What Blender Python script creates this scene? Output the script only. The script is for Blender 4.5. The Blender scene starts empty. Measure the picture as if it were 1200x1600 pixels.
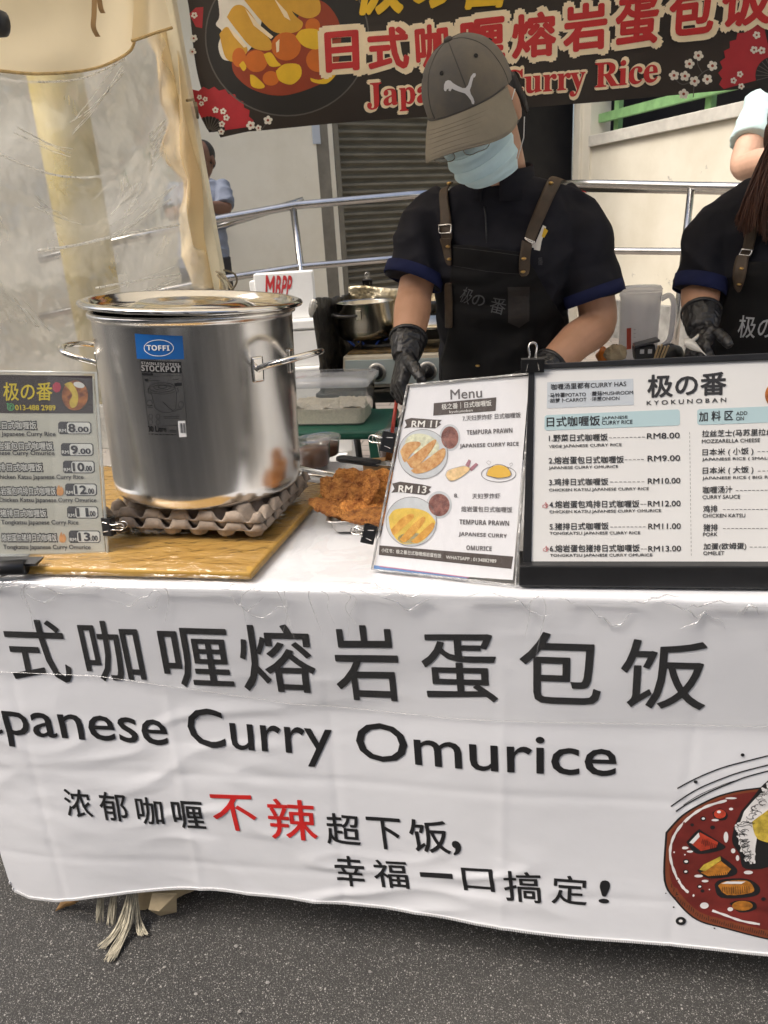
import bpy, bmesh, math, random
import numpy as np
from mathutils import Vector, Matrix, noise
from mathutils.bvhtree import BVHTree
from mathutils.geometry import tessellate_polygon
R = math.radians
random.seed(7)
sc = bpy.context.scene
COL = sc.collection
# ---------------------------------------------------------------- camera, sky, sun, exposure
CAM = Vector((0, -1.05, 1.25)); FPX = 1200.0
YAW, PITCH, ROLL = R(11), R(20.3), R(3.5)
_fh = Vector((-math.sin(YAW), math.cos(YAW), 0)); _r = Vector((math.cos(YAW), math.sin(YAW), 0)); _z = Vector((0, 0, 1))
FW = math.cos(PITCH)*_fh - math.sin(PITCH)*_z
_u = math.cos(PITCH)*_z + math.sin(PITCH)*_fh
RT = math.cos(ROLL)*_r - math.sin(ROLL)*_u
UP = math.cos(ROLL)*_u + math.sin(ROLL)*_r
cam = bpy.data.cameras.new('camera'); co = bpy.data.objects.new('camera', cam); COL.objects.link(co); sc.camera = co
cam.sensor_fit = 'HORIZONTAL'; cam.sensor_width = 36.0; cam.lens = 36.0; cam.clip_start = 0.05; cam.clip_end = 500
co.matrix_world = Matrix(((RT.x, UP.x, -FW.x, CAM.x), (RT.y, UP.y, -FW.y, CAM.y), (RT.z, UP.z, -FW.z, CAM.z), (0, 0, 0, 1)))
cam.dof.use_dof = True; cam.dof.focus_distance = 1.25; cam.dof.aperture_fstop = 22.0
w = bpy.data.worlds.new('World'); sc.world = w; w.use_nodes = True
wn = w.node_tree.nodes; sky = wn.new('ShaderNodeTexSky'); sky.sky_type = 'NISHITA'; sky.sun_disc = False
SUN_EL, SUN_AZ = R(55), R(232)
sky.sun_elevation = SUN_EL; sky.sun_rotation = SUN_AZ; sky.air_density = 1.0; sky.dust_density = 6.0; sky.ozone_density = 0.6
w.node_tree.links.new(sky.outputs[0], wn['Background'].inputs[0]); wn['Background'].inputs[1].default_value = 0.15
sl = bpy.data.lights.new('sun', 'SUN'); so = bpy.data.objects.new('sun', sl); COL.objects.link(so)
sl.energy = 1.5; sl.angle = R(25); sl.color = (1.0, 0.98, 0.945)
sd = Vector((math.sin(SUN_AZ)*math.cos(SUN_EL), math.cos(SUN_AZ)*math.cos(SUN_EL), math.sin(SUN_EL)))
so.rotation_euler = sd.to_track_quat('Z', 'Y').to_euler()
sc.view_settings.view_transform = 'Standard'; sc.view_settings.look = 'None'; sc.view_settings.gamma = 1
sc.view_settings.exposure = 0.68
sc.render.engine = 'CYCLES'; sc.cycles.use_denoising = True
sc.cycles.max_bounces = 10; sc.cycles.transparent_max_bounces = 16; sc.cycles.sample_clamp_indirect = 6
# ---------------------------------------------------------------- helpers
def ray(px, py): return FW + RT*((px-600)/FPX) + UP*((800-py)/FPX)
def aY(px, py, y): d = ray(px, py); return CAM + d*((y-CAM.y)/d.y)
def aZ(px, py, z): d = ray(px, py); return CAM + d*((z-CAM.z)/d.z)
def aD(px, py, D): return CAM + ray(px, py)*D
ORI = {}
def setp(o, label=None, cat=None, group=None, kind=None):
    if label: o['label'] = label
    if cat: o['category'] = cat
    if group: o['group'] = group
    if kind: o['kind'] = kind
    return o
def thing(name, loc, label, cat, group=None):
    o = bpy.data.objects.new(name, None); COL.objects.link(o); o.location = loc; o.empty_display_size = .05
    ORI[o.name] = Vector(loc)
    return setp(o, label, cat, group)
def link(name, me, mat=None, parent=None, smooth=False):
    """mesh in world coordinates -> ONE object; children take their thing's origin off"""
    o = bpy.data.objects.new(name, me); COL.objects.link(o)
    off = Vector((0, 0, 0))
    if parent is not None:
        off = ORI[parent.name]; o.parent = parent
        me.transform(Matrix.Translation(-off))
    ORI[o.name] = off
    if mat is not None:
        me.materials.clear(); me.materials.append(mat)
    if smooth: me.shade_smooth()
    return o
class MB:
    def __init__(s): s.v = []; s.f = []
    def add(s, vs, fs):
        b = len(s.v); s.v += [Vector(p) for p in vs]; s.f += [tuple(i+b for i in q) for q in fs]; return s
    def box(s, c, size, M=None):
        x, y, z = [k/2 for k in size]; P = [Vector((i*x, j*y, k*z)) for i in (-1, 1) for j in (-1, 1) for k in (-1, 1)]
        if M is not None: P = [M @ p for p in P]
        return s.add([Vector(c)+p for p in P], [(0, 1, 3, 2), (4, 6, 7, 5), (0, 4, 5, 1), (2, 3, 7, 6), (0, 2, 6, 4), (1, 5, 7, 3)])
    def hexa(s, b, t):
        return s.add(list(b)+list(t), [(3, 2, 1, 0), (4, 5, 6, 7)]+[(i, (i+1) % 4, (i+1) % 4+4, i+4) for i in range(4)])
    def loft(s, rings, cap=True, closed=True):
        n = len(rings[0]); vs = [p for r in rings for p in r]; fs = []
        for k in range(len(rings)-1):
            for i in range(n if closed else n-1):
                j = (i+1) % n; fs.append((k*n+i, k*n+j, (k+1)*n+j, (k+1)*n+i))
        if cap and closed:
            fs.append(tuple(range(n-1, -1, -1))); fs.append(tuple((len(rings)-1)*n+i for i in range(n)))
        return s.add(vs, fs)
    def tube(s, pts, rad, n=10, cap=True, close=False):
        pts = [Vector(p) for p in pts]; m = len(pts)
        if not hasattr(rad, '__len__'): rad = [rad]*m
        rings = []; ref = None
        for i in range(m):
            if close: t = pts[(i+1) % m]-pts[i-1]
            else: t = pts[min(i+1, m-1)]-pts[max(i-1, 0)]
            t.normalize()
            if ref is None:
                ref = t.cross(Vector((0, 0, 1)));
                if ref.length < .1: ref = t.cross(Vector((0, 1, 0)))
            ref = (ref - t*ref.dot(t)).normalized(); b = t.cross(ref)
            rings.append([pts[i]+(ref*math.cos(2*math.pi*k/n)+b*math.sin(2*math.pi*k/n))*rad[i] for k in range(n)])
        if close: rings.append(rings[0]); return s.loft(rings, cap=False)
        return s.loft(rings, cap)
    def lathe(s, prof, c=(0, 0, 0), n=48, M=None, cap=True):
        rings = [[Vector((r*math.cos(2*math.pi*k/n), r*math.sin(2*math.pi*k/n), z)) for k in range(n)] for r, z in prof]
        M = M or Matrix.Identity(3)
        return s.loft([[Vector(c)+M @ p for p in r] for r in rings], cap)
    def ell(s, c, r, M=None, nu=16, nv=10):
        rings = []
        for j in range(nv+1):
            a = math.pi*(j/nv)-math.pi/2; a = max(-1.55, min(1.55, a))
            rings.append([Vector((r[0]*math.cos(a)*math.cos(2*math.pi*i/nu), r[1]*math.cos(a)*math.sin(2*math.pi*i/nu), r[2]*math.sin(a))) for i in range(nu)])
        if M is not None: rings = [[M @ p for p in q] for q in rings]
        return s.loft([[Vector(c)+p for p in q] for q in rings])
    def grid(s, nu, nv, fn):
        vs = [fn(i/nu, j/nv) for j in range(nv+1) for i in range(nu+1)]
        fs = [(j*(nu+1)+i, j*(nu+1)+i+1, (j+1)*(nu+1)+i+1, (j+1)*(nu+1)+i) for j in range(nv) for i in range(nu)]
        return s.add(vs, fs)
    def mesh(s, name='m'):
        me = bpy.data.meshes.new(name); me.from_pydata([tuple(p) for p in s.v], [], s.f); me.update()
        bm = bmesh.new(); bm.from_mesh(me); bmesh.ops.recalc_face_normals(bm, faces=bm.faces); bm.to_mesh(me); bm.free()
        return me
    def build(s, name, mat, parent=None, smooth=False, bevel=0, solid=0):
        o = link(name, s.mesh(name), mat, parent, smooth)
        if solid:
            m = o.modifiers.new('solidify', 'SOLIDIFY'); m.thickness = solid; m.offset = 0
        if bevel:
            m = o.modifiers.new('bevel', 'BEVEL'); m.width = bevel; m.segments = 2; m.limit_method = 'ANGLE'
        return o
def evalmesh(me, mods):
    o = bpy.data.objects.new('tmp', me); COL.objects.link(o)
    for typ, kw in mods:
        m = o.modifiers.new('m', typ)
        for k, v in kw.items(): setattr(m, k, v)
    dg = bpy.context.evaluated_depsgraph_get(); dg.update()
    r = bpy.data.meshes.new_from_object(o.evaluated_get(dg)); bpy.data.objects.remove(o); return r
def fuse(mb, vox=.007, it=4):
    return evalmesh(mb.mesh(), [('REMESH', dict(mode='VOXEL', voxel_size=vox)), ('SMOOTH', dict(factor=.5, iterations=it))])
def wrinkle(me, amp, sx=(6, 6, 14), seed=0, zone=None):
    me.update(); N = [v.normal.copy() for v in me.vertices]
    for v, n in zip(me.vertices, N):
        p = v.co; q = Vector((p.x*sx[0]+seed, p.y*sx[1], p.z*sx[2]))
        q += Vector((noise.noise(p*5), noise.noise(p*5+Vector((9, 0, 0))), 0))*1.5
        a = 1-abs(noise.noise(q))*2.2
        v.co = p + n*(amp*(a-.5))*(zone(p) if zone else 1)
    return me
# ---------------------------------------------------------------- materials
MATS = {}
def M(key, col, rough=.6, metal=0, var=0, vs=8, col2=None, bump=0, bs=60, bd=.002, spec=.5, stretch=None, coat=0, aniso=0, detail=6, lo=.35, hi=.65, sheen=0):
    if key in MATS: return MATS[key]
    m = bpy.data.materials.new(key); m.use_nodes = True; nt = m.node_tree; N = nt.nodes; L = nt.links
    b = N['Principled BSDF']; b.inputs['Roughness'].default_value = rough; b.inputs['Metallic'].default_value = metal
    b.inputs['Base Color'].default_value = (*col, 1); b.inputs['Specular IOR Level'].default_value = spec
    b.inputs['Coat Weight'].default_value = coat; b.inputs['Anisotropic'].default_value = aniso
    if sheen: b.inputs['Sheen Weight'].default_value = sheen
    tc = N.new('ShaderNodeTexCoord'); src = tc.outputs['Object']
    if stretch:
        mp = N.new('ShaderNodeMapping'); mp.inputs['Scale'].default_value = stretch; L.new(src, mp.inputs[0]); src = mp.outputs[0]
    if var or col2:
        n = N.new('ShaderNodeTexNoise'); n.inputs['Scale'].default_value = vs; n.inputs['Detail'].default_value = detail; n.inputs['Roughness'].default_value = .62
        L.new(src, n.inputs['Vector']); r = N.new('ShaderNodeValToRGB'); L.new(n.outputs[0], r.inputs[0])
        r.color_ramp.elements[0].position = lo; r.color_ramp.elements[1].position = hi
        c2 = col2 or tuple(min(1, c*(1+var)) for c in col); c1 = col if col2 else tuple(c*(1-var) for c in col)
        r.color_ramp.elements[0].color = (*c1, 1); r.color_ramp.elements[1].color = (*c2, 1); L.new(r.outputs[0], b.inputs['Base Color'])
    if bump:
        n = N.new('ShaderNodeTexNoise'); n.inputs['Scale'].default_value = bs; n.inputs['Detail'].default_value = 5; L.new(src, n.inputs['Vector'])
        bp = N.new('ShaderNodeBump'); bp.inputs['Strength'].default_value = bump; bp.inputs['Distance'].default_value = bd
        L.new(n.outputs[0], bp.inputs['Height']); L.new(bp.outputs[0], b.inputs['Normal'])
    MATS[key] = m; return m
def flat(key, col, rough=.55): return M(key, col, rough, var=.06, vs=30)
def clear(key, tint=(1, 1, 1), haze=.1, hazecol=(.8, .8, .78), gloss=.12, rough=.08, bump=.6, bs=14, bd=.02, stretch=None, fres=1.45):
    """clear film: transparent + a little diffuse haze + glossy by Fresnel, crumpled by bump"""
    m = bpy.data.materials.new(key); m.use_nodes = True; nt = m.node_tree; N = nt.nodes; L = nt.links
    N.remove(N['Principled BSDF']); out = N['Material Output']
    tc = N.new('ShaderNodeTexCoord'); src = tc.outputs['Object']
    if stretch:
        mp = N.new('ShaderNodeMapping'); mp.inputs['Scale'].default_value = stretch; L.new(src, mp.inputs[0]); src = mp.outputs[0]
    n = N.new('ShaderNodeTexNoise'); n.inputs['Scale'].default_value = bs; n.inputs['Detail'].default_value = 2.5; n.inputs['Distortion'].default_value = .15; L.new(src, n.inputs['Vector'])
    bp = N.new('ShaderNodeBump'); bp.inputs['Strength'].default_value = bump; bp.inputs['Distance'].default_value = bd; L.new(n.outputs[0], bp.inputs['Height'])
    t = N.new('ShaderNodeBsdfTransparent'); t.inputs[0].default_value = (*tint, 1)
    d = N.new('ShaderNodeBsdfDiffuse'); d.inputs[0].default_value = (*hazecol, 1); L.new(bp.outputs[0], d.inputs['Normal'])
    tl = N.new('ShaderNodeBsdfTranslucent'); tl.inputs[0].default_value = (*hazecol, 1); L.new(bp.outputs[0], tl.inputs['Normal'])
    dm = N.new('ShaderNodeMixShader'); L.new(d.outputs[0], dm.inputs[1]); L.new(tl.outputs[0], dm.inputs[2])
    g = N.new('ShaderNodeBsdfGlossy'); g.inputs['Roughness'].default_value = rough; L.new(bp.outputs[0], g.inputs['Normal'])
    fr = N.new('ShaderNodeFresnel'); L.new(bp.outputs[0], fr.inputs['Normal'])
    ge = N.new('ShaderNodeNewGeometry'); io = N.new('ShaderNodeMapRange'); io.inputs['To Min'].default_value = fres; io.inputs['To Max'].default_value = 1/fres
    L.new(ge.outputs['Backfacing'], io.inputs[0]); L.new(io.outputs[0], fr.inputs[0])
    ma = N.new('ShaderNodeMath'); ma.operation = 'ADD'; ma.inputs[1].default_value = gloss; L.new(fr.outputs[0], ma.inputs[0]); ma.use_clamp = True
    n2 = N.new('ShaderNodeTexNoise'); n2.inputs['Scale'].default_value = bs*.7; n2.inputs['Detail'].default_value = 6; L.new(src, n2.inputs['Vector'])
    mr = N.new('ShaderNodeMapRange'); mr.inputs['From Min'].default_value = .3; mr.inputs['From Max'].default_value = .72
    mr.inputs['To Min'].default_value = haze*.8; mr.inputs['To Max'].default_value = haze*1.25; L.new(n2.outputs[0], mr.inputs[0])
    m1 = N.new('ShaderNodeMixShader'); L.new(mr.outputs[0], m1.inputs[0]); L.new(t.outputs[0], m1.inputs[1]); L.new(dm.outputs[0], m1.inputs[2])
    m2 = N.new('ShaderNodeMixShader'); L.new(ma.outputs[0], m2.inputs[0]); L.new(m1.outputs[0], m2.inputs[1]); L.new(g.outputs[0], m2.inputs[2])
    L.new(m2.outputs[0], out.inputs[0]); return m
def fabric_translucent(key, col, trans=.5, var=.06, bump=.3, bs=25):
    m = M(key, col, .8, var=var, vs=5, bump=bump, bs=bs, bd=.004)
    nt = m.node_tree; N = nt.nodes; L = nt.links; b = N['Principled BSDF']; out = N['Material Output']
    tl = N.new('ShaderNodeBsdfTranslucent'); tl.inputs[0].default_value = (*col, 1)
    mx = N.new('ShaderNodeMixShader'); mx.inputs[0].default_value = trans
    L.new(b.outputs[0], mx.inputs[1]); L.new(tl.outputs[0], mx.inputs[2]); L.new(mx.outputs[0], out.inputs[0]); return m
# ---------------------------------------------------------------- printed marks: local surface coordinates (u, v) -> 3-D
_T = {}
def textgeo(s, bold=0, shear=0):
    k = (s, shear)
    if k not in _T:
        c = bpy.data.curves.new('t', 'FONT'); c.body = s; c.size = 1; c.resolution_u = 3; c.shear = shear
        o = bpy.data.objects.new('t', c); COL.objects.link(o)
        dg = bpy.context.evaluated_depsgraph_get(); me = bpy.data.meshes.new_from_object(o.evaluated_get(dg))
        bpy.data.objects.remove(o); bpy.data.curves.remove(c)
        _T[k] = ([(v.co.x, v.co.y) for v in me.vertices], [tuple(p.vertices) for p in me.polygons]); bpy.data.meshes.remove(me)
    V, Fs = _T[k]
    lay = [(0, 0)] if not bold else [(0, 0)]+[(bold*math.cos(a*math.pi/4), bold*math.sin(a*math.pi/4)) for a in range(8)]
    return V, Fs, lay
class Plane:
    def __init__(s, o, u, v):
        s.o = Vector(o); s.u = Vector(u).normalized(); v = Vector(v); s.v = (v-s.u*v.dot(s.u)).normalized(); s.n = s.u.cross(s.v)
        if s.n.dot(CAM-s.o) < 0: s.n = -s.n
        s.tf = None
    def uv(s, px, py):
        if s.tf: px, py = s.tf(px, py)
        d = ray(px, py); t = (s.o-CAM).dot(s.n)/d.dot(s.n); p = CAM+d*t-s.o
        return p.dot(s.u), p.dot(s.v)
    def P(s, u, v, off=0): return s.o+s.u*u+s.v*v+s.n*off
class Print:
    """collects flat printed shapes of one colour on one surface, builds ONE mesh"""
    def __init__(s, surf, sub=0): s.s = surf; s.V = []; s.F = []; s.sub = sub
    def tri2(s, V2, Fs, off):
        if s.sub:
            bm = bmesh.new(); vs = [bm.verts.new((x, y, 0)) for x, y in V2]
            for f in Fs:
                try: bm.faces.new([vs[i] for i in f])
                except ValueError: pass
            xs = [p[0] for p in V2]; ys = [p[1] for p in V2]
            for ax, lo, hi in ((0, min(xs), max(xs)), (1, min(ys), max(ys))):
                k = math.floor(lo/s.sub)+1
                while k*s.sub < hi:
                    n = (1, 0, 0) if ax == 0 else (0, 1, 0); c = (k*s.sub, 0, 0) if ax == 0 else (0, k*s.sub, 0)
                    bmesh.ops.bisect_plane(bm, geom=bm.verts[:]+bm.edges[:]+bm.faces[:], plane_co=c, plane_no=n, dist=1e-7); k += 1
            bm.verts.index_update(); V2 = [(v.co.x, v.co.y) for v in bm.verts]; Fs = [[v.index for v in f.verts] for f in bm.faces]; bm.free()
        b = len(s.V); s.V += [s.s.P(x, y, off) for x, y in V2]; s.F += [tuple(i+b for i in f) for f in Fs]
    def text(s, t, p0, p1, h, bold=0, off=.0006, shear=0):
        """bbox of the text mapped on bottom-left p0, bottom-right p1 and height h, all picture px measured on the photo"""
        V, Fs, lay = textgeo(t, bold, shear)
        x0 = min(p[0] for p in V); x1 = max(p[0] for p in V); y0 = min(p[1] for p in V); y1 = max(p[1] for p in V)
        a = Vector(s.s.uv(*p0)); b = Vector(s.s.uv(*p1)); m0 = ((p0[0]+p1[0])/2, (p0[1]+p1[1])/2)
        hh = (Vector(s.s.uv(m0[0], m0[1]-h))-Vector(s.s.uv(*m0))).length
        e = (b-a); nrm = Vector((-e.y, e.x)).normalized()*hh
        if nrm.y < 0: nrm = -nrm
        for k, (dx, dy) in enumerate(lay):
            q = [a+e*((x+dx-x0)/(x1-x0))+nrm*((y+dy-y0)/(y1-y0)) for x, y in V]
            s.tri2([(p.x, p.y) for p in q], Fs, off+k*.00003)
        return s
    def poly(s, pts, off=.0004):
        q = [s.s.uv(*p) for p in pts]
        return s.polyuv(q, off)
    def polyuv(s, q, off=.0004):
        tr = tessellate_polygon([[Vector((x, y, 0)) for x, y in q]]); s.tri2(q, [tuple(t) for t in tr], off); return s
    def ell(s, c, rx, ry=None, off=.0004, n=40, rot=0, a0=0, a1=360):
        ry = ry or rx; P = []
        for k in range(n+(0 if a1-a0 >= 360 else 1)):
            a = R(a0+(a1-a0)*k/n); x, y = rx*math.cos(a), ry*math.sin(a)
            P.append((c[0]+x*math.cos(R(rot))-y*math.sin(R(rot)), c[1]+x*math.sin(R(rot))+y*math.cos(R(rot))))
        return s.poly(P, off)
    def ring(s, c, rx, ry, wd, off=.0005, n=40, rot=0):
        pts = []
        for k in range(n+1):
            a = 2*math.pi*k/n; x, y = rx*math.cos(a), ry*math.sin(a)
            pts.append((c[0]+x*math.cos(R(rot))-y*math.sin(R(rot)), c[1]+x*math.sin(R(rot))+y*math.cos(R(rot))))
        return s.line(pts, wd, off)
    def line(s, pts, wd, off=.0005):
        """stroke with mitred quads; wd in px, or a list"""
        n = len(pts); ws = wd if hasattr(wd, '__len__') else [wd]*n; L_ = []; R_ = []
        cl = pts[0] == pts[-1]
        for i in range(n):
            a = pts[i-1] if i else (pts[-2] if cl else pts[0]); b = pts[i+1] if i < n-1 else (pts[1] if cl else pts[-1])
            dx, dy = b[0]-a[0], b[1]-a[1]; l = math.hypot(dx, dy) or 1; nx, ny = -dy/l*ws[i]/2, dx/l*ws[i]/2
            L_.append((pts[i][0]+nx, pts[i][1]+ny)); R_.append((pts[i][0]-nx, pts[i][1]-ny))
        V2 = [s.s.uv(*p) for p in L_+R_]; s.tri2(V2, [(i, i+1, n+i+1, n+i) for i in range(n-1)], off); return s
    def build(s, name, mat, parent):
        me = bpy.data.meshes.new(name); me.from_pydata([tuple(p) for p in s.V], [], s.F); me.update()
        return link(name, me, mat, parent)
def smoothcurve(pts, n=8):
    out = []
    for i in range(len(pts)-1):
        p0 = pts[max(i-1, 0)]; p1 = pts[i]; p2 = pts[i+1]; p3 = pts[min(i+2, len(pts)-1)]
        for k in range(n):
            t = k/n
            out.append(tuple(.5*((2*p1[j])+(-p0[j]+p2[j])*t+(2*p0[j]-5*p1[j]+4*p2[j]-p3[j])*t*t+(-p0[j]+3*p1[j]-3*p2[j]+p3[j])*t**3) for j in range(len(p1))))
    out.append(tuple(pts[-1])); return out
def interp(xs, ys, x): return float(np.interp(x, xs, ys))
# ================================================================ SETTING
# ---- ground
def asphalt():
    m = M('asphalt', (.055, .053, .05), .85, bump=.9, bs=260, bd=.004); nt = m.node_tree; N = nt.nodes; L = nt.links; b = N['Principled BSDF']
    tc = N.new('ShaderNodeTexCoord')
    big = N.new('ShaderNodeTexNoise'); big.inputs['Scale'].default_value = 1.3; big.inputs['Detail'].default_value = 6; L.new(tc.outputs['Object'], big.inputs['Vector'])
    r0 = N.new('ShaderNodeValToRGB'); r0.color_ramp.elements[0].color = (.026, .025, .0235, 1); r0.color_ramp.elements[1].color = (.062, .059, .054, 1)
    r0.color_ramp.elements[0].position = .3; r0.color_ramp.elements[1].position = .75; L.new(big.outputs[0], r0.inputs[0])
    prev = r0.outputs[0]
    for sc_, th, c in ((620, .70, (.17, .165, .15, 1)), (400, .84, (.27, .26, .24, 1)), (900, .55, (.018, .018, .017, 1)), (230, .975, (.27, .26, .24, 1))):
        v = N.new('ShaderNodeTexVoronoi'); v.inputs['Scale'].default_value = sc_; L.new(tc.outputs['Object'], v.inputs['Vector'])
        rr = N.new('ShaderNodeSeparateColor'); L.new(v.outputs['Color'], rr.inputs[0])
        a = N.new('ShaderNodeMath'); a.operation = 'GREATER_THAN'; a.inputs[1].default_value = th; L.new(rr.outputs[0], a.inputs[0])
        d = N.new('ShaderNodeMath'); d.operation = 'LESS_THAN'; d.inputs[1].default_value = .42; L.new(v.outputs['Distance'], d.inputs[0])
        k = N.new('ShaderNodeMath'); k.operation = 'MULTIPLY'; L.new(a.outputs[0], k.inputs[0]); L.new(d.outputs[0], k.inputs[1])
        mx = N.new('ShaderNodeMix'); mx.data_type = 'RGBA'; L.new(k.outputs[0], mx.inputs[0]); L.new(prev, mx.inputs[6]); mx.inputs[7].default_value = c; prev = mx.outputs[2]
    L.new(prev, b.inputs['Base Color']); return m
g = MB(); g.add([(-90, -90, 0), (90, -90, 0), (90, 90, 0), (-90, 90, 0)], [(0, 1, 2, 3)]); setp(g.build('road', asphalt()), kind='structure')
def paver_mat():
    m = M('pavers', (.3, .25, .2), .8); nt = m.node_tree; N = nt.nodes; L = nt.links; b = N['Principled BSDF']
    tc = N.new('ShaderNodeTexCoord'); br = N.new('ShaderNodeTexBrick'); L.new(tc.outputs['Object'], br.inputs['Vector'])
    br.inputs['Scale'].default_value = 1; br.inputs['Brick Width'].default_value = .2; br.inputs['Row Height'].default_value = .1; br.inputs['Mortar Size'].default_value = .005
    br.inputs['Color1'].default_value = (.30, .255, .215, 1); br.inputs['Color2'].default_value = (.24, .215, .19, 1); br.inputs['Mortar'].default_value = (.1, .09, .08, 1)
    L.new(br.outputs[0], b.inputs['Base Color']); return m
g = MB(); g.box((0, 7.1, .06), (24, 10, .12)); setp(g.build('pavement', paver_mat(), bevel=.01), kind='structure')
g = MB(); g.box((1.6, 2.9, .21), (1.8, .9, .18)); setp(g.build('step', M('concrete', (.36, .35, .32), .9, var=.3, vs=5, bump=.4, bs=40), bevel=.01), kind='structure')
g = MB(); g.hexa([(-4.4, 3.3, .12), (-1.0, 4.3, .12), (-1.5, 5.6, .12), (-4.6, 3.6, .12)], [(-4.4, 3.3, .2), (-1.0, 4.3, .22), (-1.5, 5.6, .22), (-4.6, 3.6, .2)])
setp(g.build('walkway', MATS['concrete']), kind='structure')

# ---- the building behind: two walls meeting in an inner corner
WHITE = M('painted_wall', (.64, .595, .475), .75, col2=(.74, .70, .585), vs=1.7, bump=.25, bs=30, bd=.003, lo=.3, hi=.6)
# scuffs and flaked paint of their own shape
def scuff(m):
    nt = m.node_tree; N = nt.nodes; L = nt.links; b = N['Principled BSDF']; old = b.inputs['Base Color'].links[0].from_socket
    tc = N.new('ShaderNodeTexCoord'); n = N.new('ShaderNodeTexNoise'); n.inputs['Scale'].default_value = 5; n.inputs['Detail'].default_value = 9; n.inputs['Roughness'].default_value = .72; L.new(tc.outputs['Object'], n.inputs['Vector'])
    r = N.new('ShaderNodeValToRGB'); r.color_ramp.elements[0].position = .645; r.color_ramp.elements[1].position = .69; L.new(n.outputs[0], r.inputs[0])
    mx = N.new('ShaderNodeMix'); mx.data_type = 'RGBA'; L.new(r.outputs[0], mx.inputs[0]); L.new(old, mx.inputs[6]); mx.inputs[7].default_value = (.36, .34, .30, 1); L.new(mx.outputs[2], b.inputs['Base Color'])
scuff(WHITE)
bld = thing('building', (0.52, 7.5, 0), 'cream painted building with a dark roller shutter and a railed opening behind the stall', 'building')
A0 = Vector((-5.5, 1.93, 0)); CN = Vector((.53, 7.5, 0)); dL = (CN-A0).normalized(); nL = Vector((dL.y, -dL.x, 0))   # left wall; nL towards the street
B1 = Vector((3.2, 2.5, 0)); dR = (B1-CN).normalized(); nR = Vector((-dR.y, dR.x, 0)); nR = nR if nR.y < 0 else -nR
def hitL(px, py=300):
    d = ray(px, py); p = CAM; den = d.x*nL.x+d.y*nL.y; t = ((A0-p).x*nL.x+(A0-p).y*nL.y)/den; q = p+d*t; return (q-A0).x*dL.x+(q-A0).y*dL.y, q.z
def hitR(px, py=300):
    d = ray(px, py); p = CAM; t = ((CN-p).x*nR.x+(CN-p).y*nR.y)/(d.x*nR.x+d.y*nR.y); q = p+d*t; return (q-CN).x*dR.x+(q-CN).y*dR.y, q.z
def slab(mb, o, d, n, s0, s1, z0, z1, n0, n1):
    P = lambda s_, k, z: o+d*s_+n*k+Vector((0, 0, z))
    mb.hexa([P(s0, n0, z0), P(s1, n0, z0), P(s1, n1, z0), P(s0, n1, z0)], [P(s0, n0, z1), P(s1, n0, z1), P(s1, n1, z1), P(s0, n1, z1)])
sJ0 = hitL(500)[0]; sJ1 = hitL(521)[0]; sJ2 = hitL(532)[0]; sD = hitL(742)[0]; sE = (CN-A0).length
mb = MB(); slab(mb, A0, dL, nL, 0, sJ0, 0, 4.2, 0, -.25); mb.build('wall', WHITE, bld)
mb = MB(); slab(mb, A0, dL, nL, sJ0+.002, sE+.2, 2.75, 4.2, -.01, -.25); mb.build('wall', WHITE, bld)
mb = MB(); slab(mb, A0, dL, nL, sJ0+.002, sJ1, 0, 2.748, -.02, -.2); mb.build('door_jamb', M('jamb_grey', (.17, .155, .125), .6, var=.2, vs=6), bld)
mb = MB(); slab(mb, A0, dL, nL, sJ1+.002, sJ1+.05, 0, 2.748, -.03, -.2); mb.build('door_jamb', WHITE, bld)
mb = MB(); slab(mb, A0, dL, nL, sJ1+.052, sJ2+.03, 0, 2.748, -.02, -.2); mb.build('guide_rail', M('guide', (.13, .12, .095), .5, var=.15, vs=8), bld)
# roller shutter: slats in relief
mb = MB(); rows = []; z = .0
while z < 2.72:
    for dz, dn in ((0, -.16), (.012, -.155), (.03, -.128), (.046, -.128), (.056, -.15)):
        if z+dz < 2.745: rows.append((z+dz, dn))
    z += .058
def shut(s0, s1): 
    vs = [A0+dL*s_+nL*k+Vector((0, 0, z)) for z, k in rows for s_ in (s0, s1)]
    MBs = MB(); MBs.add(vs, [(2*i, 2*i+1, 2*i+3, 2*i+2) for i in range(len(rows)-1)]); return MBs
shut(sJ2+.03, sD).build('roller_shutter', M('shutter', (.135, .125, .098), .55, var=.25, vs=3, stretch=(1, 1, 3)), bld)
mb = MB(); slab(mb, A0, dL, nL, sD+.002, sD+.09, 0, 2.748, -.05, -.2); mb.build('guide_rail', MATS['guide'], bld)
DARK = M('dark_interior', (.014, .012, .011), .8, var=.3, vs=4)  # near-black stands in for the shade of unlit rooms
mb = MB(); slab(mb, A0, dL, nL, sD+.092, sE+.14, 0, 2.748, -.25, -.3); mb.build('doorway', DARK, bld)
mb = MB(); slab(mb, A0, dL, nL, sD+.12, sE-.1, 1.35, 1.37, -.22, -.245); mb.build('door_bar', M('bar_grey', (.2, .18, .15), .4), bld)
mb = MB(); s_, z_ = hitL(347, 357); mb.ell(A0+dL*s_+Vector((0, 0, z_))+nL*.02, (.025, .025, .03)); mb.build('door_knob', M('worn_steel', (.3, .28, .25), .4, metal=.8), bld, True)
mb = MB(); s0_, z0_ = hitL(494, 212); slab(mb, A0, dL, nL, s0_-.035, s0_+.03, z0_-.06, z0_+.08, .002, .012); mb.build('wall_plate', M('plate_blue', (.42, .46, .52), .4), bld)
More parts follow.
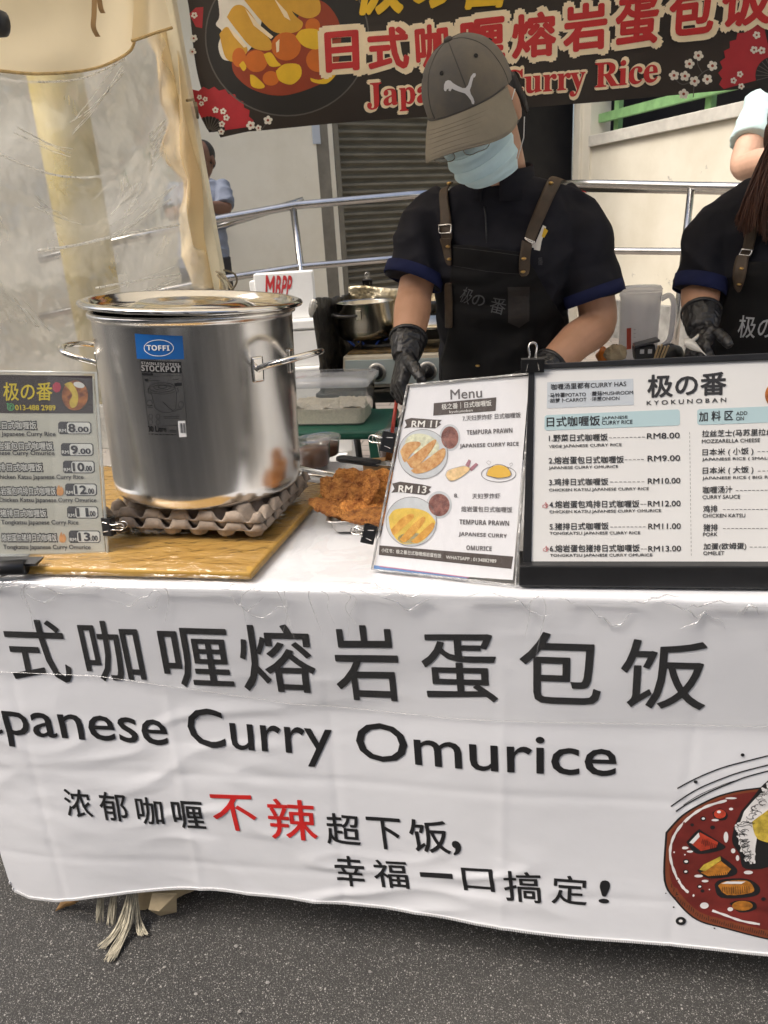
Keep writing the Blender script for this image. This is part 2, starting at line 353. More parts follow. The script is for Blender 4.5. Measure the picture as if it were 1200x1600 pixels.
# right wall: column, low wall, sill, opening with green rails, concrete base
rC = hitR(922)[0]
mb = MB(); slab(mb, CN, dR, nR, -.06, rC-.14, 0, 4.2, .05, -.2); mb.build('column', WHITE, bld)
mb = MB(); slab(mb, CN, dR, nR, rC-.138, rC, 0, 4.2, .02, -.2); mb.build('column', WHITE, bld)
zS = hitR(1000, 215)[1]
zB = .47
mb = MB(); slab(mb, CN, dR, nR, rC, 7.0, zB, zS, 0, -.2); mb.build('wall', WHITE, bld)
mb = MB(); slab(mb, CN, dR, nR, rC+.002, 7.0, zS+.002, zS+.10, .04, -.22); mb.build('window_sill', M('sill', (.55, .53, .47), .7, var=.12, vs=7, bump=.2, bs=40), bld, bevel=.006)
mb = MB(); slab(mb, CN, dR, nR, rC+.002, 7.0, 0, zB-.002, .05, -.2); mb.build('wall_base', M('base_concrete', (.30, .295, .275), .9, var=.35, vs=6, bump=.5, bs=25, bd=.006), bld)
mb = MB(); slab(mb, CN, dR, nR, rC+.002, 7.0, 3.25, 4.2, 0, -.2); mb.build('wall', WHITE, bld)
GREEN = M('green_paint', (.19, .36, .15), .5, var=.2, vs=9)
mb = MB()
for zz in (zS+.21, zS+.50): slab(mb, CN, dR, nR, rC+.01, 6.9, zz, zz+.075, -.06, -.12)
s1_ = hitR(941, 170)[0]
for k in range(6): slab(mb, CN, dR, nR, s1_+k*1.25, s1_+k*1.25+.07, zS+.103, 3.24, -.13, -.18)
mb.build('window_rail', GREEN, bld)
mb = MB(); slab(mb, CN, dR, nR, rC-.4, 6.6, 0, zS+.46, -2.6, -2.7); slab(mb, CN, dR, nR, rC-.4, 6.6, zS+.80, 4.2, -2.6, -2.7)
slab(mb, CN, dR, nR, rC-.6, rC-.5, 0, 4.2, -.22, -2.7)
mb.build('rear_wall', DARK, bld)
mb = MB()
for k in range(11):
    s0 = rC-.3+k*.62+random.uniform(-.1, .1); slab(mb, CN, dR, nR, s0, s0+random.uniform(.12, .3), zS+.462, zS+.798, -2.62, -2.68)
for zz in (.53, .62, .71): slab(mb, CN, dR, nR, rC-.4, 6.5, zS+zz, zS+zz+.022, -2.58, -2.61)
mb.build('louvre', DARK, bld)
mb = MB(); slab(mb, A0, dL, nL, 0, sE, 2.9, 3.0, .35, .28); mb.build('beam', GREEN, bld)
# buildings added across the street, unseen, with gaps for bright bands in the steel
fb = thing('reflection_shophouse', (0, -9, 0), 'added row of shophouses behind the camera, unseen, for the steel pot to mirror', 'building')
FWALL = M('far_wall', (.30, .27, .235), .8, var=.35, vs=.6)
for x0, x1, h in ((-42, -12.2, 9), (-8.2, 6.2, 8.5), (17.5, 42, 9)):
    mb = MB(); mb.box(((x0+x1)/2, -10, h/2), (x1-x0, 2, h)); mb.build('wall', FWALL, fb)
    n = max(2, int((x1-x0)/2.6))
    for k in range(n):
        xx = x0+(k+.5)*(x1-x0)/n
        mb = MB(); mb.box((xx, -8.98, 1.5), (1.7, .03, 2.8)); mb.build('shop_opening', DARK, fb)
        mb = MB(); mb.box((xx, -8.98, 5.4), (1.2, .03, 1.7)); mb.build('window', DARK, fb)

# stalls opposite and beside, unseen, added for light and dark bands in the steel pot
ms = thing('reflection_stall', (1, -3, 0), 'added white and dark canvas stalls, unseen, for the steel pot to mirror', 'market stall')
WCV = M('white_canvas', (.82, .81, .78), .8, var=.06, vs=2); DCV = M('dark_canvas', (.035, .032, .03), .8, var=.4, vs=2)
for x0, x1, m_ in ((-14, -5.6, DCV), (-5.5, -4.3, WCV), (-4.2, -1.75, DCV), (-1.7, -1.45, WCV), (-1.4, -.95, DCV), (-.9, .25, WCV), (.3, .48, DCV), (.53, 1.75, WCV), (1.8, 3.9, DCV)):
    mb = MB(); mb.grid(30, 6, lambda u, v: Vector((x0+(x1-x0)*u, -3.0+.03*math.sin(u*(x1-x0)*7), .03+2.3*v))); mb.build('reflection_panel', m_, ms, True)
mb = MB(); mb.grid(10, 6, lambda u, v: Vector((3.9, -1.6+3.1*u, .05+2.4*v))); mb.build('reflection_panel', WCV, ms, True)
# ---- steel handrails
STEEL = M('rail_steel', (.55, .54, .52), .22, metal=1, var=.15, vs=4)
def railing(label, loc, tops, lows, posts, extra=()):
    t = thing('handrail', loc, label, 'handrail', 'steel handrails behind the stall')
    mb = MB(); mb.tube(tops, .026, 12); mb.build('top_rail', STEEL, t, True)
    mb = MB(); mb.tube(lows, .022, 12); mb.build('lower_rail', STEEL, t, True)
    for a, b in posts: mb = MB(); mb.tube([a, b], .022, 12); mb.build('post', STEEL, t, True)
    for e in extra: mb = MB(); mb.tube(e, .024, 12); mb.build('grab_rail', STEEL, t, True)
    return t
q = lambda px, py, D: aD(px, py, D)
railing('sloping steel ramp handrail with two bars, between the tent pole and the shutter', (-1.9, 3.84, 0),
        [q(60, 405, 4.5), q(250, 362, 4.7), q(340, 343, 4.8), q(462, 321, 4.9), q(640, 305, 5.0), q(760, 297, 5.1)],
        [q(60, 495, 4.5), q(340, 437, 4.8), q(468, 417, 4.9), q(640, 402, 5.0), q(760, 394, 5.1)],
        [(q(458, 325, 4.9), q(486, 545, 4.9)), (q(662, 305, 5.0), q(672, 520, 5.0)), (q(150, 390, 4.6), q(190, 640, 4.6))],
        [[q(330, 358, 5.2), q(400, 336, 5.25), q(474, 313, 5.3)]])
railing('level steel handrail along the low white wall, right of the working vendor', (.46, 4.76, 0),
        [q(860, 288, 5.4), q(930, 287, 5.2), q(1080, 291, 4.75), q(1230, 294, 4.3)],
        [q(860, 390, 5.4), q(960, 392, 5.1), q(1069, 393, 4.75), q(1230, 394, 4.3)],
        [(q(1080, 293, 4.75), q(1052, 560, 4.75)), (q(862, 289, 5.4), q(860, 520, 5.4))],
        [[q(870, 294, 5.9), q(1100, 298, 5.2), q(1230, 301, 4.75)]])
mb = MB()
# ---- yellow pillar behind the plastic
pl = thing('pillar', (-2.42, 3.15, 0), 'yellow painted pillar seen through the clear plastic sheet', 'pillar')
YEL = M('yellow_paint', (.46, .36, .10), .6, var=.22, vs=3, bump=.2, bs=15)
mb = MB(); mb.lathe([(.14, 0), (.14, 3.4)], (-2.42, 3.15, 0), 24); mb.build('shaft', YEL, pl, True)
mb = MB(); mb.box((-2.42, 3.15, .25), (.36, .36, .26)); mb.build('plinth', MATS['concrete'], pl, bevel=.01)
# ================================================================ TENT
CREAM = fabric_translucent('cream_canvas', (.91, .80, .58), .62, bump=.5, bs=9)
tent = thing('market_tent', (-.95, 1.3, 0), 'cream canvas market tent with a clear plastic side curtain, left of the stockpot', 'tent')
pT, pB = aY(255, -45, 1.3), aY(345, 450, 1.3)
pd = (pB-pT); pG = pB+pd*(pB.z/(pT.z-pB.z)); pTop = pT-pd*((2.3-pT.z)/(pT.z-pB.z))*1.0
def polex(z): t = (z-pT.z)/(pB.z-pT.z); return pT+pd*t
def square_tube(mb, a, b, wd):
    for p0, p1 in ((a, b),):
        x = Vector((wd/2, 0, 0)); y = Vector((0, wd/2, 0))
        mb.hexa([p0-x-y, p0+x-y, p0+x+y, p0-x+y], [p1-x-y, p1+x-y, p1+x+y, p1-x+y])
mb = MB(); square_tube(mb, polex(0.0), polex(2.35), .036); mb.build('pole', M('pole_paint', (.78, .71, .53), .5, var=.08, vs=6), tent, bevel=.004)
# roof, out of the picture above, shades the stall
mb = MB(); mb.grid(24, 16, lambda u, v: Vector((-1.3+3.4*u, -.42+1.97*v, 2.35+.35*math.sin(math.pi*v)*(.4+.6*math.sin(math.pi*u))+.01*noise.noise(Vector((u*9, v*6, 0))))))
mb.build('roof', fabric_translucent('roof_canvas', (.90, .86, .77), .72, bump=.4, bs=9), tent, True, solid=.002)
# side curtain line in plan: from the pole towards the street
SP0 = Vector((-.965, 1.29, 0)); SP1 = Vector((-1.27, .22, 0)); SD = SP1-SP0; SN = Vector((SD.y, -SD.x, 0)).normalized(); SN = SN if SN.x > 0 else -SN
def side(px, py, k=0):
    d = ray(px, py); o = SP0-SN*k; t = (o-CAM).dot(SN)/d.dot(SN); return CAM+d*t
def uv_side(p): return (p-SP0).dot(SD)/SD.length_squared, p.z
def curtain(u, v):
    p0 = polex(0); z = .18+2.0*v; s = u*1.05
    top = polex(z) if u < .02 else None
    base = SP0+SD*s; base.x += (polex(z).x-SP0.x)*(1-u)
    # swags hanging between the ties on the pole and the front
    sag = .16*math.sin(math.pi*min(1, u*1.15))
    zz = z+sag
    d = .03*math.sin(9*zz-4*u+1.2*math.sin(5*u))+.016*math.sin(23*zz+11*u)+.02*noise.noise(Vector((u*4, zz*5, 0)))+.008*noise.noise(Vector((u*13, zz*15, 3)))
    f = min(1, u*5); return Vector((base.x, base.y, z))+SN*(d*f-.02)
PLASTIC = clear('clear_curtain', (.97, .96, .92), haze=.32, hazecol=(.95, .93, .86), gloss=.05, rough=.07, bump=.9, bs=9, bd=.03, stretch=(1.6, 1, .8))
mb = MB(); mb.grid(90, 150, curtain); mb.build('clear_curtain', PLASTIC, tent, True)
def curtain_ridge(pts, r=.006):
    mb = MB(); c = smoothcurve(pts, 10); P = [side(x, y, -.02)+SN*.004*noise.noise(Vector((x*.1, y*.1, 0))) for x, y in c]
    mb.tube(P, [r*(.6+.5*abs(noise.noise(Vector((i*.7, 0, 0))))) for i in range(len(P))], 6); return mb
FOLD = clear('fold_streak', (.98, .97, .94), haze=.7, hazecol=(1, .99, .95), gloss=.04, rough=.15, bump=1, bs=60, bd=.02)  # whitish film for fold ridges and for highlights put in as pale tubes
for pts, r in (([(-20, 232), (40, 258), (90, 274), (150, 276), (205, 258), (258, 198)], .006), ([(60, 392), (120, 383), (190, 367), (280, 352)], .009), ([(-20, 120), (50, 128), (130, 122), (195, 92)], .006), ([(150, 450), (205, 440), (282, 428)], .006)):
    curtain_ridge(pts, r*.6).build('fold_streak', FOLD, tent, True)
rs_ = random.Random(12)  # fans of thin pale tubes stand in for bright streaks on the plastic
for (a, b, n) in (((262, 192), (150, 300), 7), ((258, 205), (170, 350), 7), ((198, 85), (90, 215), 5), ((275, 300), (150, 372), 5), ((280, 420), (120, 470), 5), ((60, 300), (120, 345), 4), ((30, 190), (120, 240), 4), ((40, 480), (110, 560), 4)):
    for k in range(n):
        dx, dy = rs_.uniform(-22, 22), rs_.uniform(-25, 25); q0 = (a[0]+rs_.uniform(-8, 0), a[1]+rs_.uniform(-10, 30)); q1 = (b[0]+dx, b[1]+dy); t_ = rs_.uniform(.35, .75)
        curtain_ridge([q0, ((q0[0]+q1[0])/2+rs_.uniform(-3, 3), (q0[1]+q1[1])/2+rs_.uniform(4, 12)), (q0[0]+(q1[0]-q0[0])*(.5+t_*.5), q0[1]+(q1[1]-q0[1])*(.5+t_*.5)+8)], rs_.uniform(.0007, .0018)).build('fold_streak', FOLD, tent, True)
# cream valance hanging over the top of the curtain
VB = smoothcurve([(-280, 92), (-160, 104), (-60, 108), (0, 110), (60, 115), (115, 113), (160, 102), (205, 80), (216, 60)], 6)
def valance(u, v):
    i = u*(len(VB)-1); a = int(min(i, len(VB)-2)); f = i-a; x = VB[a][0]*(1-f)+VB[a+1][0]*f; y = VB[a][1]*(1-f)+VB[a+1][1]*f
    p = side(x+(1-v)*0, y-(1-v)*400, -.045); return p+SN*(.014*math.sin(u*9+v*2)+.02*noise.noise(Vector((u*5, v*4, 1))))
mb = MB(); mb.grid(60, 24, valance); mb.build('valance', CREAM, tent, True)
HEM = M('hem_tape', (.60, .43, .20), .7, var=.2, vs=40)
mb = MB(); mb.tube([valance(i/60, 1)+SN*.003 for i in range(61)], .0035, 6); mb.build('hem', HEM, tent, True)
# second flap beside the pole
FL = [(220, -300), (210, 0), (206, 55), (205, 64)]; FR = [(222, -300), (256, -5), (264, 36), (266, 44)]
def flap(u, v):
    i = v*3; a = int(min(i, 2)); f = i-a; L_ = [FL[a][k]*(1-f)+FL[a+1][k]*f for k in (0, 1)]; R_ = [FR[a][k]*(1-f)+FR[a+1][k]*f for k in (0, 1)]
    return side(L_[0]*(1-u)+R_[0]*u, L_[1]*(1-u)+R_[1]*u, -.06)+SN*(.006*math.sin(u*7))
mb = MB(); mb.grid(12, 14, flap); mb.build('flap', CREAM, tent, True)
mb = MB(); mb.tube([flap(i/12, 1)+SN*.002 for i in range(13)], .004, 6); mb.build('hem', HEM, tent, True)
# torn canvas strip gathered along the pole
SY = [40, 64, 90, 130, 160, 190, 215, 240, 258, 280, 310, 335, 360, 400, 430, 452]
SX = [226, 228, 243, 252, 250, 262, 257, 252, 264, 284, 286, 282, 281, 279, 296, 305]
def strip(u, v):
    y = 40+v*412; xl = interp(SY, SX, y); xr = interp([0, 150, 452], [262, 291, 347], y)-2
    p = aY(xl*(1-u)+xr*u, y, 1.27-.02*(1-u))
    return p+Vector((0, -1, 0))*(.035*math.sin(u*math.pi*1.5+y*.018)*(1-u*.5)*u*2+.012*math.sin(y*.06+u*5)*(1-u)-.006)
mb = MB(); mb.grid(18, 90, strip); mb.build('canvas_strip', CREAM, tent, True, solid=.0015)
mb = MB(); mb.tube([strip(0, i/60) for i in range(7, 44)], .003, 6); mb.build('hem', HEM, tent, True)
# canvas lump at the foot of the strip, and the ties
mb = MB(); mb.tube([aY(292, 157, 1.27), aY(302, 155, 1.25), aY(306, 170, 1.26), aY(309, 184, 1.27), aY(306, 160, 1.28)], .004, 6); mb.build('tie', M('tie_cord', (.24, .2, .13), .8), tent, True)
mb = MB()
for pts in ([(338, 424), (352, 432), (361, 452), (370, 440), (366, 428), (350, 422)], [(340, 430), (350, 446), (354, 470)], [(342, 428), (360, 444), (368, 462)]):
    mb.tube([aY(x, y, 1.24-.01*i) for i, (x, y) in enumerate(smoothcurve(pts, 5))], .0028, 5)
mb.build('tie', MATS['tie_cord'], tent, True)
mb = MB()
for pts in ([(147, -20), (146, 20), (145, 42), (152, 57)], [(152, -20), (156, 10), (160, 20)]):
    P = [side(x, y, -.09) for x, y in smoothcurve(pts, 5)]; mb.loft([[p+Vector((-.005, 0, 0)), p+Vector((.005, .004, 0)), p+Vector((.005, .006, 0)), p+Vector((-.005, .002, 0))] for p in P])
mb.build('ribbon', M('ribbon', (.42, .27, .13), .8), tent)
# black end of an unidentified rod poking in at the top left
lt = thing('black_rod', (-.95, .2, 1.7), 'dark rounded end of a rod poking in at the top left corner of the photo', 'arm')
BLK = M('black_plastic', (.016, .016, .017), .45, var=.2, vs=20)
mb = MB(); mb.tube([aD(-260, -40, .9), aD(-100, 10, .9), aD(-10, 35, .9), aD(8, 38, .9), aD(13, 39, .9)], [.016, .016, .016, .013, .005], 14); mb.build('arm', BLK, lt, True)
mb = MB(); mb.tube([aD(-36, 27, .9), aD(-24, 31, .9)], .019, 14); mb.build('collar', BLK, lt, True)

# ================================================================ BANNER
BY = 1.33
bp = Plane((0, BY, 0), (1, 0, 0), (0, 0, 1))
def bz(x): return interp([-.95, -.893, -.8, -.6, -.45, -.25, .05, .3, .62, 1.0], [1.518, 1.522, 1.533, 1.533, 1.532, 1.53, 1.533, 1.534, 1.533, 1.535], x)
def bwave(x, z): return .012*math.sin(x*5+.6)+.006*math.sin(x*13+z*3)+.01*math.sin(z*8+x*2)
class BannerSurf(Plane):
    def uv(s, px, py):
        y = BY
        for _ in range(4): p_ = aY(px, py, y); y = BY+bwave(p_.x, p_.z)
        return p_.x, p_.z
    def P(s, u, v, off=0): return Vector((u, BY+bwave(u, v)-off, v))
bs = BannerSurf((0, BY, 0), (1, 0, 0), (0, 0, 1))
xl0 = aY(343, 218, BY).x; xl1 = aY(290, 20, BY).x; zl1 = aY(290, 20, BY).z
def bgrid(u, v):
    z = 1.53*(1-v)+2.12*v
    xl = xl0+(xl1-xl0)*(z-1.522)/(zl1-1.522)+.012*math.sin(z*14)
    x = xl*(1-u)+1.05*u; zb = bz(x); z = zb*(1-v)+2.12*v
    return Vector((x, BY+bwave(x, z), z))
ban = thing('banner', (0, BY, 1.5), 'dark brown banner with red Chinese lettering and a curry plate, hung behind the vendor', 'banner')
VIN = M('banner_vinyl', (.030, .022, .018), .42, var=.12, vs=4, spec=.4)
mb = MB(); mb.grid(90, 30, bgrid); mb.build('sheet', VIN, ban, True)
S_ = .02
C_ = {k: M('ink_'+k, c, .45, var=.07, vs=18) for k, c in dict(red=(.52, .02, .022), cream=(.88, .74, .52), yellow=(.80, .50, .02), orange=(.62, .15, .012), gold=(.66, .36, .035), brick=(.30, .04, .012), white=(.78, .74, .66), plate=(.012, .011, .011), rim=(.11, .10, .09), fan=(.42, .02, .03), black=(.012, .011, .011), paper=(.80, .79, .76), grey=(.30, .30, .30)).items()}
p = Print(bs, S_)
z2 = lambda X, Y: (280+X/2.609, Y/2.609)
p2 = lambda P_: [z2(*a) for a in P_]
# the plate and its food
p.ell(z2(440, 150), 330/2.609, 320/2.609, .0006); p.build('plate_print', C_['plate'], ban)
p = Print(bs, S_); p.ring(z2(440, 150), 332/2.609, 322/2.609, 2.2, .0009, 60); p.build('plate_rim_print', C_['rim'], ban)
p = Print(bs, S_)
p.poly(p2(smoothcurve([(150, -60), (165, 60), (150, 100), (175, 130), (160, 190), (185, 245), (260, 230), (330, 120), (330, -80), (150, -60)], 5)[:-1]), .0012); p.build('rice_print', C_['white'], ban)
p = Print(bs, S_)
p.poly(p2(smoothcurve([(215, 230), (225, 300), (300, 365), (420, 390), (560, 350), (640, 290), (655, 100), (560, 0), (440, 120), (330, 190), (215, 230)], 6)[:-1]), .0014); p.build('sauce_print', C_['brick'], ban)
p = Print(bs, S_)
for P_ in ([(165, 140), (195, 110), (240, 150), (280, 205), (235, 250), (190, 235)], [(195, 70), (225, 25), (270, 30), (330, 110), (375, 170), (370, 205), (300, 195), (240, 130)], [(265, 0), (300, -60), (400, -40), (470, 60), (505, 95), (480, 130), (400, 135), (340, 90)], [(380, -40), (470, -80), (560, -20), (575, 50), (520, 75), (440, 30)]):
    p.poly(p2(smoothcurve(P_+[P_[0]], 5)[:-1]), .0018)
p.build('cutlet_print', C_['gold'], ban)
p = Print(bs, S_)
for c, a, b in (((437, 190), 60, 58), ((315, 250), 46, 45), ((570, 245), 52, 50), ((375, 320), 34, 30), ((545, 105), 30, 30), ((245, 235), 28, 40)): p.ell(z2(*c), a/2.609, b/2.609, .0022, 24)
p.build('carrot_print', C_['orange'], ban)
p = Print(bs, S_)
for P_ in ([(475, 150), (500, 122), (560, 120), (590, 150), (570, 200), (510, 190)], [(395, 290), (430, 262), (490, 265), (498, 310), (460, 345), (410, 330)], [(345, 222), (375, 215), (400, 250), (415, 268), (370, 270)], [(535, 318), (580, 325), (630, 290), (640, 305), (600, 342), (545, 335)], [(290, 305), (310, 310), (350, 350), (330, 362), (295, 350)], [(245, 265), (262, 250), (275, 275), (262, 290)]):
    p.poly(p2(smoothcurve(P_+[P_[0]], 4)[:-1]), .0024)
p.build('potato_print', C_['yellow'], ban)
p = Print(bs, S_)
for P_ in ([(270, 35), (320, 95), (385, 150), (375, 160), (305, 105)], [(385, -10), (440, 50), (455, 85), (430, 70)], [(200, 110), (240, 145), (280, 190), (265, 195), (225, 150)], [(395, 175), (410, 160), (408, 210), (398, 215)]): p.poly(p2(P_), .0027)
p.build('highlight_print', C_['cream'], ban)
# fans, blossoms, twigs
def fan(c, r, a0, a1, rot=0):
    pts = [c]; n = 8
    for k in range(n*2+1):
        a = R(a0+(a1-a0)*k/(n*2)); rr = r*(1 if k % 2 else .93); pts.append((c[0]+rr*math.cos(a), c[1]+rr*math.sin(a)))
    return pts
pf = Print(bs, S_); pf.poly(fan((327, 207), 72, -118, -8), .0008); pf.poly(fan((1210, 118), 88, 165, 258), .0008)
pf.poly([(306, 42), (296, 22), (306, 12), (318, 11), (316, 44)], .0008); pf.build('fan_print', C_['fan'], ban)
pk = Print(bs, S_); pk.poly(fan((327, 207), 26, -118, -8), .0011); pk.ell((1210, 118), 30, 30, .0011, 30); pk.build('fan_hub_print', C_['black'], ban)
pr = Print(bs, S_)
for k in range(9): a = R(-118+110*k/8); pr.line([(327+5*math.cos(a), 207+5*math.sin(a)), (327+25*math.cos(a), 207+25*math.sin(a))], 1.2, .0014)
for k in range(7): a = R(165+93*k/6); pr.line([(1210+6*math.cos(a), 118+6*math.sin(a)), (1210+29*math.cos(a), 118+29*math.sin(a))], 1.2, .0014)
pr.line(smoothcurve([(1083, 152), (1086, 128), (1100, 112), (1116, 106)], 5), 1.4, .0012); pr.line(smoothcurve([(1052, 120), (1066, 132), (1088, 124)], 5), 1.2, .0012); pr.line(smoothcurve([(1092, 84), (1090, 100), (1098, 115)], 5), 1.2, .0012); pr.line(smoothcurve([(408, 204), (414, 196), (420, 188)], 4), 1.2, .0012)
pr.build('twig_print', C_['rim'], ban)
fl = Print(bs, S_); fc = Print(bs, S_)
for (x, y, r) in ((1053, 118, 8), (1070, 119, 8), (1077, 100, 8), (1091, 87, 8), (1085, 127, 8), (1105, 124, 8), (1113, 103, 8), (1068, 147, 8), (392, 196, 7), (419, 188, 7), (404, 200, 5), (312, 152, 4), (321, 155, 4), (315, 162, 4), (349, 174, 5), (337, 172, 5), (347, 194, 5), (354, 184, 5), (346, 206, 5), (303, 60, 6), (301, 81, 6), (1182, 55, 6), (1178, 78, 6), (1190, 79, 6), (1146, 126, 5), (1156, 116, 5), (1158, 135, 5), (304, 24, 5)):
    for k in range(5): a = R(72*k+x); fl.ell((x+r*.62*math.cos(a), y+r*.62*math.sin(a)), r*.42, r*.42, .0016, 10)
    fc.ell((x, y), r*.3, r*.3, .002, 8)
fl.build('blossom_print', C_['white'], ban); fc.build('blossom_heart_print', C_['brick'], ban)
# lettering
T8 = [('日', (507, 117), (565, 113), 69), ('式', (573, 114), (643, 110), 72), ('咖', (648, 112), (706, 106), 74), ('喱', (718, 104), (792, 97), 74), ('熔', (797, 96), (872, 90), 76), ('岩', (877, 86), (951, 79), 80), ('蛋', (957, 77), (1030, 70), 80), ('包', (1040, 62), (1116, 54), 80), ('饭', (1122, 48), (1206, 40), 80)]
po = Print(bs, S_); pi = Print(bs, S_)
for ch, a, b, h in T8: po.text(ch, a, b, h, .085, .0028); pi.text(ch, (a[0]+5, a[1]-5), (b[0]-5, b[1]-5), h-10, .034, .0036)
po.text('𝐉𝐚𝐩𝐚𝐧𝐞𝐬𝐞 𝐂𝐮𝐫𝐫𝐲 𝐑𝐢𝐜𝐞', (572, 181), (1029, 142), 55, .05, .0028); pi.text('𝐉𝐚𝐩𝐚𝐧𝐞𝐬𝐞 𝐂𝐮𝐫𝐫𝐲 𝐑𝐢𝐜𝐞', (575, 178), (1026, 139), 49, .008, .0036)
po.build('lettering_outline', C_['cream'], ban); pi.build('red_lettering', C_['red'], ban)
py_ = Print(bs, S_); py_.text('极の番', (556, 22), (806, 8), 110, .03, .0032, .25); py_.build('yellow_lettering', C_['yellow'], ban)

# ================================================================ TABLE, CLOTH, CLEAR SHEET
tb = thing('table', (-.1, .26, 0), 'long trestle table under the white cloth carrying the stockpot and menus', 'table')
TX0, TX1, TY0, TY1 = -1.0, .86, -.044, .60
mb = MB(); mb.box(((TX0+TX1)/2, (TY0+TY1)/2, .733), (TX1-TX0, TY1-TY0, .028)); mb.build('tabletop', M('table_board', (.45, .42, .37), .6), tb, bevel=.004)
for x in (TX0+.12, TX1-.12):
    for y in (TY0+.1, TY1-.08): mb = MB(); mb.tube([(x, y, 0), (x, y, .717)], .014, 10); mb.build('leg', M('leg_grey', (.12, .12, .12), .5), tb, True)
# printed cloth: flat on top, hanging in front
CLX1 = .62
HEMP = [aY(x, y, -.056) for x, y in ((2, 1345), (8, 1370), (20, 1394), (45, 1404), (90, 1406), (150, 1399), (200, 1396), (275, 1395), (330, 1397), (450, 1408), (600, 1425), (750, 1442), (900, 1459), (1050, 1475), (1200, 1490), (1420, 1512))]
HX = [p_.x for p_ in HEMP]; HZ = [p_.z for p_ in HEMP]
CLX0 = HX[0]
def hem(x): return interp(HX, HZ, x)
FOLDS = [-.86, -.585, -.31, -.035, .24, .5]
def clothy(x, z):
    d = max(0, .75-z); g_ = min(1, d*4)
    w_ = .006*math.sin(x*6.3+.5+z)*g_+.0035*math.sin(x*15+3*z+1)*g_*min(1, d*2)+.004*noise.noise(Vector((x*3.2, 1, z*4.5)))*g_
    for i, f in enumerate(FOLDS): w_ += .0009*math.exp(-((x-f-.012*z)/.008)**2)*(1 if i % 2 else -1)*g_
    for f in (.40, .20): w_ -= .0007*math.exp(-((z-f-.02*x)/.009)**2)*g_
    q_ = Vector((x*5+z*3.5, 7, z*15-x*2.5)); m_ = max(0, noise.noise(Vector((x*2.3+5, 2, z*3.1)))+.12)
    w_ += .0062*m_*(.5-min(1, abs(noise.noise(q_))*3.2))*g_
    w_ += .0026*max(0, noise.noise(Vector((x*2.9, 9, z*3+4)))+.1)*noise.noise(Vector((x*9-z*8, 3, z*34+x*9)))*g_
    return -.052-w_-.02*max(0, .25-z)*math.sin(x*3+1)
class ClothSurf(Plane):
    def uv(s, px, py):
        y = -.052
        for _ in range(5): p_ = aY(px, py, y); y = clothy(p_.x, p_.z)
        return p_.x, p_.z
    def P(s, u, v, off=0): return Vector((u, clothy(u, v)-off, v))
cs = ClothSurf((0, -.052, 0), (1, 0, 0), (0, 0, 1))
def cloth(u, v):
    x = CLX0+(CLX1-CLX0)*u
    # v: 0 hem -> .72 front edge -> 1 back of the table
    if v < .70: # front
        k = v/.70; h_ = hem(x); z = h_+(.742-h_)*k; return Vector((x, clothy(x, z), z))
    if v < .76:
        a = (v-.70)/.06*math.pi/2; y0 = clothy(x, .742); return Vector((x, y0+.012*(1-math.cos(a)), .742+.0095*math.sin(a)))
    k = (v-.76)/.24; y0 = clothy(x, .742)+.012; y = y0+(TY1-y0)*k
    return Vector((x, y, .7515+.0022*max(0, noise.noise(Vector((x*9, y*9, 0))))*min(1, k*6)))
WCL = M('white_cloth', (.68, .688, .708), .75, var=.035, vs=3, bump=.12, bs=22, bd=.006, stretch=(1, 1, 1.4))
mb = MB(); mb.grid(330, 190, cloth)
tc_ = setp(mb.build('tablecloth', WCL, None, True), 'white printed cloth with black Chinese lettering hanging down the front of the stall table', 'tablecloth')
ORI[tc_.name] = Vector((0, 0, 0))
mb = MB()
for i in range(560): # stitched hem
    x = CLX0+(CLX1-CLX0)*(i+.5)/560; z = hem(x); mb.box((x, clothy(x, z)-.0012, z+.001), (.0019, .0024, .005))
mb.build('hem', M('hem_thread', (.66, .66, .66), .8), tc_)
CS = .014
def lean(x0, x1, yt, yb):
    dx = (814-(x0+x1)/2)/(4030-(yt+yb)/2)*(yb-yt); return (x0+max(0, dx)*.9, x1+min(0, dx)*.9)
INK = M('cloth_ink', (.010, .010, .011), .6, var=.1, vs=30)
p = Print(cs, CS)
for ch, x0, x1, yt, yb in (('日', -122, -25, 962, 1052), ('式', 2, 116, 968, 1064), ('咖', 123, 230, 970, 1064), ('喱', 248, 367, 980, 1073), ('熔', 372, 497, 974, 1080), ('岩', 522, 628, 975, 1093), ('蛋', 662, 778, 988, 1094), ('包', 813, 939, 985, 1098), ('饭', 968, 1107, 997, 1106)):
    x0, x1 = lean(x0, x1, yt, yb); sl_ = .035*(x1-x0)/2; p.text(ch, (x0, yb-sl_), (x1, yb+sl_), yb-yt-3, .008, .0012)
p.text('Japanese', (-52, 1156), (266, 1183), 74, .006, .0012); p.text('Curry', (300, 1183), (522, 1199), 79, .005, .0012); p.text('Omurice', (560, 1186), (962, 1212), 62, .005, .0012)
for ch, x0, x1, yt, yb in (('浓', 97, 147, 1232, 1276), ('郁', 151, 202, 1237, 1282), ('咖', 209, 258, 1244, 1287), ('喱', 268, 323, 1250, 1294), ('超', 508, 564, 1270, 1319), ('下', 575, 630, 1276, 1326), ('饭', 643, 705, 1279, 1331), (',', 708, 721, 1312, 1335), ('幸', 523, 572, 1336, 1384), ('福', 585, 640, 1342, 1386), ('一', 657, 707, 1362, 1370), ('口', 725, 773, 1355, 1391), ('搞', 790, 847, 1360, 1408), ('定', 862, 917, 1366, 1412), ('!', 936, 952, 1373, 1410)):
    x0, x1 = lean(x0, x1, yt, yb); sl_ = .07*(x1-x0)/2; p.text(ch, (x0, yb-sl_), (x1, yb+sl_), yb-yt-2, .010, .0012)
p.build('black_lettering', INK, tc_)
p = Print(cs, CS)
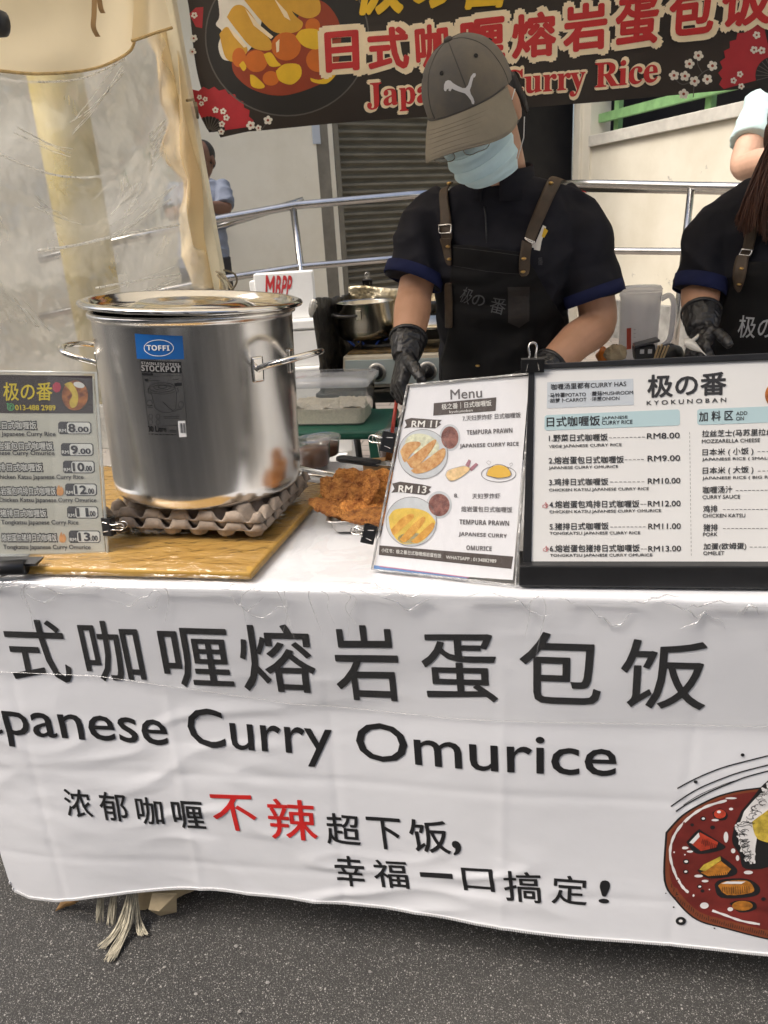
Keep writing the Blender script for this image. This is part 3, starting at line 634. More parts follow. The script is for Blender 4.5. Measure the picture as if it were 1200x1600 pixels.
for ch, x0, x1, yt, yb in (('不', 331, 405, 1240, 1297), ('辣', 416, 497, 1246, 1311)): x0, x1 = lean(x0, x1, yt, yb); sl_ = .06*(x1-x0)/2; p.text(ch, (x0, yb-sl_), (x1, yb+sl_), yb-yt-3, .008, .0012)
p.build('red_lettering', M('cloth_red', (.55, .016, .014), .6, var=.1, vs=30), tc_)
# curry plate drawn on the cloth
zc = lambda X, Y: (1000+X/4.445, 1140+Y/4.445)
def cpoly(pr_, pts, off, n=5): pr_.poly([zc(*a) for a in (smoothcurve(list(pts)+[pts[0]], n)[:-1] if n else pts)], off)
OUT = [(190, 715), (300, 598), (450, 508), (600, 448), (800, 412), (1100, 400), (1500, 520), (1750, 800), (1700, 1150), (1400, 1400), (1100, 1465), (890, 1445), (600, 1372), (400, 1312), (262, 1185), (178, 1040)]
ctr = (900, 930)
grow = lambda k: [(ctr[0]+(x-ctr[0])*k, ctr[1]+(y-ctr[1])*k) for x, y in OUT]
p = Print(cs, CS); cpoly(p, grow(1.02), .0010)
p.build('plate_outline', INK, tc_)
MAR = M('maroon_ink', (.155, .018, .014), .55, var=.18, vs=25); LMAR = M('brown_ink', (.20, .05, .02), .55, var=.15, vs=25); PW = M('print_white', (.74, .72, .70), .6)
p = Print(cs, CS); cpoly(p, grow(1.0), .0013); p.build('plate_side', LMAR, tc_)
p = Print(cs, CS); cpoly(p, [(ctr[0]+(x-ctr[0])*.96, ctr[1]+(y-ctr[1])*.93-22) for x, y in OUT], .0016); p.build('sauce', MAR, tc_)
hl = Print(cs, CS)
hl.line([zc(*a) for a in smoothcurve([(600, 480), (450, 530), (330, 610), (240, 720), (205, 850), (235, 980), (290, 1080), (335, 1130)], 6)], [1.2, 2.5, 3, 4, 3.5, 3, 3, 4, 3, 2, 3.5, 3]*4, .0020) if False else None
c_ = smoothcurve([(600, 485), (450, 532), (330, 612), (240, 722), (207, 850), (237, 980), (290, 1080), (335, 1125)], 6)
hl.line([zc(*a) for a in c_], [2.6+2.0*abs(math.sin(i*.9)) for i in range(len(c_))], .0020)
c_ = smoothcurve([(500, 1250), (600, 1285), (700, 1320), (830, 1345)], 5); hl.line([zc(*a) for a in c_], [2.2+1.8*abs(math.sin(i*.8+1)) for i in range(len(c_))], .0020)
for (x, y, a, b) in ((445, 1215, 30, 22), (595, 740, 16, 38), (645, 835, 15, 17), (675, 885, 12, 20), (750, 985, 32, 13), (310, 815, 25, 10), (345, 840, 22, 8), (405, 1010, 30, 10), (450, 1045, 24, 9), (520, 622, 26, 8), (625, 1240, 20, 14), (630, 545, 15, 9), (235, 845, 6, 6), (370, 1145, 7, 9), (310, 862, 5, 5), (480, 1103, 5, 5), (630, 470, 40, 7)): hl.ell(zc(x, y), a/4.445, b/4.445, .0020, 14)
hl.build('highlight', PW, tc_)
bl = Print(cs, CS); rr_ = random.Random(3)
for P_ in ([(320, 775), (400, 690), (430, 700), (545, 770), (590, 815), (480, 850), (380, 850)], [(395, 970), (540, 880), (570, 880), (670, 960), (640, 1010), (470, 1025)], [(515, 1070), (560, 1035), (740, 1030), (830, 1090), (790, 1150), (560, 1160)], [(620, 1200), (680, 1180), (790, 1190), (800, 1240), (690, 1262)], [(500, 570), (555, 540), (605, 580), (590, 620), (520, 615)]): cpoly(bl, P_, .0020, 4)
for (x, y, r) in ((437, 612, 20), (360, 655, 13), (502, 673, 17), (318, 910, 22), (316, 980, 19), (412, 1083, 18), (432, 1113, 14), (855, 1170, 16), (282, 1322, 36), (710, 170, 14), (385, 357, 14), (178, 1130, 5), (232, 1226, 7), (515, 1373, 6)): bl.ell(zc(x, y), r/4.445, r*.8/4.445, .0020, 14)
for s0, wd in ((((258, 405), (390, 335), (560, 265), (720, 220), (1000, 150)), 2.0), (((213, 530), (380, 420), (560, 340), (720, 285), (1000, 215)), 2.0), (((248, 565), (330, 510), (480, 430), (640, 362), (760, 318), (1000, 255)), 2.0), (((300, 520), (420, 445), (600, 370), (700, 340)), 1.0)): bl.line([zc(*a) for a in smoothcurve(s0, 5)], wd, .0012)
# dark bed under the rice
cpoly(bl, [(700, 560), (760, 490), (860, 370), (960, 330), (1100, 500), (960, 900), (730, 960), (690, 860), (640, 780), (650, 680)], .0019, 4)
bl.build('black_line', INK, tc_)
rc = Print(cs, CS); cpoly(rc, [(720, 560), (800, 470), (880, 400), (960, 360), (960, 560), (840, 640), (800, 800), (790, 900), (740, 890), (690, 790), (680, 690)], .0024, 5)
grains = []
for k in range(60):
    t = k/59; x = interp([0, .5, 1], [900, 690, 770], t)+rr_.uniform(-26, 40); y = interp([0, .5, 1], [385, 690, 900], t)+rr_.uniform(-15, 15); an_ = rr_.uniform(0, 180); rc.ell(zc(x, y), 30/4.445, 13/4.445, .0028, 12, an_); grains.append((x, y, an_))
rc.build('rice', PW, tc_)
bl2 = Print(cs, CS)
for x, y, an_ in grains:
    bl2.line([zc(x+30*math.cos(R(an_+t))*math.cos(0)*.9, y+15*math.sin(R(an_+t))) for t in (20, 60, 100, 140, 180)], .8, .0034)
for x0, y0, x1, y1, hx_, hy_, n in ((425, 745, 535, 790, -6, 45, 9), (470, 1005, 625, 970, 4, 30, 11), (560, 1080, 760, 1075, 3, 55, 13)):
    for k in range(n): t = (k+.5)/n; bl2.line([zc(x0+(x1-x0)*t, y0+(y1-y0)*t), zc(x0+(x1-x0)*t+hx_, y0+(y1-y0)*t+hy_*rr_.uniform(.6, 1))], .7, .0034)
for k in range(46): t = k/45; x = 215+(680)*t; y = interp([215, 270, 420, 600, 895], [1085, 1190, 1300, 1355, 1425], x); bl2.line([zc(x, y), zc(x+rr_.uniform(2, 8), y-rr_.uniform(16, 34))], .8, .0034)
bl2.build('hatching', INK, tc_)
yl = Print(cs, CS); cpoly(yl, [(775, 630), (850, 575), (960, 520), (960, 760), (835, 760), (790, 710)], .0030, 3); cpoly(yl, [(410, 965), (440, 930), (555, 872), (560, 900), (450, 975)], .0024, 0); yl.build('egg', M('yellow_ink', (.52, .38, .05), .55, var=.35, vs=90), tc_)
rd = Print(cs, CS); cpoly(rd, [(355, 785), (415, 705), (540, 775), (530, 810), (420, 835)], .0024, 0); rd.ell(zc(552, 578), 42/4.445, 32/4.445, .0024, 18); rd.build('carrot', M('carrot_ink', (.42, .045, .02), .55, var=.35, vs=70), tc_)
og = Print(cs, CS); og.ell(zc(708, 1215), 72/4.445, 34/4.445, .0024, 20); cpoly(og, [(540, 1075), (590, 1045), (735, 1040), (785, 1085), (770, 1125), (600, 1140)], .0024, 3); cpoly(og, [(420, 985), (560, 905), (630, 960), (600, 1000), (470, 1010)], .0024, 0); og.build('potato', M('orange_ink', (.42, .16, .02), .55, var=.4, vs=80), tc_)
wd_ = Print(cs, CS); cpoly(wd_, [(340, 775), (405, 705), (412, 735), (365, 785)], .0028, 0); cpoly(wd_, [(560, 1060), (600, 1045), (730, 1045), (700, 1062)], .0028, 0)
for (x, y, r) in ((437, 608, 11), (318, 906, 13), (316, 976, 11), (412, 1080, 10), (545, 562, 14), (280, 1318, 14)): wd_.ell(zc(x, y), r/4.445, r*.7/4.445, .0030, 12)
wd_.build('glint', PW, tc_)

# clear protective sheet over the table and down the front
FILM = clear('clear_film', (.985, .985, .985), haze=.012, gloss=.02, rough=.05, bump=.7, bs=7, bd=.02, stretch=(1, 1, 1))
FMP = [aY(x, y, -.056) for x, y in ((0, 1047), (150, 1056), (300, 1078), (450, 1102), (700, 1120), (950, 1128), (1200, 1136))]
def filmz(x): return interp([p_.x for p_ in FMP], [p_.z for p_ in FMP], x)
def film(u, v):
    x = CLX0+.004+(CLX1-CLX0-.008)*u
    big = noise.noise(Vector((x*8, 2, v*3))); puck = .010*max(0, noise.noise(Vector((x*6, 5, 0)))+.25)+.006*max(0, noise.noise(Vector((x*17, 5, v*4))))
    if v < .45:
        k = v/.45; z = filmz(x)+(.744-filmz(x))*k; return Vector((x, clothy(x, z)-.0045-.004*k*abs(big)-.006*k*max(0, math.sin(x*31+2*math.sin(x*7))), z))
    if v < .6:
        a = (v-.45)/.15*math.pi/2; y0 = clothy(x, .744); e = .006+puck*math.sin(2*a)*.9
        return Vector((x, y0-.0085+.022*(1-math.cos(a))-e*math.cos(a)*.5, .744+.0105*math.sin(a)+e*math.sin(a)*.6))
    k = (v-.6)/.4; y0 = clothy(x, .744)+.0135; y = y0+(TY1-.003-y0)*k
    return Vector((x, y, .7548+.0036*math.exp(-k*12)+.0012*noise.noise(Vector((x*11, y*11, 4)))+.003*max(0, noise.noise(Vector((x*7, y*9, 1))))*math.exp(-k*2)))
mb = MB(); mb.grid(300, 110, film); ps = setp(mb.build('plastic_sheet', FILM, None, True), 'clear plastic sheet over the table top, folded down over the upper part of the cloth', 'plastic sheet'); ORI[ps.name] = Vector((0, 0, 0))
GLINT = clear('film_glint', (.99, .99, .99), haze=.30, hazecol=(.97, .97, .97), gloss=.20, rough=.08, bump=.5, bs=80, bd=.01)  # whitish tubes along the crumples stand in for bright sky reflections
def filmp(x, v, e=.001): p_ = film((x-CLX0-.004)/(CLX1-CLX0-.008), v); return p_+Vector((0, -e, e))
rf = random.Random(21)
for k in range(34):
    x0 = rf.choice([rf.uniform(-.98, -.45), rf.uniform(-.5, -.15), rf.uniform(-.12, .55)]); L_ = rf.uniform(.02, .10); v0 = rf.uniform(.38, .54); pts = []
    for i in range(9): t = i/8; pts.append(filmp(x0+L_*t, min(.58, v0+.03*math.sin(t*5+k)+rf.uniform(-.012, .012))))
    mb = MB(); r_ = rf.uniform(.0005, .0014); mb.tube(smoothcurve([tuple(p_) for p_ in pts], 3), [r_*max(.15, math.sin(math.pi*i/24)) for i in range(25)], 5); mb.build('glint_crease', GLINT, ps, True)
for k in range(12):
    x0 = rf.choice([-.47, -.43, -.40, -.30, -.26, -.80, .02, -.36, -.55])+rf.uniform(-.02, .02); v1_ = rf.uniform(.22, .36); pts = [filmp(x0+rf.uniform(-.006, .006)+.03*(t-.5)*rf.uniform(-1, 1), .50*(1-t)+v1_*t) for t in (0, .3, .6, 1)]
    mb = MB(); r_ = rf.uniform(.0005, .0012); mb.tube(smoothcurve([tuple(p_) for p_ in pts], 4), [r_*(1-.8*i/12) for i in range(13)], 5); mb.build('glint_crease', GLINT, ps, True)
mb = MB(); mb.tube([filmp(CLX0+.01+(CLX1-CLX0-.02)*i/120, 0, .0004) for i in range(121)], .0006, 5); mb.build('edge', clear('film_edge', (.98, .98, .98), haze=.25, gloss=.06, bump=.2), ps, True)
# ================================================================ ON THE TABLE
# ---- ochre board wrapped in film
bd_ = thing('board', (-.62, .2, .756), 'turmeric stained wooden board wrapped in clear film under the stockpot', 'board')
WOOD = M('ochre_wood', (.36, .20, .03), .5, col2=(.44, .265, .055), vs=7, stretch=(1.2, 9, 1), bump=.15, bs=30)
Bq = [(-.80, -.040), (-.408, -.042), (-.385, .385), (-.985, .52)]
mb = MB(); mb.hexa([Vector((x, y, .7575)) for x, y in Bq], [Vector((x, y, .770)) for x, y in Bq]); mb.build('wood', WOOD, bd_, bevel=.003)
def bwrap(u, v):
    a = Vector((*Bq[0], 0)).lerp(Vector((*Bq[1], 0)), u); b = Vector((*Bq[3], 0)).lerp(Vector((*Bq[2], 0)), u); q = a.lerp(b, v)
    c = Vector((-.62, .2, 0)); q = c+(q-c)*1.012
    e = min(u, 1-u, v, 1-v); z = .772+.0025*noise.noise(Vector((q.x*14, q.y*14, 0)))+.002*noise.noise(Vector((q.x*45, q.y*30, 2)))
    if e < .012: z -= .014*(1-e/.012)
    return Vector((q.x, q.y, z))
mb = MB(); mb.grid(80, 80, bwrap); mb.build('film_wrap', clear('board_film', (.98, .97, .94), haze=.05, gloss=.01, rough=.07, bump=.8, bs=22, bd=.012, stretch=(1, 2.2, 1)), bd_, True)
mb = MB()
for k in range(5): mb.ell((-.665+.012*k, .10+.006*math.sin(k*2), .779+.003*math.sin(k)), (.013, .009, .006), nu=8, nv=6)
cr = setp(link('crumpled_film', fuse(mb, .003, 2), clear('scrap_film', (.9, .95, .98), haze=.4, gloss=.2, bump=1, bs=50), None, True), 'crumpled scrap of clear film on the ochre board beside the stockpot', 'film scrap')
# ---- egg trays
PULP = M('pulp', (.29, .235, .185), .92, var=.18, vs=30, bump=.6, bs=220, bd=.002)
def egg_tray(z0, ang, cx, cy, label):
    n = 6; S = .30; res = 12
    def f(u, v):
        x = (u-.5)*S; y = (v-.5)*S*.78; a = abs(math.sin(math.pi*n*u)); b = abs(math.sin(math.pi*n*v)); e = min(u, 1-u, v, 1-v)
        h = .021+.0155*max(-1, min(1, 2.3*(math.cos(2*math.pi*n*u)+math.cos(2*math.pi*n*v))/2)); h = h if e > .004 else .020
        if e < .05: h = h*.9
        x += .0012*noise.noise(Vector((u*30, v*30, z0))); h += .001*noise.noise(Vector((u*40, v*40, z0*9)))
        c, s_ = math.cos(ang), math.sin(ang); return Vector((cx+x*c-y*s_, cy+x*s_+y*c, z0+h))
    mb = MB(); mb.grid(n*res, n*res, f); o = mb.build('egg_tray', PULP, None, True, solid=.0028)
    ORI[o.name] = Vector((0, 0, 0)); return setp(o, label, 'egg tray', 'egg trays under the stockpot')
egg_tray(.7735, R(-3), -.566, .196, 'lower grey pulp egg tray, lying on the ochre board under the stockpot')
egg_tray(.7885, R(-5), -.563, .200, 'upper grey pulp egg tray, directly beneath the base of the stockpot')
# ---- stockpot
PC = Vector((-.575, .232, .8255)); PTM = Matrix.Rotation(R(2.4), 3, 'Y') @ Matrix.Rotation(R(-.6), 3, 'X'); PR = .1685; PH = .312
pot = thing('stockpot', PC, 'large stainless steel stockpot with lid and blue label standing on pulp egg trays', 'stockpot')
def steel(key, rough, stretch, col=(.66, .64, .61), bump=.12, bs=6, aniso=.6):
    m = M(key, col, rough, metal=1, aniso=aniso); nt = m.node_tree; N = nt.nodes; L = nt.links; b = N['Principled BSDF']
    if aniso: tg_ = N.new('ShaderNodeTangent'); tg_.direction_type = 'RADIAL'; tg_.axis = 'Z'; L.new(tg_.outputs[0], b.inputs['Tangent'])
    tc = N.new('ShaderNodeTexCoord'); mp = N.new('ShaderNodeMapping'); mp.inputs['Scale'].default_value = stretch; L.new(tc.outputs['Object'], mp.inputs[0])
    n = N.new('ShaderNodeTexNoise'); n.inputs['Scale'].default_value = bs; n.inputs['Detail'].default_value = 4; L.new(mp.outputs[0], n.inputs['Vector'])
    bp = N.new('ShaderNodeBump'); bp.inputs['Strength'].default_value = bump; bp.inputs['Distance'].default_value = .004; L.new(n.outputs[0], bp.inputs['Height']); L.new(bp.outputs[0], b.inputs['Normal'])
    n2 = N.new('ShaderNodeTexNoise'); n2.inputs['Scale'].default_value = 14; n2.inputs['Detail'].default_value = 8; L.new(mp.outputs[0] if aniso else tc.outputs['Object'], n2.inputs['Vector'])
    if aniso: cr_ = N.new('ShaderNodeValToRGB'); n2.inputs['Scale'].default_value = 70; cr_.color_ramp.elements[0].position = .3; cr_.color_ramp.elements[1].position = .7; cr_.color_ramp.elements[0].color = tuple(c*.86 for c in col)+(1,); cr_.color_ramp.elements[1].color = (*col, 1); L.new(n2.outputs[0], cr_.inputs[0]); L.new(cr_.outputs[0], b.inputs['Base Color'])
    mr = N.new('ShaderNodeMapRange'); mr.inputs['To Min'].default_value = rough*.7; mr.inputs['To Max'].default_value = rough*1.4; L.new(n2.outputs[0], mr.inputs[0]); L.new(mr.outputs[0], b.inputs['Roughness']); return m
BRUSH = steel('brushed_steel', .175, (1, 1, .02), col=(.86, .84, .80), bump=.0, bs=6, aniso=.88)
POLI = steel('polished_steel', .11, (1, 1, 1), col=(.74, .72, .68), bump=.05, bs=12, aniso=0)
prof = [(PR-.016, 0), (PR-.006, .003), (PR-.001, .012), (PR, .03), (PR, PH-.012), (PR+.001, PH-.008), (PR+.0055, PH-.006), (PR+.0065, PH-.001), (PR+.004, PH+.003), (PR-.002, PH+.003), (PR-.003, PH-.006), (PR-.003, .01), (PR-.02, .005)]
mb = MB(); mb.lathe(prof, PC, 128, PTM, cap=False); mb.add([PC+PTM @ Vector(((PR-.016)*math.cos(k*math.pi/32), (PR-.016)*math.sin(k*math.pi/32), 0)) for k in range(64)], [tuple(range(64))]); mb.build('body', BRUSH, pot, True)
LR = .188
LM = PTM @ Matrix.Rotation(R(1.6), 3, 'Y')
lidp = [(LR-.002, .003), (LR, .006), (LR-.002, .010), (LR-.010, .0125), (LR-.016, .011), (LR-.020, .003), (LR-.026, -.004), (LR-.050, -.006), (.115, -.005), (.098, .004), (.088, .0085), (.062, .0095), (.056, .006), (.050, .0065), (.02, .008), (.0001, .0085)]
lid_c = PC+PTM @ Vector((0, 0, PH+.006))
mb = MB(); mb.lathe(lidp, lid_c, 128, LM, cap=False)
mb.lathe([(LR-.002, .003), (LR-.012, .0015), (LR-.024, -.006), (.001, -.009)], lid_c, 96, LM, cap=False)
lid = mb.build('lid', POLI, pot, True)
HA = None
def pot_pt(a, r, z): return PC+PTM @ Vector((r*math.cos(a), r*math.sin(a), z))
for a, px_ in ((R(-17), 0), (R(183), 0)):
    hnd = MB(); pts = []
    for (da, dr, dz) in ((-.29, .002, .226), (-.295, .010, .230), (-.285, .036, .238), (-.20, .062, .246), (0, .072, .250), (.20, .062, .246), (.285, .036, .238), (.295, .010, .230), (.29, .002, .226)): pts.append(pot_pt(a+da, PR+dr, dz))
    hnd.tube(smoothcurve([tuple(p) for p in pts], 5), .0052, 10); ho = hnd.build('handle', POLI, pot, True)
    for da in (-.29, .29):
        fl_ = MB(); fl_.grid(8, 10, lambda u, v: pot_pt(a+da+(u-.5)*.13*(1-.2*abs(v-.5)), PR+.0016, .206+.040*v)); fo = fl_.build('bracket', POLI, ho, True, solid=.0024)
# label: picture px -> cylinder
iM = PTM.inverted()
class Cyl:
    def uv(s, px, py):
        d = iM @ ray(px, py); o = iM @ (CAM-PC); a = d.x*d.x+d.y*d.y; b = 2*(o.x*d.x+o.y*d.y); c = o.x*o.x+o.y*o.y-PR*PR; t = (-b-math.sqrt(b*b-4*a*c))/(2*a); p = o+d*t
        return math.atan2(p.y, p.x)*PR, p.z
    def P(s, u, v, off=0): a = u/PR; return pot_pt(a, PR+off, v)
cy = Cyl()
lb = lambda X, Y: (100+X/5.715, 440+Y/5.715)
p = Print(cy, .006); p.poly([lb(632, 464), lb(1058, 485), lb(1073, 692), lb(652, 688)], .0004); p.build('blue_label', M('label_blue', (.012, .11, .36), .35, var=.05, vs=20), pot)
p = Print(cy, .006); p.ring(lb(848, 592), 130/5.715, 72/5.715, 1.0, .0009, 40); p.text('𝗧𝗢𝗙𝗙𝗜', lb(745, 612), lb(945, 616), 8.2, .01, .0009); 
p.poly([lb(1018, 1245), lb(1082, 1243), lb(1096, 1385), lb(1030, 1388)], .0010); p.build('white_print', M('label_white', (.78, .78, .77), .4), pot)
LBK = M('label_black', (.012, .012, .013), .35)
p = Print(cy, .006); p.poly([lb(686, 702), lb(1045, 718), lb(1053, 818), lb(692, 806)], .0005); p.poly([lb(697, 815), lb(795, 820), lb(797, 840), lb(699, 836)], .0005)
for x in range(7): p.line([lb(1034+x*8, 1262), lb(1042+x*8, 1350)], .35+.35*(x % 3), .0014)
p.line([lb(700, 845), lb(1058, 835), lb(1100, 1280)], .35, .0006); p.line([lb(705, 850), lb(755, 1290), lb(1015, 1283)], .35, .0006)
p.ring(lb(875, 945), 115/5.715, 42/5.715, .5, .0006); p.ring(lb(878, 942), 75/5.715, 26/5.715, .4, .0006); p.ring(lb(880, 940), 38/5.715, 13/5.715, .7, .0006); p.ring(lb(876, 965), 125/5.715, 38/5.715, .4, .0006)
p.line([lb(775, 975), lb(815, 1130), lb(870, 1165), lb(950, 1170), lb(1000, 1130), lb(1005, 975)], .4, .0006); p.line([lb(885, 1075), lb(975, 1160), lb(1010, 1150)], .5, .0006)
p.line([lb(755, 950), lb(752, 990), lb(780, 1005)], .6, .0006); p.line([lb(1015, 950), lb(1020, 985), lb(1000, 1000)], .6, .0006)
for (x, y, n) in ((890, 1205, 3), (895, 1220, 3), (745, 1105, 1), (750, 1125, 1), (1005, 1140, 1), (975, 875, 1), (770, 885, 2)): p.line([lb(x, y), lb(x+45*n, y-1)], .45, .0006)
p.poly([lb(985, 908), lb(1050, 903), lb(1052, 930), lb(990, 936)], .0005); p.poly([lb(720, 870), lb(745, 868), lb(760, 890), lb(730, 893)], .0005)
for cx in (775, 840):
    for cyy in (1205, 1255): p.ring(lb(cx, cyy), 18/5.715, 22/5.715, .4, .0006, 14)
p.ring(lb(765, 1085), 25/5.715, 28/5.715, .4, .0006, 16); p.ring(lb(1045, 1100), 22/5.715, 30/5.715, .4, .0006, 16)
p.text('𝗦𝗧𝗢𝗖𝗞', lb(2000, 0), lb(2100, 0), 1) if False else None
p.text('30 Litre', lb(757, 1338), lb(916, 1342), 8.5, .022, .0006); p.text('Size and capacity as marked'.replace('Size and capacity as marked', '- -- --- -- - --- -- -'), lb(760, 1362), lb(1000, 1368), .8, .02, .0006)
p.text('Ø36 x 30', lb(945, 1330), lb(1002, 1332), 2.2, .02, .0006) if False else None
p.line([lb(930, 1300), lb(934, 1345)], .3, .0006); p.line([lb(945, 1328), lb(1000, 1330)], .6, .0006); p.line([lb(945, 1342), lb(1003, 1344)], .6, .0006)
p.build('black_print', LBK, pot)
p = Print(cy, .006); p.text('𝗦𝗧𝗔𝗜𝗡𝗟𝗘𝗦𝗦 𝗦𝗧𝗘𝗘𝗟', lb(694, 736), lb(1040, 752), 4.2, .005, .0010); p.text('𝗦𝗧𝗢𝗖𝗞𝗣𝗢𝗧', lb(697, 795), lb(1045, 808), 9.2, .005, .0010); p.build('silver_print', M('label_silver', (.62, .61, .59), .3, metal=.6), pot)
# ---- binder clips
CLIPS = []
def binder_clip(loc, Mx, wd, label, wire=True):
    t = thing('binder_clip', loc, label, 'binder clip', 'black binder clips')
    o = Vector(loc); h = wd*.62; d = wd*.30
    mb = MB(); P = lambda x, y, z: o+Mx @ Vector((x, y, z))
    prof = [(-.0012, 0), (-d, h*.88), (-d*.8, h), (d*.8, h), (d, h*.88), (.0012, 0)]
    mb.grid(6, 5, lambda u, v: (lambda i, f: P((u-.5)*wd, prof[i][0]*(1-f)+prof[min(i+1, 5)][0]*f, prof[i][1]*(1-f)+prof[min(i+1, 5)][1]*f))(min(int(v*5+1e-6), 4), v*5-min(int(v*5+1e-6), 4)))
    mb.build('body', M('clip_black', (.012, .012, .013), .35, spec=.5), t, solid=.0012)
    for sy in ((-1, 1) if wire else ()):
        w2 = wd*.24; pts = [(-w2*1.15, sy*.004, .002), (-w2*.9, sy*(d*.7), h*.6), (-w2*.55, sy*d*1.1, h*1.15), (-w2*.75, sy*d*1.0, h*1.75), (-w2*.4, sy*d*.9, h*2.05), (w2*.4, sy*d*.9, h*2.05), (w2*.75, sy*d*1.0, h*1.75), (w2*.55, sy*d*1.1, h*1.15), (w2*.9, sy*(d*.7), h*.6), (w2*1.15, sy*.004, .002)]
        mb = MB(); mb.tube([P(*p_) for p_ in smoothcurve(pts, 5)], .0009, 7); mb.build('wire_handle', POLI, t, True)
    return t
# ---- signs: plane from two bottom corners on the table and a lean
class Sign(Plane):
    def __init__(s, bl, br, lean, z=.757, twist=0):
        a = aZ(*bl, z); b = aZ(*br, z); u = (b-a).normalized(); back = Vector((-u.y, u.x, 0))
        v = Vector((0, 0, 1))*math.cos(R(lean))+back*math.sin(R(lean)); Plane.__init__(s, a, u, v)
    def panel(s, corners, th, off=0, mb=None):
        mb = mb or MB(); q = [s.uv(*c) for c in corners]
        mb.hexa([s.P(*c, off-th) for c in q], [s.P(*c, off) for c in q]); return mb
# -- acrylic price stand at the left
zs = lambda X, Y: (X/4.705, 560+Y/4.705)
S1 = Sign((-40, 884), (168, 875), 9)
st = thing('price_stand', aZ(60, 880, .757), 'clear acrylic price stand with yellow lettering on a dark header, left of the stockpot', 'menu stand')
PAPER = M('cream_paper', (.56, .545, .47), .6, var=.05, vs=5)
S1.panel([zs(-330, 1440), zs(770, 1435), zs(682, 135), zs(-330, 112)], .0006, -.0015).build('printed_sheet', PAPER, st)
ACR = clear('acrylic', (.97, .98, .98), haze=.06, gloss=.01, rough=.03, bump=.06, bs=5, bd=.01)
S1.panel([zs(-335, 1490), zs(795, 1482), zs(702, 150), zs(-335, 92)], .002, .002).build('acrylic_front', ACR, st)
S1.panel([zs(-335, 1490), zs(795, 1482), zs(702, 150), zs(-335, 92)], .002, -.003).build('acrylic_back', ACR, st)
edge = MB(); q4 = [S1.uv(*c) for c in (zs(-335, 92), zs(705, 105), zs(795, 1482), zs(-335, 1490))]
edge.tube([S1.P(*c, 0) for c in q4], .0028, 6); edge.build('acrylic_edge', clear('acrylic_rim', (.95, .96, .95), haze=.5, hazecol=(.8, .82, .78), gloss=.12, bump=.1), st, True)
foot = MB(); f0, f1 = S1.P(*q4[2]), S1.P(*q4[3]); fb_ = Vector((0, .09, 0)); foot.hexa([f1-Vector((0, 0, .0)), f0, f0+fb_, f1+fb_], [f1+Vector((0, 0, .003)), f0+Vector((0, 0, .003)), f0+fb_+Vector((0, 0, .003)), f1+fb_+Vector((0, 0, .003))]); foot.build('foot', ACR, st)
p = Print(S1); p.poly([zs(-328, 118), zs(676, 128), zs(684, 405), zs(-328, 402)], -.0012); p.build('header', M('header_dark', (.045, .035, .04), .5, var=.1, vs=20), st)
YI = M('yellow_ink2', (.72, .56, .03), .5); DI = M('dark_ink', (.035, .035, .045), .5); WI = M('white_ink', (.74, .73, .68), .5)
p = Print(S1); p.text('极の番', zs(28, 310), zs(388, 308), 28, .012, -.0006, .12); p.text('013-488 2989', zs(113, 380), zs(408, 382), 8, .02, -.0006); p.build('yellow_lettering', YI, st)
p = Print(S1); p.ell(zs(415, 212), 7, 8.5, -.0009, 7); p.build('flower_print', M('flower_red', (.48, .03, .07), .5), st)
p = Print(S1); p.ring(zs(78, 358), 5.2, 5.2, 1.3, -.0006, 20); p.poly([zs(45, 330), zs(62, 328), zs(55, 348)], -.0006); p.text('✆', zs(64, 374), zs(94, 374), 6.5, .03, -.0006); p.build('phone_icon', M('icon_green', (.10, .42, .16), .5), st)
FOOD = M('food_print', (.16, .035, .012), .5, col2=(.50, .17, .03), vs=90, lo=.38, hi=.62)
p = Print(S1); p.ell(zs(552, 272), 23, 26, -.0009); p.build('bowl_print', M('bowl_dark', (.03, .025, .022), .5), st)
p = Print(S1); p.ell(zs(550, 272), 20.5, 23.5, -.0006); p.build('curry_print', FOOD, st)
p = Print(S1); p.poly([zs(*a) for a in smoothcurve([(470, 190), (520, 175), (560, 230), (575, 290), (560, 350), (525, 362), (510, 320), (530, 270), (505, 225), (470, 190)], 4)[:-1]], -.0003); p.build('egg_print', M('egg_ink', (.62, .45, .06), .5, var=.3, vs=60), st)
p = Print(S1); p.ell(zs(580, 195), 9, 4.5, -.0003, 14, 15); p.build('rice_print', WI, st)
dk = Print(S1); wh = Print(S1); dk2 = Print(S1)
rows_ = [((425, 465, 668, 558), '8.00', '野菜日式咖喱饭', (-95, 268, 520), 'Vege Japanese Curry Rice', (-95, 408, 580)),
         ((445, 623, 684, 718), '9.00', '熔岩蛋包日式咖喱饭', (-70, 388, 672), 'Japanese Curry Omurice', (-95, 400, 720)),
         ((460, 752, 693, 845), '10.00', '鸡排日式咖喱饭', (-62, 312, 828), 'Chicken Katsu Japanese Curry Rice', (-30, 614, 896)),
         ((476, 920, 710, 1012), '12.00', '熔岩蛋包鸡排日式咖喱饭', (-32, 412, 1003), 'Chicken Katsu Japanese Curry Omurice', (-10, 709, 1066)),
         ((490, 1088, 720, 1178), '11.00', '猪排日式咖喱饭', (4, 342, 1166), 'Tongkatsu Japanese Curry Rice', (10, 577, 1230)),
         ((503, 1266, 736, 1358), '13.00', '熔岩蛋包猪排日式咖喱饭', (16, 418, 1346), 'Tongkatsu Japanese Curry Omurice', (26, 667, 1412))]
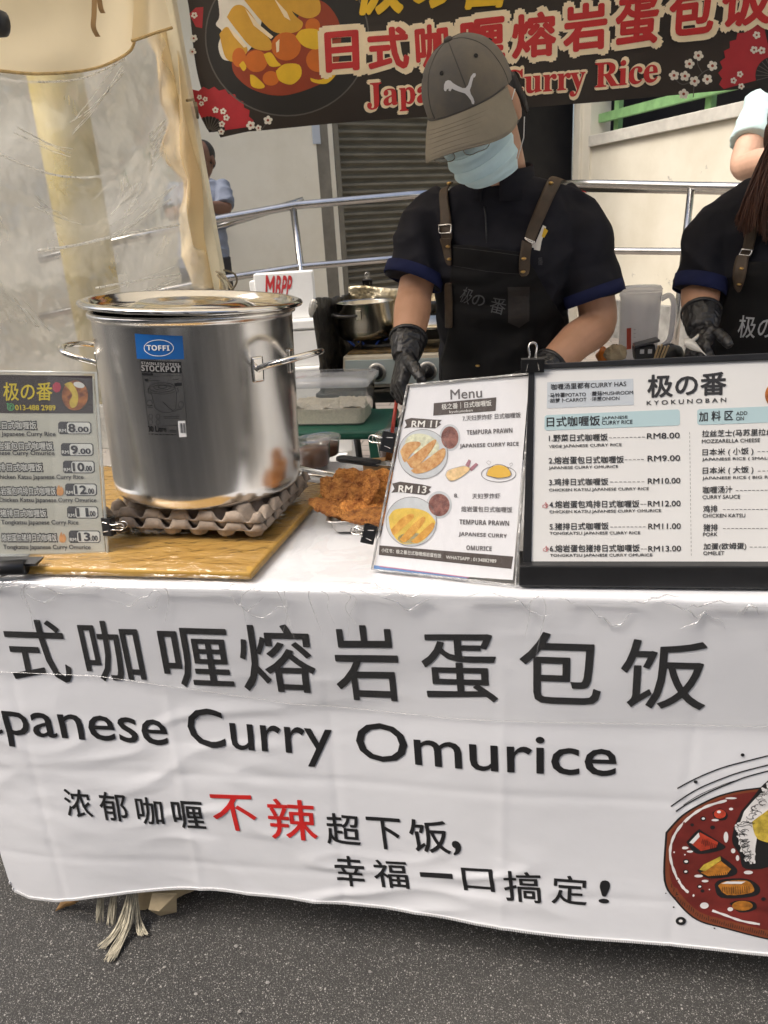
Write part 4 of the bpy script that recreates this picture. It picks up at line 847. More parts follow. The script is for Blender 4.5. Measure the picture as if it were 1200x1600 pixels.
for (x0, y0, x1, y1), pr_, cj, (a0, a1, yb), en, (e0, e1, eb) in rows_:
    rr = lambda xa, ya, xb, yb_, r: [zs(*a) for a in ((xa+r, ya), (xb-r, ya+1), (xb, ya+r), (xb+2, yb_-r), (xb-r, yb_), (xa+r, yb_), (xa+1, yb_-r), (xa, ya+r))]
    dk.poly(rr(x0, y0, x1, y1, 14), -.0012); wx = x0+(x1-x0)*.27; wh.poly(rr(wx, y0+6, x1-7, y1-6, 12), -.0008)
    wh.text('RM', zs(x0+10, y0+78), zs(wx-6, y0+78), 5, .02, -.0006); dk2.text(pr_.split('.')[0], zs(wx+16, y1-17), zs(wx+16+(46 if len(pr_) == 4 else 80), y1-17), 12.5, .035, -.0003)
    dk2.text('.00', zs(wx+18+(50 if len(pr_) == 4 else 84), y1-17), zs(x1-18, y1-17), 8, .03, -.0003)
    dk.text(cj, zs(a0-4, yb+4), zs(a1+4, yb+5), 13.4, .09, -.0012); wh.text(cj, zs(a0, yb), zs(a1, yb+1), 11.7, .012, -.0004); dk2.text(en, zs(e0, eb), zs(e1, eb+2), 9, .012, -.0006)
dk.build('dark_print', DI, st); wh.build('white_print', WI, st); dk2.build('dark_lettering', DI, st)
p = Print(S1)
for x, y in ((440, 972), (458, 1318)): p.poly([zs(x+a, y+b) for a, b in smoothcurve([(-22, 30), (-24, -5), (-8, -42), (0, -18), (10, -30), (26, 0), (20, 30), (0, 38), (-22, 30)], 3)[:-1]], -.0006)
p.build('flame_print', M('flame_ink', (.72, .33, .10), .5, var=.2, vs=60), st)
# -- laminated menu sheet with clips
zm = lambda X, Y: (560+X/4, 570+Y/4)
S2 = Sign((583, 890), (808, 913), 17)
mn = thing('menu_sheet', aZ(690, 900, .757), 'laminated menu sheet with two plate pictures and the word Menu on top', 'menu')
SHEET = M('sheet_white', (.74, .74, .745), .45, var=.03, vs=4)
lam = [(582, 889), (806, 914), (831, 584), (638, 602)]
S2.panel([zm(100, 1285), zm(965, 1345), zm(1068, 70), zm(322, 128)], .0008, 0).build('sheet', SHEET, mn)
fm = MB(); lq = [S2.uv(*c) for c in lam]
def lamf(u, v):
    a = Vector(lq[0]).lerp(Vector(lq[1]), u); b = Vector(lq[3]).lerp(Vector(lq[2]), u); q_ = a.lerp(b, v); return S2.P(q_.x, q_.y, .0030+.0012*noise.noise(Vector((u*3, v*4, 0)))+.0006*noise.noise(Vector((u*9, v*11, 0))))
fm.grid(24, 32, lamf); fm.build('laminate', clear('laminate', (.98, .98, .985), haze=.02, gloss=.006, rough=.09, bump=.4, bs=20, bd=.006), mn, True)
fe = MB(); ring_ = [lamf(i/12, 0) for i in range(13)]+[lamf(1, i/14) for i in range(1, 15)]+[lamf(1-i/12, 1) for i in range(1, 13)]+[lamf(0, 1-i/14) for i in range(1, 14)]
fe.tube(ring_, .0018, 6, close=True); fe.build('laminate_edge', clear('lam_rim', (.9, .9, .9), haze=.55, hazecol=(.62, .62, .6), gloss=.1, bump=.8, bs=50), mn, True)
BRW = M('menu_brown', (.075, .06, .052), .5); GI = M('menu_grey', (.12, .11, .11), .5)
p = Print(S2); p.poly([zm(472, 240), zm(863, 203), zm(858, 288), zm(468, 318)], .0004)
p.poly([zm(*a) for a in ((290, 345), (330, 332), (470, 342), (522, 345), (505, 362), (518, 372), (480, 398), (330, 390), (285, 398), (302, 378))], .0004)
p.poly([zm(*a) for a in ((212, 742), (260, 730), (400, 748), (458, 762), (440, 780), (452, 795), (420, 815), (250, 795), (206, 800), (226, 775))], .0004)
p.poly([zm(132, 1128), zm(968, 1198), zm(955, 1275), zm(128, 1188)], .0004); p.build('dark_panel', BRW, mn)
p = Print(S2); p.text('极之番｜日式咖喱饭', zm(522, 282), zm(833, 258), 9.6, .01, .0008); p.text('kyokunoban', zm(570, 308), zm(715, 297), 5.5, 0, .0008); p.text('RM 11', zm(332, 390), zm(494, 390), 10, .02, .0008, .1); p.text('RM 13', zm(250, 796), zm(425, 803), 11, .02, .0008, .1)
p.text('小红书：极之番日式咖喱熔岩蛋包饭', zm(145, 1170), zm(518, 1207), 6.5, .008, .0008); p.text('WHATSAPP : 0134882989', zm(548, 1212), zm(862, 1238), 5.4, .004, .0008); p.build('white_lettering', WI, mn)
p = Print(S2); p.text('Menu', zm(577, 218), zm(773, 204), 15.5, .008, .0006)
for t_, x0, y0, x1, y1, h in (('7.天妇罗炸虾 日式咖喱饭', 652, 352, 1015, 330, 8.5), ('𝗧𝗘𝗠𝗣𝗨𝗥𝗔 𝗣𝗥𝗔𝗪𝗡', 678, 438, 963, 424, 7.3), ('𝗝𝗔𝗣𝗔𝗡𝗘𝗦𝗘 𝗖𝗨𝗥𝗥𝗬 𝗥𝗜𝗖𝗘', 634, 525, 1002, 512, 7.6), ('8.', 598, 829, 625, 829, 6), ('天妇罗炸虾', 712, 838, 888, 836, 8.5), ('熔岩蛋包日式咖喱饭', 643, 918, 962, 924, 9), ('𝗧𝗘𝗠𝗣𝗨𝗥𝗔 𝗣𝗥𝗔𝗪𝗡', 632, 996, 942, 1006, 7.6), ('𝗝𝗔𝗣𝗔𝗡𝗘𝗦𝗘 𝗖𝗨𝗥𝗥𝗬', 627, 1074, 928, 1088, 7.6), ('𝗢𝗠𝗨𝗥𝗜𝗖𝗘', 675, 1157, 833, 1164, 7.3)): p.text(t_, zm(x0, y0), zm(x1, y1), h, .006, .0006)
p.ring(zm(405, 558), 38.5, 38.5, .7, .0010, 48); p.ring(zm(332, 980), 39.5, 38.5, .7, .0010, 48)
p.line([zm(*a) for a in smoothcurve([(545, 690), (560, 660), (620, 640), (660, 632), (690, 640), (700, 655), (660, 690), (610, 722), (570, 725), (545, 690)], 4)], .5, .0012)
p.ring(zm(877, 682), 27, 12.5, .8, .0008, 40); p.line([zm(*a) for a in smoothcurve([(800, 690), (815, 650), (870, 622), (930, 640), (955, 690), (880, 710), (800, 690)], 5)], .8, .0014)
p.line([zm(*a) for a in ((800, 610), (812, 600), (828, 606), (820, 628), (800, 610))], .5, .0008); p.line([zm(*a) for a in ((945, 620), (958, 612), (966, 622), (952, 636), (945, 620))], .5, .0008)
p.build('dark_lettering', GI, mn)
p = Print(S2); p.ell(zm(405, 558), 38, 38, .0006, 48); p.ell(zm(332, 980), 39, 38, .0006, 48); p.ell(zm(572, 455), 16.5, 21, .0004, 30); p.ell(zm(505, 875), 20, 21.5, .0004, 30); p.build('plate_print', M('plate_grey', (.52, .55, .56), .5, var=.1, vs=20), mn)
p = Print(S2); p.ell(zm(400, 500), 27, 17, .0009, 30, 12); p.ell(zm(335, 1085), 22, 9, .0009, 24); p.build('rice_print', M('rice_ink', (.62, .63, .45), .5, var=.25, vs=110), mn)
p = Print(S2); p.ell(zm(572, 455), 13.5, 17.5, .0007, 30); p.ell(zm(505, 876), 16.5, 17.5, .0007, 30); p.build('curry_print', M('curry_ink', (.13, .05, .04), .5, col2=(.32, .14, .11), vs=110), mn)
p = Print(S2)
for P_ in ([(262, 540), (300, 490), (370, 480), (390, 500), (330, 560), (290, 610)], [(300, 600), (400, 520), (470, 470), (488, 480), (440, 560), (350, 650)], [(330, 660), (430, 590), (530, 520), (545, 560), (510, 620), (430, 668), (360, 680)]): p.poly([zm(*a) for a in smoothcurve(P_+[P_[0]], 3)[:-1]], .0012)
p.build('cutlet_print', M('cutlet_ink', (.46, .20, .06), .5, col2=(.66, .42, .18), vs=120), mn)
p = Print(S2); p.poly([zm(*a) for a in smoothcurve([(190, 950), (230, 905), (330, 895), (420, 915), (470, 960), (478, 1000), (400, 1090), (330, 1120), (260, 1110), (205, 1040), (190, 950)], 4)[:-1]], .0009); p.build('omelette_print', M('omel_ink', (.66, .46, .08), .5, var=.15, vs=60), mn)
p = Print(S2)
for P_ in ([(205, 1030), (270, 960), (330, 930), (350, 950), (290, 1010), (225, 1065)], [(260, 1090), (330, 1010), (400, 950), (420, 970), (360, 1050), (290, 1110)], [(330, 1105), (400, 1040), (465, 985), (475, 1015), (430, 1075), (370, 1115)]): p.poly([zm(*a) for a in smoothcurve(P_+[P_[0]], 3)[:-1]], .0012)
p.build('fritter_print', M('fritter_ink', (.50, .22, .03), .5, col2=(.70, .40, .08), vs=120), mn)
p = Print(S2); p.poly([zm(*a) for a in smoothcurve([(548, 690), (562, 662), (620, 642), (660, 634), (692, 642), (698, 655), (660, 688), (610, 718), (570, 722), (548, 690)], 3)[:-1]], .0009); p.build('prawn_print', M('prawn_ink', (.70, .50, .25), .5, var=.2, vs=150), mn)
p = Print(S2); p.poly([zm(*a) for a in ((668, 628), (690, 590), (704, 600), (692, 640))], .0009); p.poly([zm(*a) for a in ((690, 652), (735, 612), (750, 622), (708, 664))], .0009); p.build('tail_print', M('tail_ink', (.36, .17, .20), .5), mn)
p = Print(S2); p.poly([zm(*a) for a in smoothcurve([(803, 690), (818, 652), (870, 626), (928, 642), (952, 690), (880, 706), (803, 690)], 4)[:-1]], .0011); p.build('dome_print', M('dome_ink', (.70, .43, .06), .5), mn)
p = Print(S2); p.poly([zm(98, 1252), zm(690, 1330), zm(640, 1345), zm(95, 1282)], .0004); p.build('blue_stripe', M('stripe_blue', (.13, .24, .46), .5, var=.2, vs=10), mn)
p = Print(S2); p.poly([zm(135, 1256), zm(690, 1326), zm(690, 1332), zm(133, 1262)], .0007); p.build('pink_stripe', M('stripe_pink', (.45, .2, .3), .5), mn)
# -- framed menu board
z8 = lambda X, Y: (800+X/3, 540+Y/3)
S3 = Sign((812, 912), (1200, 916), 12)
fr_ = thing('menu_board', aZ(1000, 915, .757), 'black framed white menu board listing curry rice prices, right end of the table', 'menu board')
FBLK = M('frame_black', (.013, .013, .014), .38, var=.15, vs=30)
S3.panel([z8(60, 1030), z8(1330, 1026), z8(1330, 55), z8(85, 100)], .002, -.0001).build('sheet', M('board_paper', (.70, .695, .67), .5, var=.03, vs=5), fr_)
S3.panel([z8(50, 1024), z8(90, 1024), z8(106, 108), z8(78, 112)], .012, .003).build('frame', FBLK, fr_, bevel=.001)
S3.panel([z8(78, 112), z8(1340, 62), z8(1340, 28), z8(80, 88)], .012, .0034).build('frame', FBLK, fr_, bevel=.001)
S3.panel([z8(1320, 1020), z8(1345, 1020), z8(1345, 62), z8(1320, 62)], .012, .003).build('frame', FBLK, fr_, bevel=.001)
bb = MB(); a_, b_ = S3.uv(*z8(32, 1022)), S3.uv(*z8(1340, 1024)); a_ = S3.P(*a_, .016); b_ = S3.P(*b_, .016)
bb.hexa([Vector((a_.x, a_.y, .757)), Vector((b_.x, b_.y, .757)), Vector((b_.x, b_.y+.075, .757)), Vector((a_.x, a_.y+.075, .757))], [a_, b_, Vector((b_.x, b_.y+.055, b_.z)), Vector((a_.x, a_.y+.055, a_.z))]); bb.build('base', FBLK, fr_, bevel=.002)
p = Print(S3); p.poly([z8(165, 172), z8(568, 155), z8(571, 278), z8(163, 294)], .0003); p.build('grey_panel', M('pale_blue', (.50, .54, .57), .5), fr_)
p = Print(S3)
def rrect(x0, y0, x1, y1, x2, y2, x3, y3): return [z8(x0+8, y0), z8(x1-8, y1), z8(x1, y1+8), z8(x2, y2-8), z8(x2-8, y2), z8(x3+8, y3), z8(x3, y3-8), z8(x0, y0+8)]
p.poly(rrect(153, 326, 786, 299, 787, 374, 152, 398), .0003); p.poly(rrect(868, 298, 1330, 280, 1330, 356, 868, 372), .0003); p.build('teal_panel', M('pale_teal', (.42, .56, .58), .5), fr_)
BI = M('board_ink', (.03, .03, .032), .5)
p = Print(S3)
L8 = [('咖喱汤里都有CURRY HAS', 183, 208, 535, 192, 28, .012), ('·马铃薯POTATO', 172, 244, 346, 238, 21, .01), ('·蘑菇MUSHROOM', 368, 236, 567, 229, 21, .01), ('·胡萝卜CARROT', 172, 269, 349, 262, 21, .01), ('·洋葱ONION', 368, 261, 503, 256, 21, .01),
      ('极の番', 636, 243, 1001, 228, 104, .024), ('K Y O K U N O B A N', 631, 279, 1003, 264, 20, .01), ('日式咖喱饭', 163, 381, 412, 374, 46, .016), ('JAPANESE', 421, 350, 541, 345, 17, .01), ('CURRY RICE', 421, 371, 564, 366, 18, .01), ('加 料 区', 876, 356, 1035, 349, 46, .016), ('ADD', 1050, 327, 1102, 324, 17, .01), ('ON', 1050, 351, 1086, 349, 17, .01),
      ('1.野菜日式咖喱饭', 173, 450, 448, 445, 33, .012), ('RM8.00', 632, 437, 785, 433, 26, .012), ('VEGE JAPANESE CURRY RICE', 172, 483, 513, 474, 17, .008),
      ('2.熔岩蛋包日式咖喱饭', 172, 555, 523, 550, 34, .012), ('RM9.00', 635, 542, 787, 539, 26, .012), ('JAPANESE CURRY OMURICE', 172, 583, 497, 577, 17, .008),
      ('3.鸡排日式咖喱饭', 173, 656, 450, 653, 33, .012), ('RM10.00', 636, 648, 788, 645, 26, .012), ('CHICKEN KATSU JAPANESE CURRY RICE', 173, 687, 641, 680, 17, .008),
      ('4.熔岩蛋包鸡排日式咖喱饭', 175, 761, 596, 758, 34, .012), ('RM12.00', 636, 754, 789, 752, 26, .012), ('CHICKEN KATSU JAPANESE CURRY OMURICE', 175, 789, 698, 783, 17, .008),
      ('5.猪排日式咖喱饭', 176, 864, 452, 861, 33, .012), ('RM11.00', 638, 860, 790, 858, 26, .012), ('TONGKATSU JAPANESE CURRY RICE', 176, 890, 600, 887, 17, .008),
      ('6.熔岩蛋包猪排日式咖喱饭', 177, 967, 598, 965, 34, .012), ('RM13.00', 638, 965, 791, 963, 26, .012), ('TONGKATSU JAPANESE CURRY OMURICE', 178, 993, 657, 991, 17, .008),
      ('拉丝芝士(马苏里拉丝)', 890, 433, 1235, 424, 36, .012), ('MOZZARELLA CHEESE', 889, 457, 1161, 451, 17, .008), ('日本米 ( 小饭 )', 892, 520, 1130, 513, 36, .012), ('JAPANESE RICE ( SMALL )', 890, 543, 1228, 537, 17, .008), ('日本米 ( 大饭 )', 893, 606, 1130, 600, 36, .012), ('JAPANESE RICE ( BIG RICE )', 891, 631, 1262, 625, 17, .008),
      ('咖喱汤汁', 894, 693, 1032, 690, 33, .012), ('CURRY SAUCE', 892, 718, 1068, 716, 17, .008), ('鸡排', 895, 782, 962, 780, 33, .012), ('CHICKEN KATSU', 893, 805, 1092, 804, 17, .008), ('猪排', 896, 869, 963, 868, 33, .012), ('PORK', 895, 893, 962, 892, 17, .008), ('加蛋(欧姆蛋)', 897, 960, 1097, 957, 34, .012), ('OMELET', 896, 981, 994, 980, 17, .008)]
for t_, x0, y0, x1, y1, h, b in L8: p.text(t_, z8(x0, y0), z8(x1, y1), h/3, b, .0006)
def dash(x0, x1, y0, y1): 
    n = max(2, int((x1-x0)/19))
    for k in range(n): a = x0+(x1-x0)*k/n; yy = y0+(y1-y0)*k/n; p.line([z8(a, yy), z8(a+13, yy)], .75, .0006)
for a in ((455, 628, 432, 428), (528, 624, 535, 533), (460, 628, 639, 638), (601, 632, 743, 743), (460, 632, 850, 849), (603, 634, 953, 953), (1150, 1320, 497, 493), (1152, 1320, 588, 585), (1048, 1320, 679, 676), (988, 1320, 768, 767), (988, 1320, 857, 856), (1114, 1320, 944, 943)): dash(*a)
for k in range(30): p.line([z8(832+8*k/30, 405+k*19.6), z8(832+8*k/30, 405+k*19.6+11)], .5, .0006)
p.build('lettering', BI, fr_)
p = Print(S3); p.text('👍', z8(143, 761), z8(170, 760), 8.5, .015, .0006); p.text('👍', z8(146, 965), z8(172, 964), 8.5, .015, .0006); p.build('thumb_icon', M('thumb_red', (.45, .05, .06), .5), fr_)
p = Print(S3); p.ell(z8(1245, 232), 20, 21, .0006, 30); p.build('curry_print', FOOD, fr_)
# clips
clipM = lambda ax, up: Matrix((ax.x, 0, 0)) 
def basis(x, z):
    x = Vector(x).normalized(); z = Vector(z); z = (z-x*z.dot(x)).normalized(); y = z.cross(x); return Matrix((x, y, z)).transposed()
def on(S, px, py, off=0): return S.P(*S.uv(px, py), off)
binder_clip(on(S1, 160, 823, .0), basis(S1.v, S1.u), .030, 'black binder clip on the right edge of the left price stand')
binder_clip(on(S2, 616, 693, .001), basis(S2.v+S2.u*.18, -S2.u), .030, 'black binder clip on the left edge of the laminated menu, beside the RM 11 plate')
binder_clip(on(S2, 586, 837, .001), basis(S2.v+S2.u*.2, -S2.u), .029, 'black binder clip near the lower left corner of the laminated menu')
binder_clip(on(S3, 832, 582, .004), basis(S3.u, S3.v), .031, 'black binder clip standing on the top corner where both menus meet')
bc = thing('bulldog_clip', aZ(20, 888, .757), 'large black clamp gripping the foot of the left price stand', 'clamp')
mb = MB(); a_, b_ = aZ(-60, 888, .775), aZ(40, 886, .775); mb.tube([a_, a_.lerp(b_, .5), b_], .0125, 14); mb.build('jaw', MATS['clip_black'], bc, True)
mb = MB(); mb.hexa([a_+Vector((0, 0, .002)), b_+Vector((.02, 0, .002)), b_+Vector((.02, .02, .006)), a_+Vector((0, .02, .006))], [a_+Vector((0, 0, .012)), b_+Vector((.02, -.003, .007)), b_+Vector((.022, .02, .010)), a_+Vector((0, .02, .012))]); mb.build('flap', MATS['clip_black'], bc)
mb = MB(); mb.tube([aZ(-8, 905, .757), aZ(12, 898, .762), aZ(20, 893, .766), aZ(2, 900, .760), aZ(-10, 912, .757)], .0012, 7); mb.build('wire_handle', POLI, bc, True)

# ---- fried cutlets on a steel tray
def crumbmat():
    m = M('crumb', (.20, .062, .011), .75, col2=(.46, .195, .042), vs=70, bump=1.0, bs=420, bd=.006, lo=.36, hi=.62)
    nt = m.node_tree; N = nt.nodes; L = nt.links; b = N['Principled BSDF']; old = b.inputs['Base Color'].links[0].from_socket; oi = N.new('ShaderNodeObjectInfo'); hs_ = N.new('ShaderNodeHueSaturation')
    mr = N.new('ShaderNodeMapRange'); mr.inputs['To Min'].default_value = .9; mr.inputs['To Max'].default_value = 1.7; L.new(oi.outputs['Random'], mr.inputs[0]); L.new(mr.outputs[0], hs_.inputs['Value']); L.new(old, hs_.inputs['Color']); L.new(hs_.outputs[0], b.inputs['Base Color']); return m
TRC = aZ(552, 812, .757); TRC.z = .7575; TRC.x += .035; TRC.y += .03
tr = thing('steel_tray', TRC, 'shallow stainless tray holding fried cutlets behind the laminated menu', 'tray')
mb = MB(); tv = []
def rr2(hx, hy, z, r=.012, n=5):
    out = []
    for sx, sy, a0 in ((1, 1, 0), (-1, 1, 90), (-1, -1, 180), (1, -1, 270)):
        for k in range(n+1): a = R(a0+90*k/n); out.append(TRC+Matrix.Rotation(R(6), 3, 'Z') @ Vector((sx*(hx-r)+r*math.cos(a), sy*(hy-r)+r*math.sin(a), z)))
    return out
mb.loft([rr2(.066, .085, 0), rr2(.072, .091, .020), rr2(.078, .097, .022), rr2(.078, .097, .0235), rr2(.070, .089, .0215), rr2(.064, .083, .0025)], cap=False); mb.add(rr2(.0655, .0845, .0018), [tuple(range(24))]); mb.build('tray', steel('tray_steel', .3, (1, 1, 1), bump=.1), tr, True)
CRUMB = crumbmat()
def cutlet(c, size, rot, label, seed, bend=0):
    mb = MB(); nu, nv = 40, 22
    def f(u, v):
        a = 2*math.pi*u; ph = math.pi*v-math.pi/2; sx = math.copysign(abs(math.cos(ph))**.75, math.cos(ph)); 
        o = 1+.22*noise.noise(Vector((math.cos(a)*1.3+seed, math.sin(a)*1.3, seed)))+.08*math.cos(a)
        p = Vector((size[0]*sx*math.cos(a)*o, size[1]*sx*math.sin(a)*o, size[2]*math.sin(ph)+bend*(math.cos(a)*sx)**2))
        return p
    mb.grid(nu, nv, f); me = evalmesh(mb.mesh(), [('WELD', dict(merge_threshold=.0004)), ('SUBSURF', dict(levels=3))])
    me.update(); Ns = [v.normal.copy() for v in me.vertices]
    for v, n in zip(me.vertices, Ns):
        q = v.co*170+Vector((seed*7, 0, 0)); d = .0021*noise.noise(q*1.3)+.0024*max(0, noise.noise(q*.6))+.0016*noise.noise(v.co*40+Vector((seed, 5, 0))); v.co += n*d
    me.transform(Matrix.Translation(c) @ rot.to_4x4()); o = link('fried_cutlet', me, CRUMB, None, True); ORI[o.name] = Vector((0, 0, 0))
    return setp(o, label, 'fried cutlet', 'fried cutlets on the steel tray')
E3 = lambda x, y, z: Matrix.Rotation(R(z), 3, 'Z') @ Matrix.Rotation(R(y), 3, 'Y') @ Matrix.Rotation(R(x), 3, 'X')
cutlet(aY(585, 806, .175), (.060, .040, .008), E3(0, 4, 20), 'lowest breaded cutlet, lying flat in the steel tray', 1)
cutlet(aY(522, 794, .19), (.050, .029, .008), E3(4, 16, 4), 'breaded cutlet overhanging the left end of the tray', 2)
cutlet(aY(562, 795, .20), (.050, .030, .008), E3(28, -6, 40), 'middle breaded cutlet of the pile, tilted to the right', 3)
cutlet(aY(531, 770, .215), (.046, .027, .008), E3(52, 26, -6), 'breaded cutlet leaning at the front of the pile, pointed to the left', 4)
cutlet(aY(566, 764, .235), (.044, .032, .008), E3(62, -18, -38), 'topmost breaded cutlet of the pile', 5)
cutlet(aY(594, 768, .262), (.044, .040, .008), E3(66, 8, 12), 'breaded cutlet at the back, half hidden by the laminated menu', 6)
cutlet(aY(548, 752, .262), (.038, .026, .008), E3(58, 30, 24), 'small breaded cutlet standing behind the pile', 7)
# ---- knife on a wood block, tongs, sauce tubs
kb = thing('wood_block', aZ(580, 738, .757), 'small wooden block under the black knife handle', 'wood block')
kc = aZ(585, 740, .757); mb = MB(); mb.box(kc+Vector((.01, .02, .012)), (.075, .05, .022), Matrix.Rotation(R(12), 3, 'Z')); mb.build('block', M('block_wood', (.40, .24, .11), .6, var=.25, vs=20, stretch=(1, 8, 1)), kb, bevel=.002)
kn = thing('knife', aZ(560, 718, .785), 'kitchen knife with a black handle lying across the wooden block', 'knife')
ka, kd = aZ(528, 716, .786), aZ(592, 724, .784); mb = MB()
kk = [ka.lerp(kd, t) for t in (0, .1, .35, .7, 1)]; dv = Vector((-(kd-ka).y, (kd-ka).x, 0)).normalized()
mb.loft([[p_+dv*a*w_+Vector((0, 0, b*h_)) for a, b in ((-1, -.6), (-.6, -1), (.6, -1), (1, -.6), (1, .6), (.6, 1), (-.6, 1), (-1, .6))] for p_, w_, h_ in zip(kk, (.008, .012, .0105, .012, .011), (.005, .007, .0065, .007, .006))]); mb.build('handle', BLK, kn, True)
kdir = (kd-ka).normalized(); mb = MB(); mb.hexa([kd-dv*.012, kd+kdir*.13+dv*.004, kd+kdir*.13+dv*.006, kd+dv*.014], [kd-dv*.012+Vector((0, 0, .0015)), kd+kdir*.13+dv*.004+Vector((0, 0, .0015)), kd+kdir*.13+dv*.006+Vector((0, 0, .0015)), kd+dv*.014+Vector((0, 0, .0015))]); mb.build('blade', POLI, kn)
tg = thing('tongs', aZ(500, 745, .762), 'steel tongs lying on the plastic between the pot and the cutlets', 'tongs')
for (a, b) in (((455, 727), (540, 745)), ((452, 737), (522, 748))):
    mb = MB(); A_, B_ = aZ(*a, .767), aZ(*b, .764); mb.tube([A_, A_.lerp(B_, .6), B_], [.005, .0045, .0035], 10); mb.build('arm', POLI, tg, True)
TUB = clear('tub_plastic', (.99, .99, .98), haze=.03, gloss=.02, rough=.06, bump=.08, bs=8)
SAUCE = M('curry_sauce', (.10, .032, .006), .35, var=.25, vs=30)
def tub(c, r, h, label):
    t = thing('sauce_tub', c, label, 'sauce tub', 'clear tubs of curry sauce')
    mb = MB(); mb.lathe([(r*.80, 0), (r*.86, .004), (r, h), (r*1.05, h), (r*1.05, h+.002)], c, 40, cap=False); mb.build('tub', TUB, t, True)
    mb = MB(); mb.lathe([(r*.78, .003), (r*.84, .006), (r*.95, h*.72), (.001, h*.72)], c, 40); mb.build('sauce', SAUCE, t, True)
    mb = MB(); mb.lathe([(r*1.06, h+.001), (r*1.08, h+.005), (r*1.02, h+.008), (r*.95, h+.006), (.001, h+.006)], c, 40, cap=False); mb.build('lid', clear('tub_lid', (.97, .97, .96), haze=.16, gloss=.03, bump=.15, bs=20), t, True)
ta = aZ(492, 728, .757); tub(ta, .039, .056, 'clear tub of brown curry sauce with a lid, just right of the stockpot')
tub(ta+Vector((-.002, .004, -.0))+Vector((.006, .076, 0)),   .037, .04, 'half hidden clear tub of curry sauce behind the one near the stockpot')
t2 = aZ(622, 722, .757); tub(t2, .046, .06, 'clear tub of curry sauce behind the left edge of the laminated menu')
# ---- crumb box on a green stool
sp = aY(503, 662, 1.1)
sg = thing('stool', (sp.x, sp.y, .12), 'dark green plastic stool under the tub of white crumbs', 'stool')
GRN = M('green_plastic', (.012, .085, .055), .45, var=.12, vs=8)
mb = MB(); mb.box((sp.x+.03, sp.y+.06, sp.z-.016), (.34, .28, .028)); mb.build('seat', GRN, sg, bevel=.008)
for sx in (-1, 1):
    for sy in (-1, 1):
        mb = MB(); c0 = Vector((sp.x+.03+sx*.145, sp.y+.06+sy*.115, sp.z-.031)); c1 = Vector((sp.x+.03+sx*.185, sp.y+.06+sy*.15, .12)); x_ = Vector((.024, 0, 0)); y_ = Vector((0, .02, 0))
        mb.hexa([c1-x_-y_, c1+x_-y_, c1+x_+y_, c1-x_+y_], [c0-x_-y_, c0+x_-y_, c0+x_+y_, c0-x_+y_]); mb.build('leg', GRN, sg, bevel=.004)
mb = MB(); mb.box((sp.x+.03, sp.y+.06-.135, sp.z-.20), (.30, .012, .05)); mb.build('stretcher', GRN, sg, bevel=.003)
cb = thing('crumb_box', (sp.x, sp.y, sp.z), 'translucent lidded plastic box half full of white crumbs on the green stool', 'plastic box')
def rbox(cx, cy, hx, hy, z, r=.02): 
    out = []
    for sx, sy, a0 in ((1, 1, 0), (-1, 1, 90), (-1, -1, 180), (1, -1, 270)):
        for k in range(6): a = R(a0+90*k/5); out.append(Vector((cx+sx*(hx-r)+r*math.cos(a), cy+sy*(hy-r)+r*math.sin(a), z)))
    return out
cx_, cy_ = sp.x+.015, sp.y+.055
mb = MB(); mb.loft([rbox(cx_, cy_, .115, .075, sp.z+.001), rbox(cx_, cy_, .130, .088, sp.z+.115), rbox(cx_, cy_, .136, .094, sp.z+.116)], cap=False); mb.add(rbox(cx_, cy_, .115, .075, sp.z+.001), [tuple(range(24))]); mb.build('box', clear('box_plastic', (.99, .99, .99), haze=.16, hazecol=(.9, .9, .9), gloss=.02, rough=.12, bump=.1, bs=8), cb, True)
mb = MB(); mb.loft([rbox(cx_, cy_, .138, .096, sp.z+.113), rbox(cx_, cy_, .140, .098, sp.z+.128), rbox(cx_, cy_, .130, .090, sp.z+.134), rbox(cx_, cy_, .05, .03, sp.z+.134)]); mb.build('lid', clear('box_lid', (.95, .96, .97), haze=.40, hazecol=(.92, .93, .96), gloss=.04, rough=.12, bump=.1, bs=8), cb, True)
mb = MB(); mb.grid(30, 22, lambda u, v: Vector((cx_+(u-.5)*.228, cy_+(v-.5)*.15, sp.z+.05+.014*noise.noise(Vector((u*4, v*4, 0)))+.007*noise.noise(Vector((u*22, v*16, 0)))))); 
mb.loft([rbox(cx_, cy_, .113, .073, sp.z+.004), rbox(cx_, cy_, .119, .079, sp.z+.048)]); mb.build('crumbs', M('white_crumbs', (.90, .82, .68), .9, var=.08, vs=150, bump=1, bs=200, bd=.004), cb)

# ---- folding table with the stove
SY_ = 1.38
ft = thing('folding_table', (-.25, SY_+.2, .12), 'black folding table on crossed legs carrying the gas stove', 'folding table')
ex = aY(500, 615, SY_).x; zt = aY(560, 612, SY_).z
mb = MB(); mb.box((ex+.42, SY_+.19, zt-.017), (.86, .42, .034)); mb.build('top', BLK, ft, bevel=.003)
def bar2(a, b, n='leg'): mb = MB(); mb.tube([a, b], .0115, 10); mb.build(n, BLK, ft, True)
G0 = .121
for yy in (SY_+.02, SY_+.34):
    bar2(Vector((ex+.07, yy, zt-.035)), Vector((ex+.25, yy, G0))) if False else None
    bar2(Vector((ex+.10, yy, zt-.035)), Vector((ex+.14, yy, G0))); bar2(Vector((ex+.32, yy, zt-.035)), Vector((ex+.33, yy, G0)))
    bar2(Vector((ex+.76, yy, zt-.035)), Vector((ex+.74, yy, G0)))
bar2(Vector((ex+.305, SY_+.0, zt-.04)), Vector((ex+.13, SY_+.0, zt-.30)), 'brace'); bar2(Vector((ex+.11, SY_+.02, zt-.05)), Vector((ex+.31, SY_+.34, zt-.42)), 'brace')
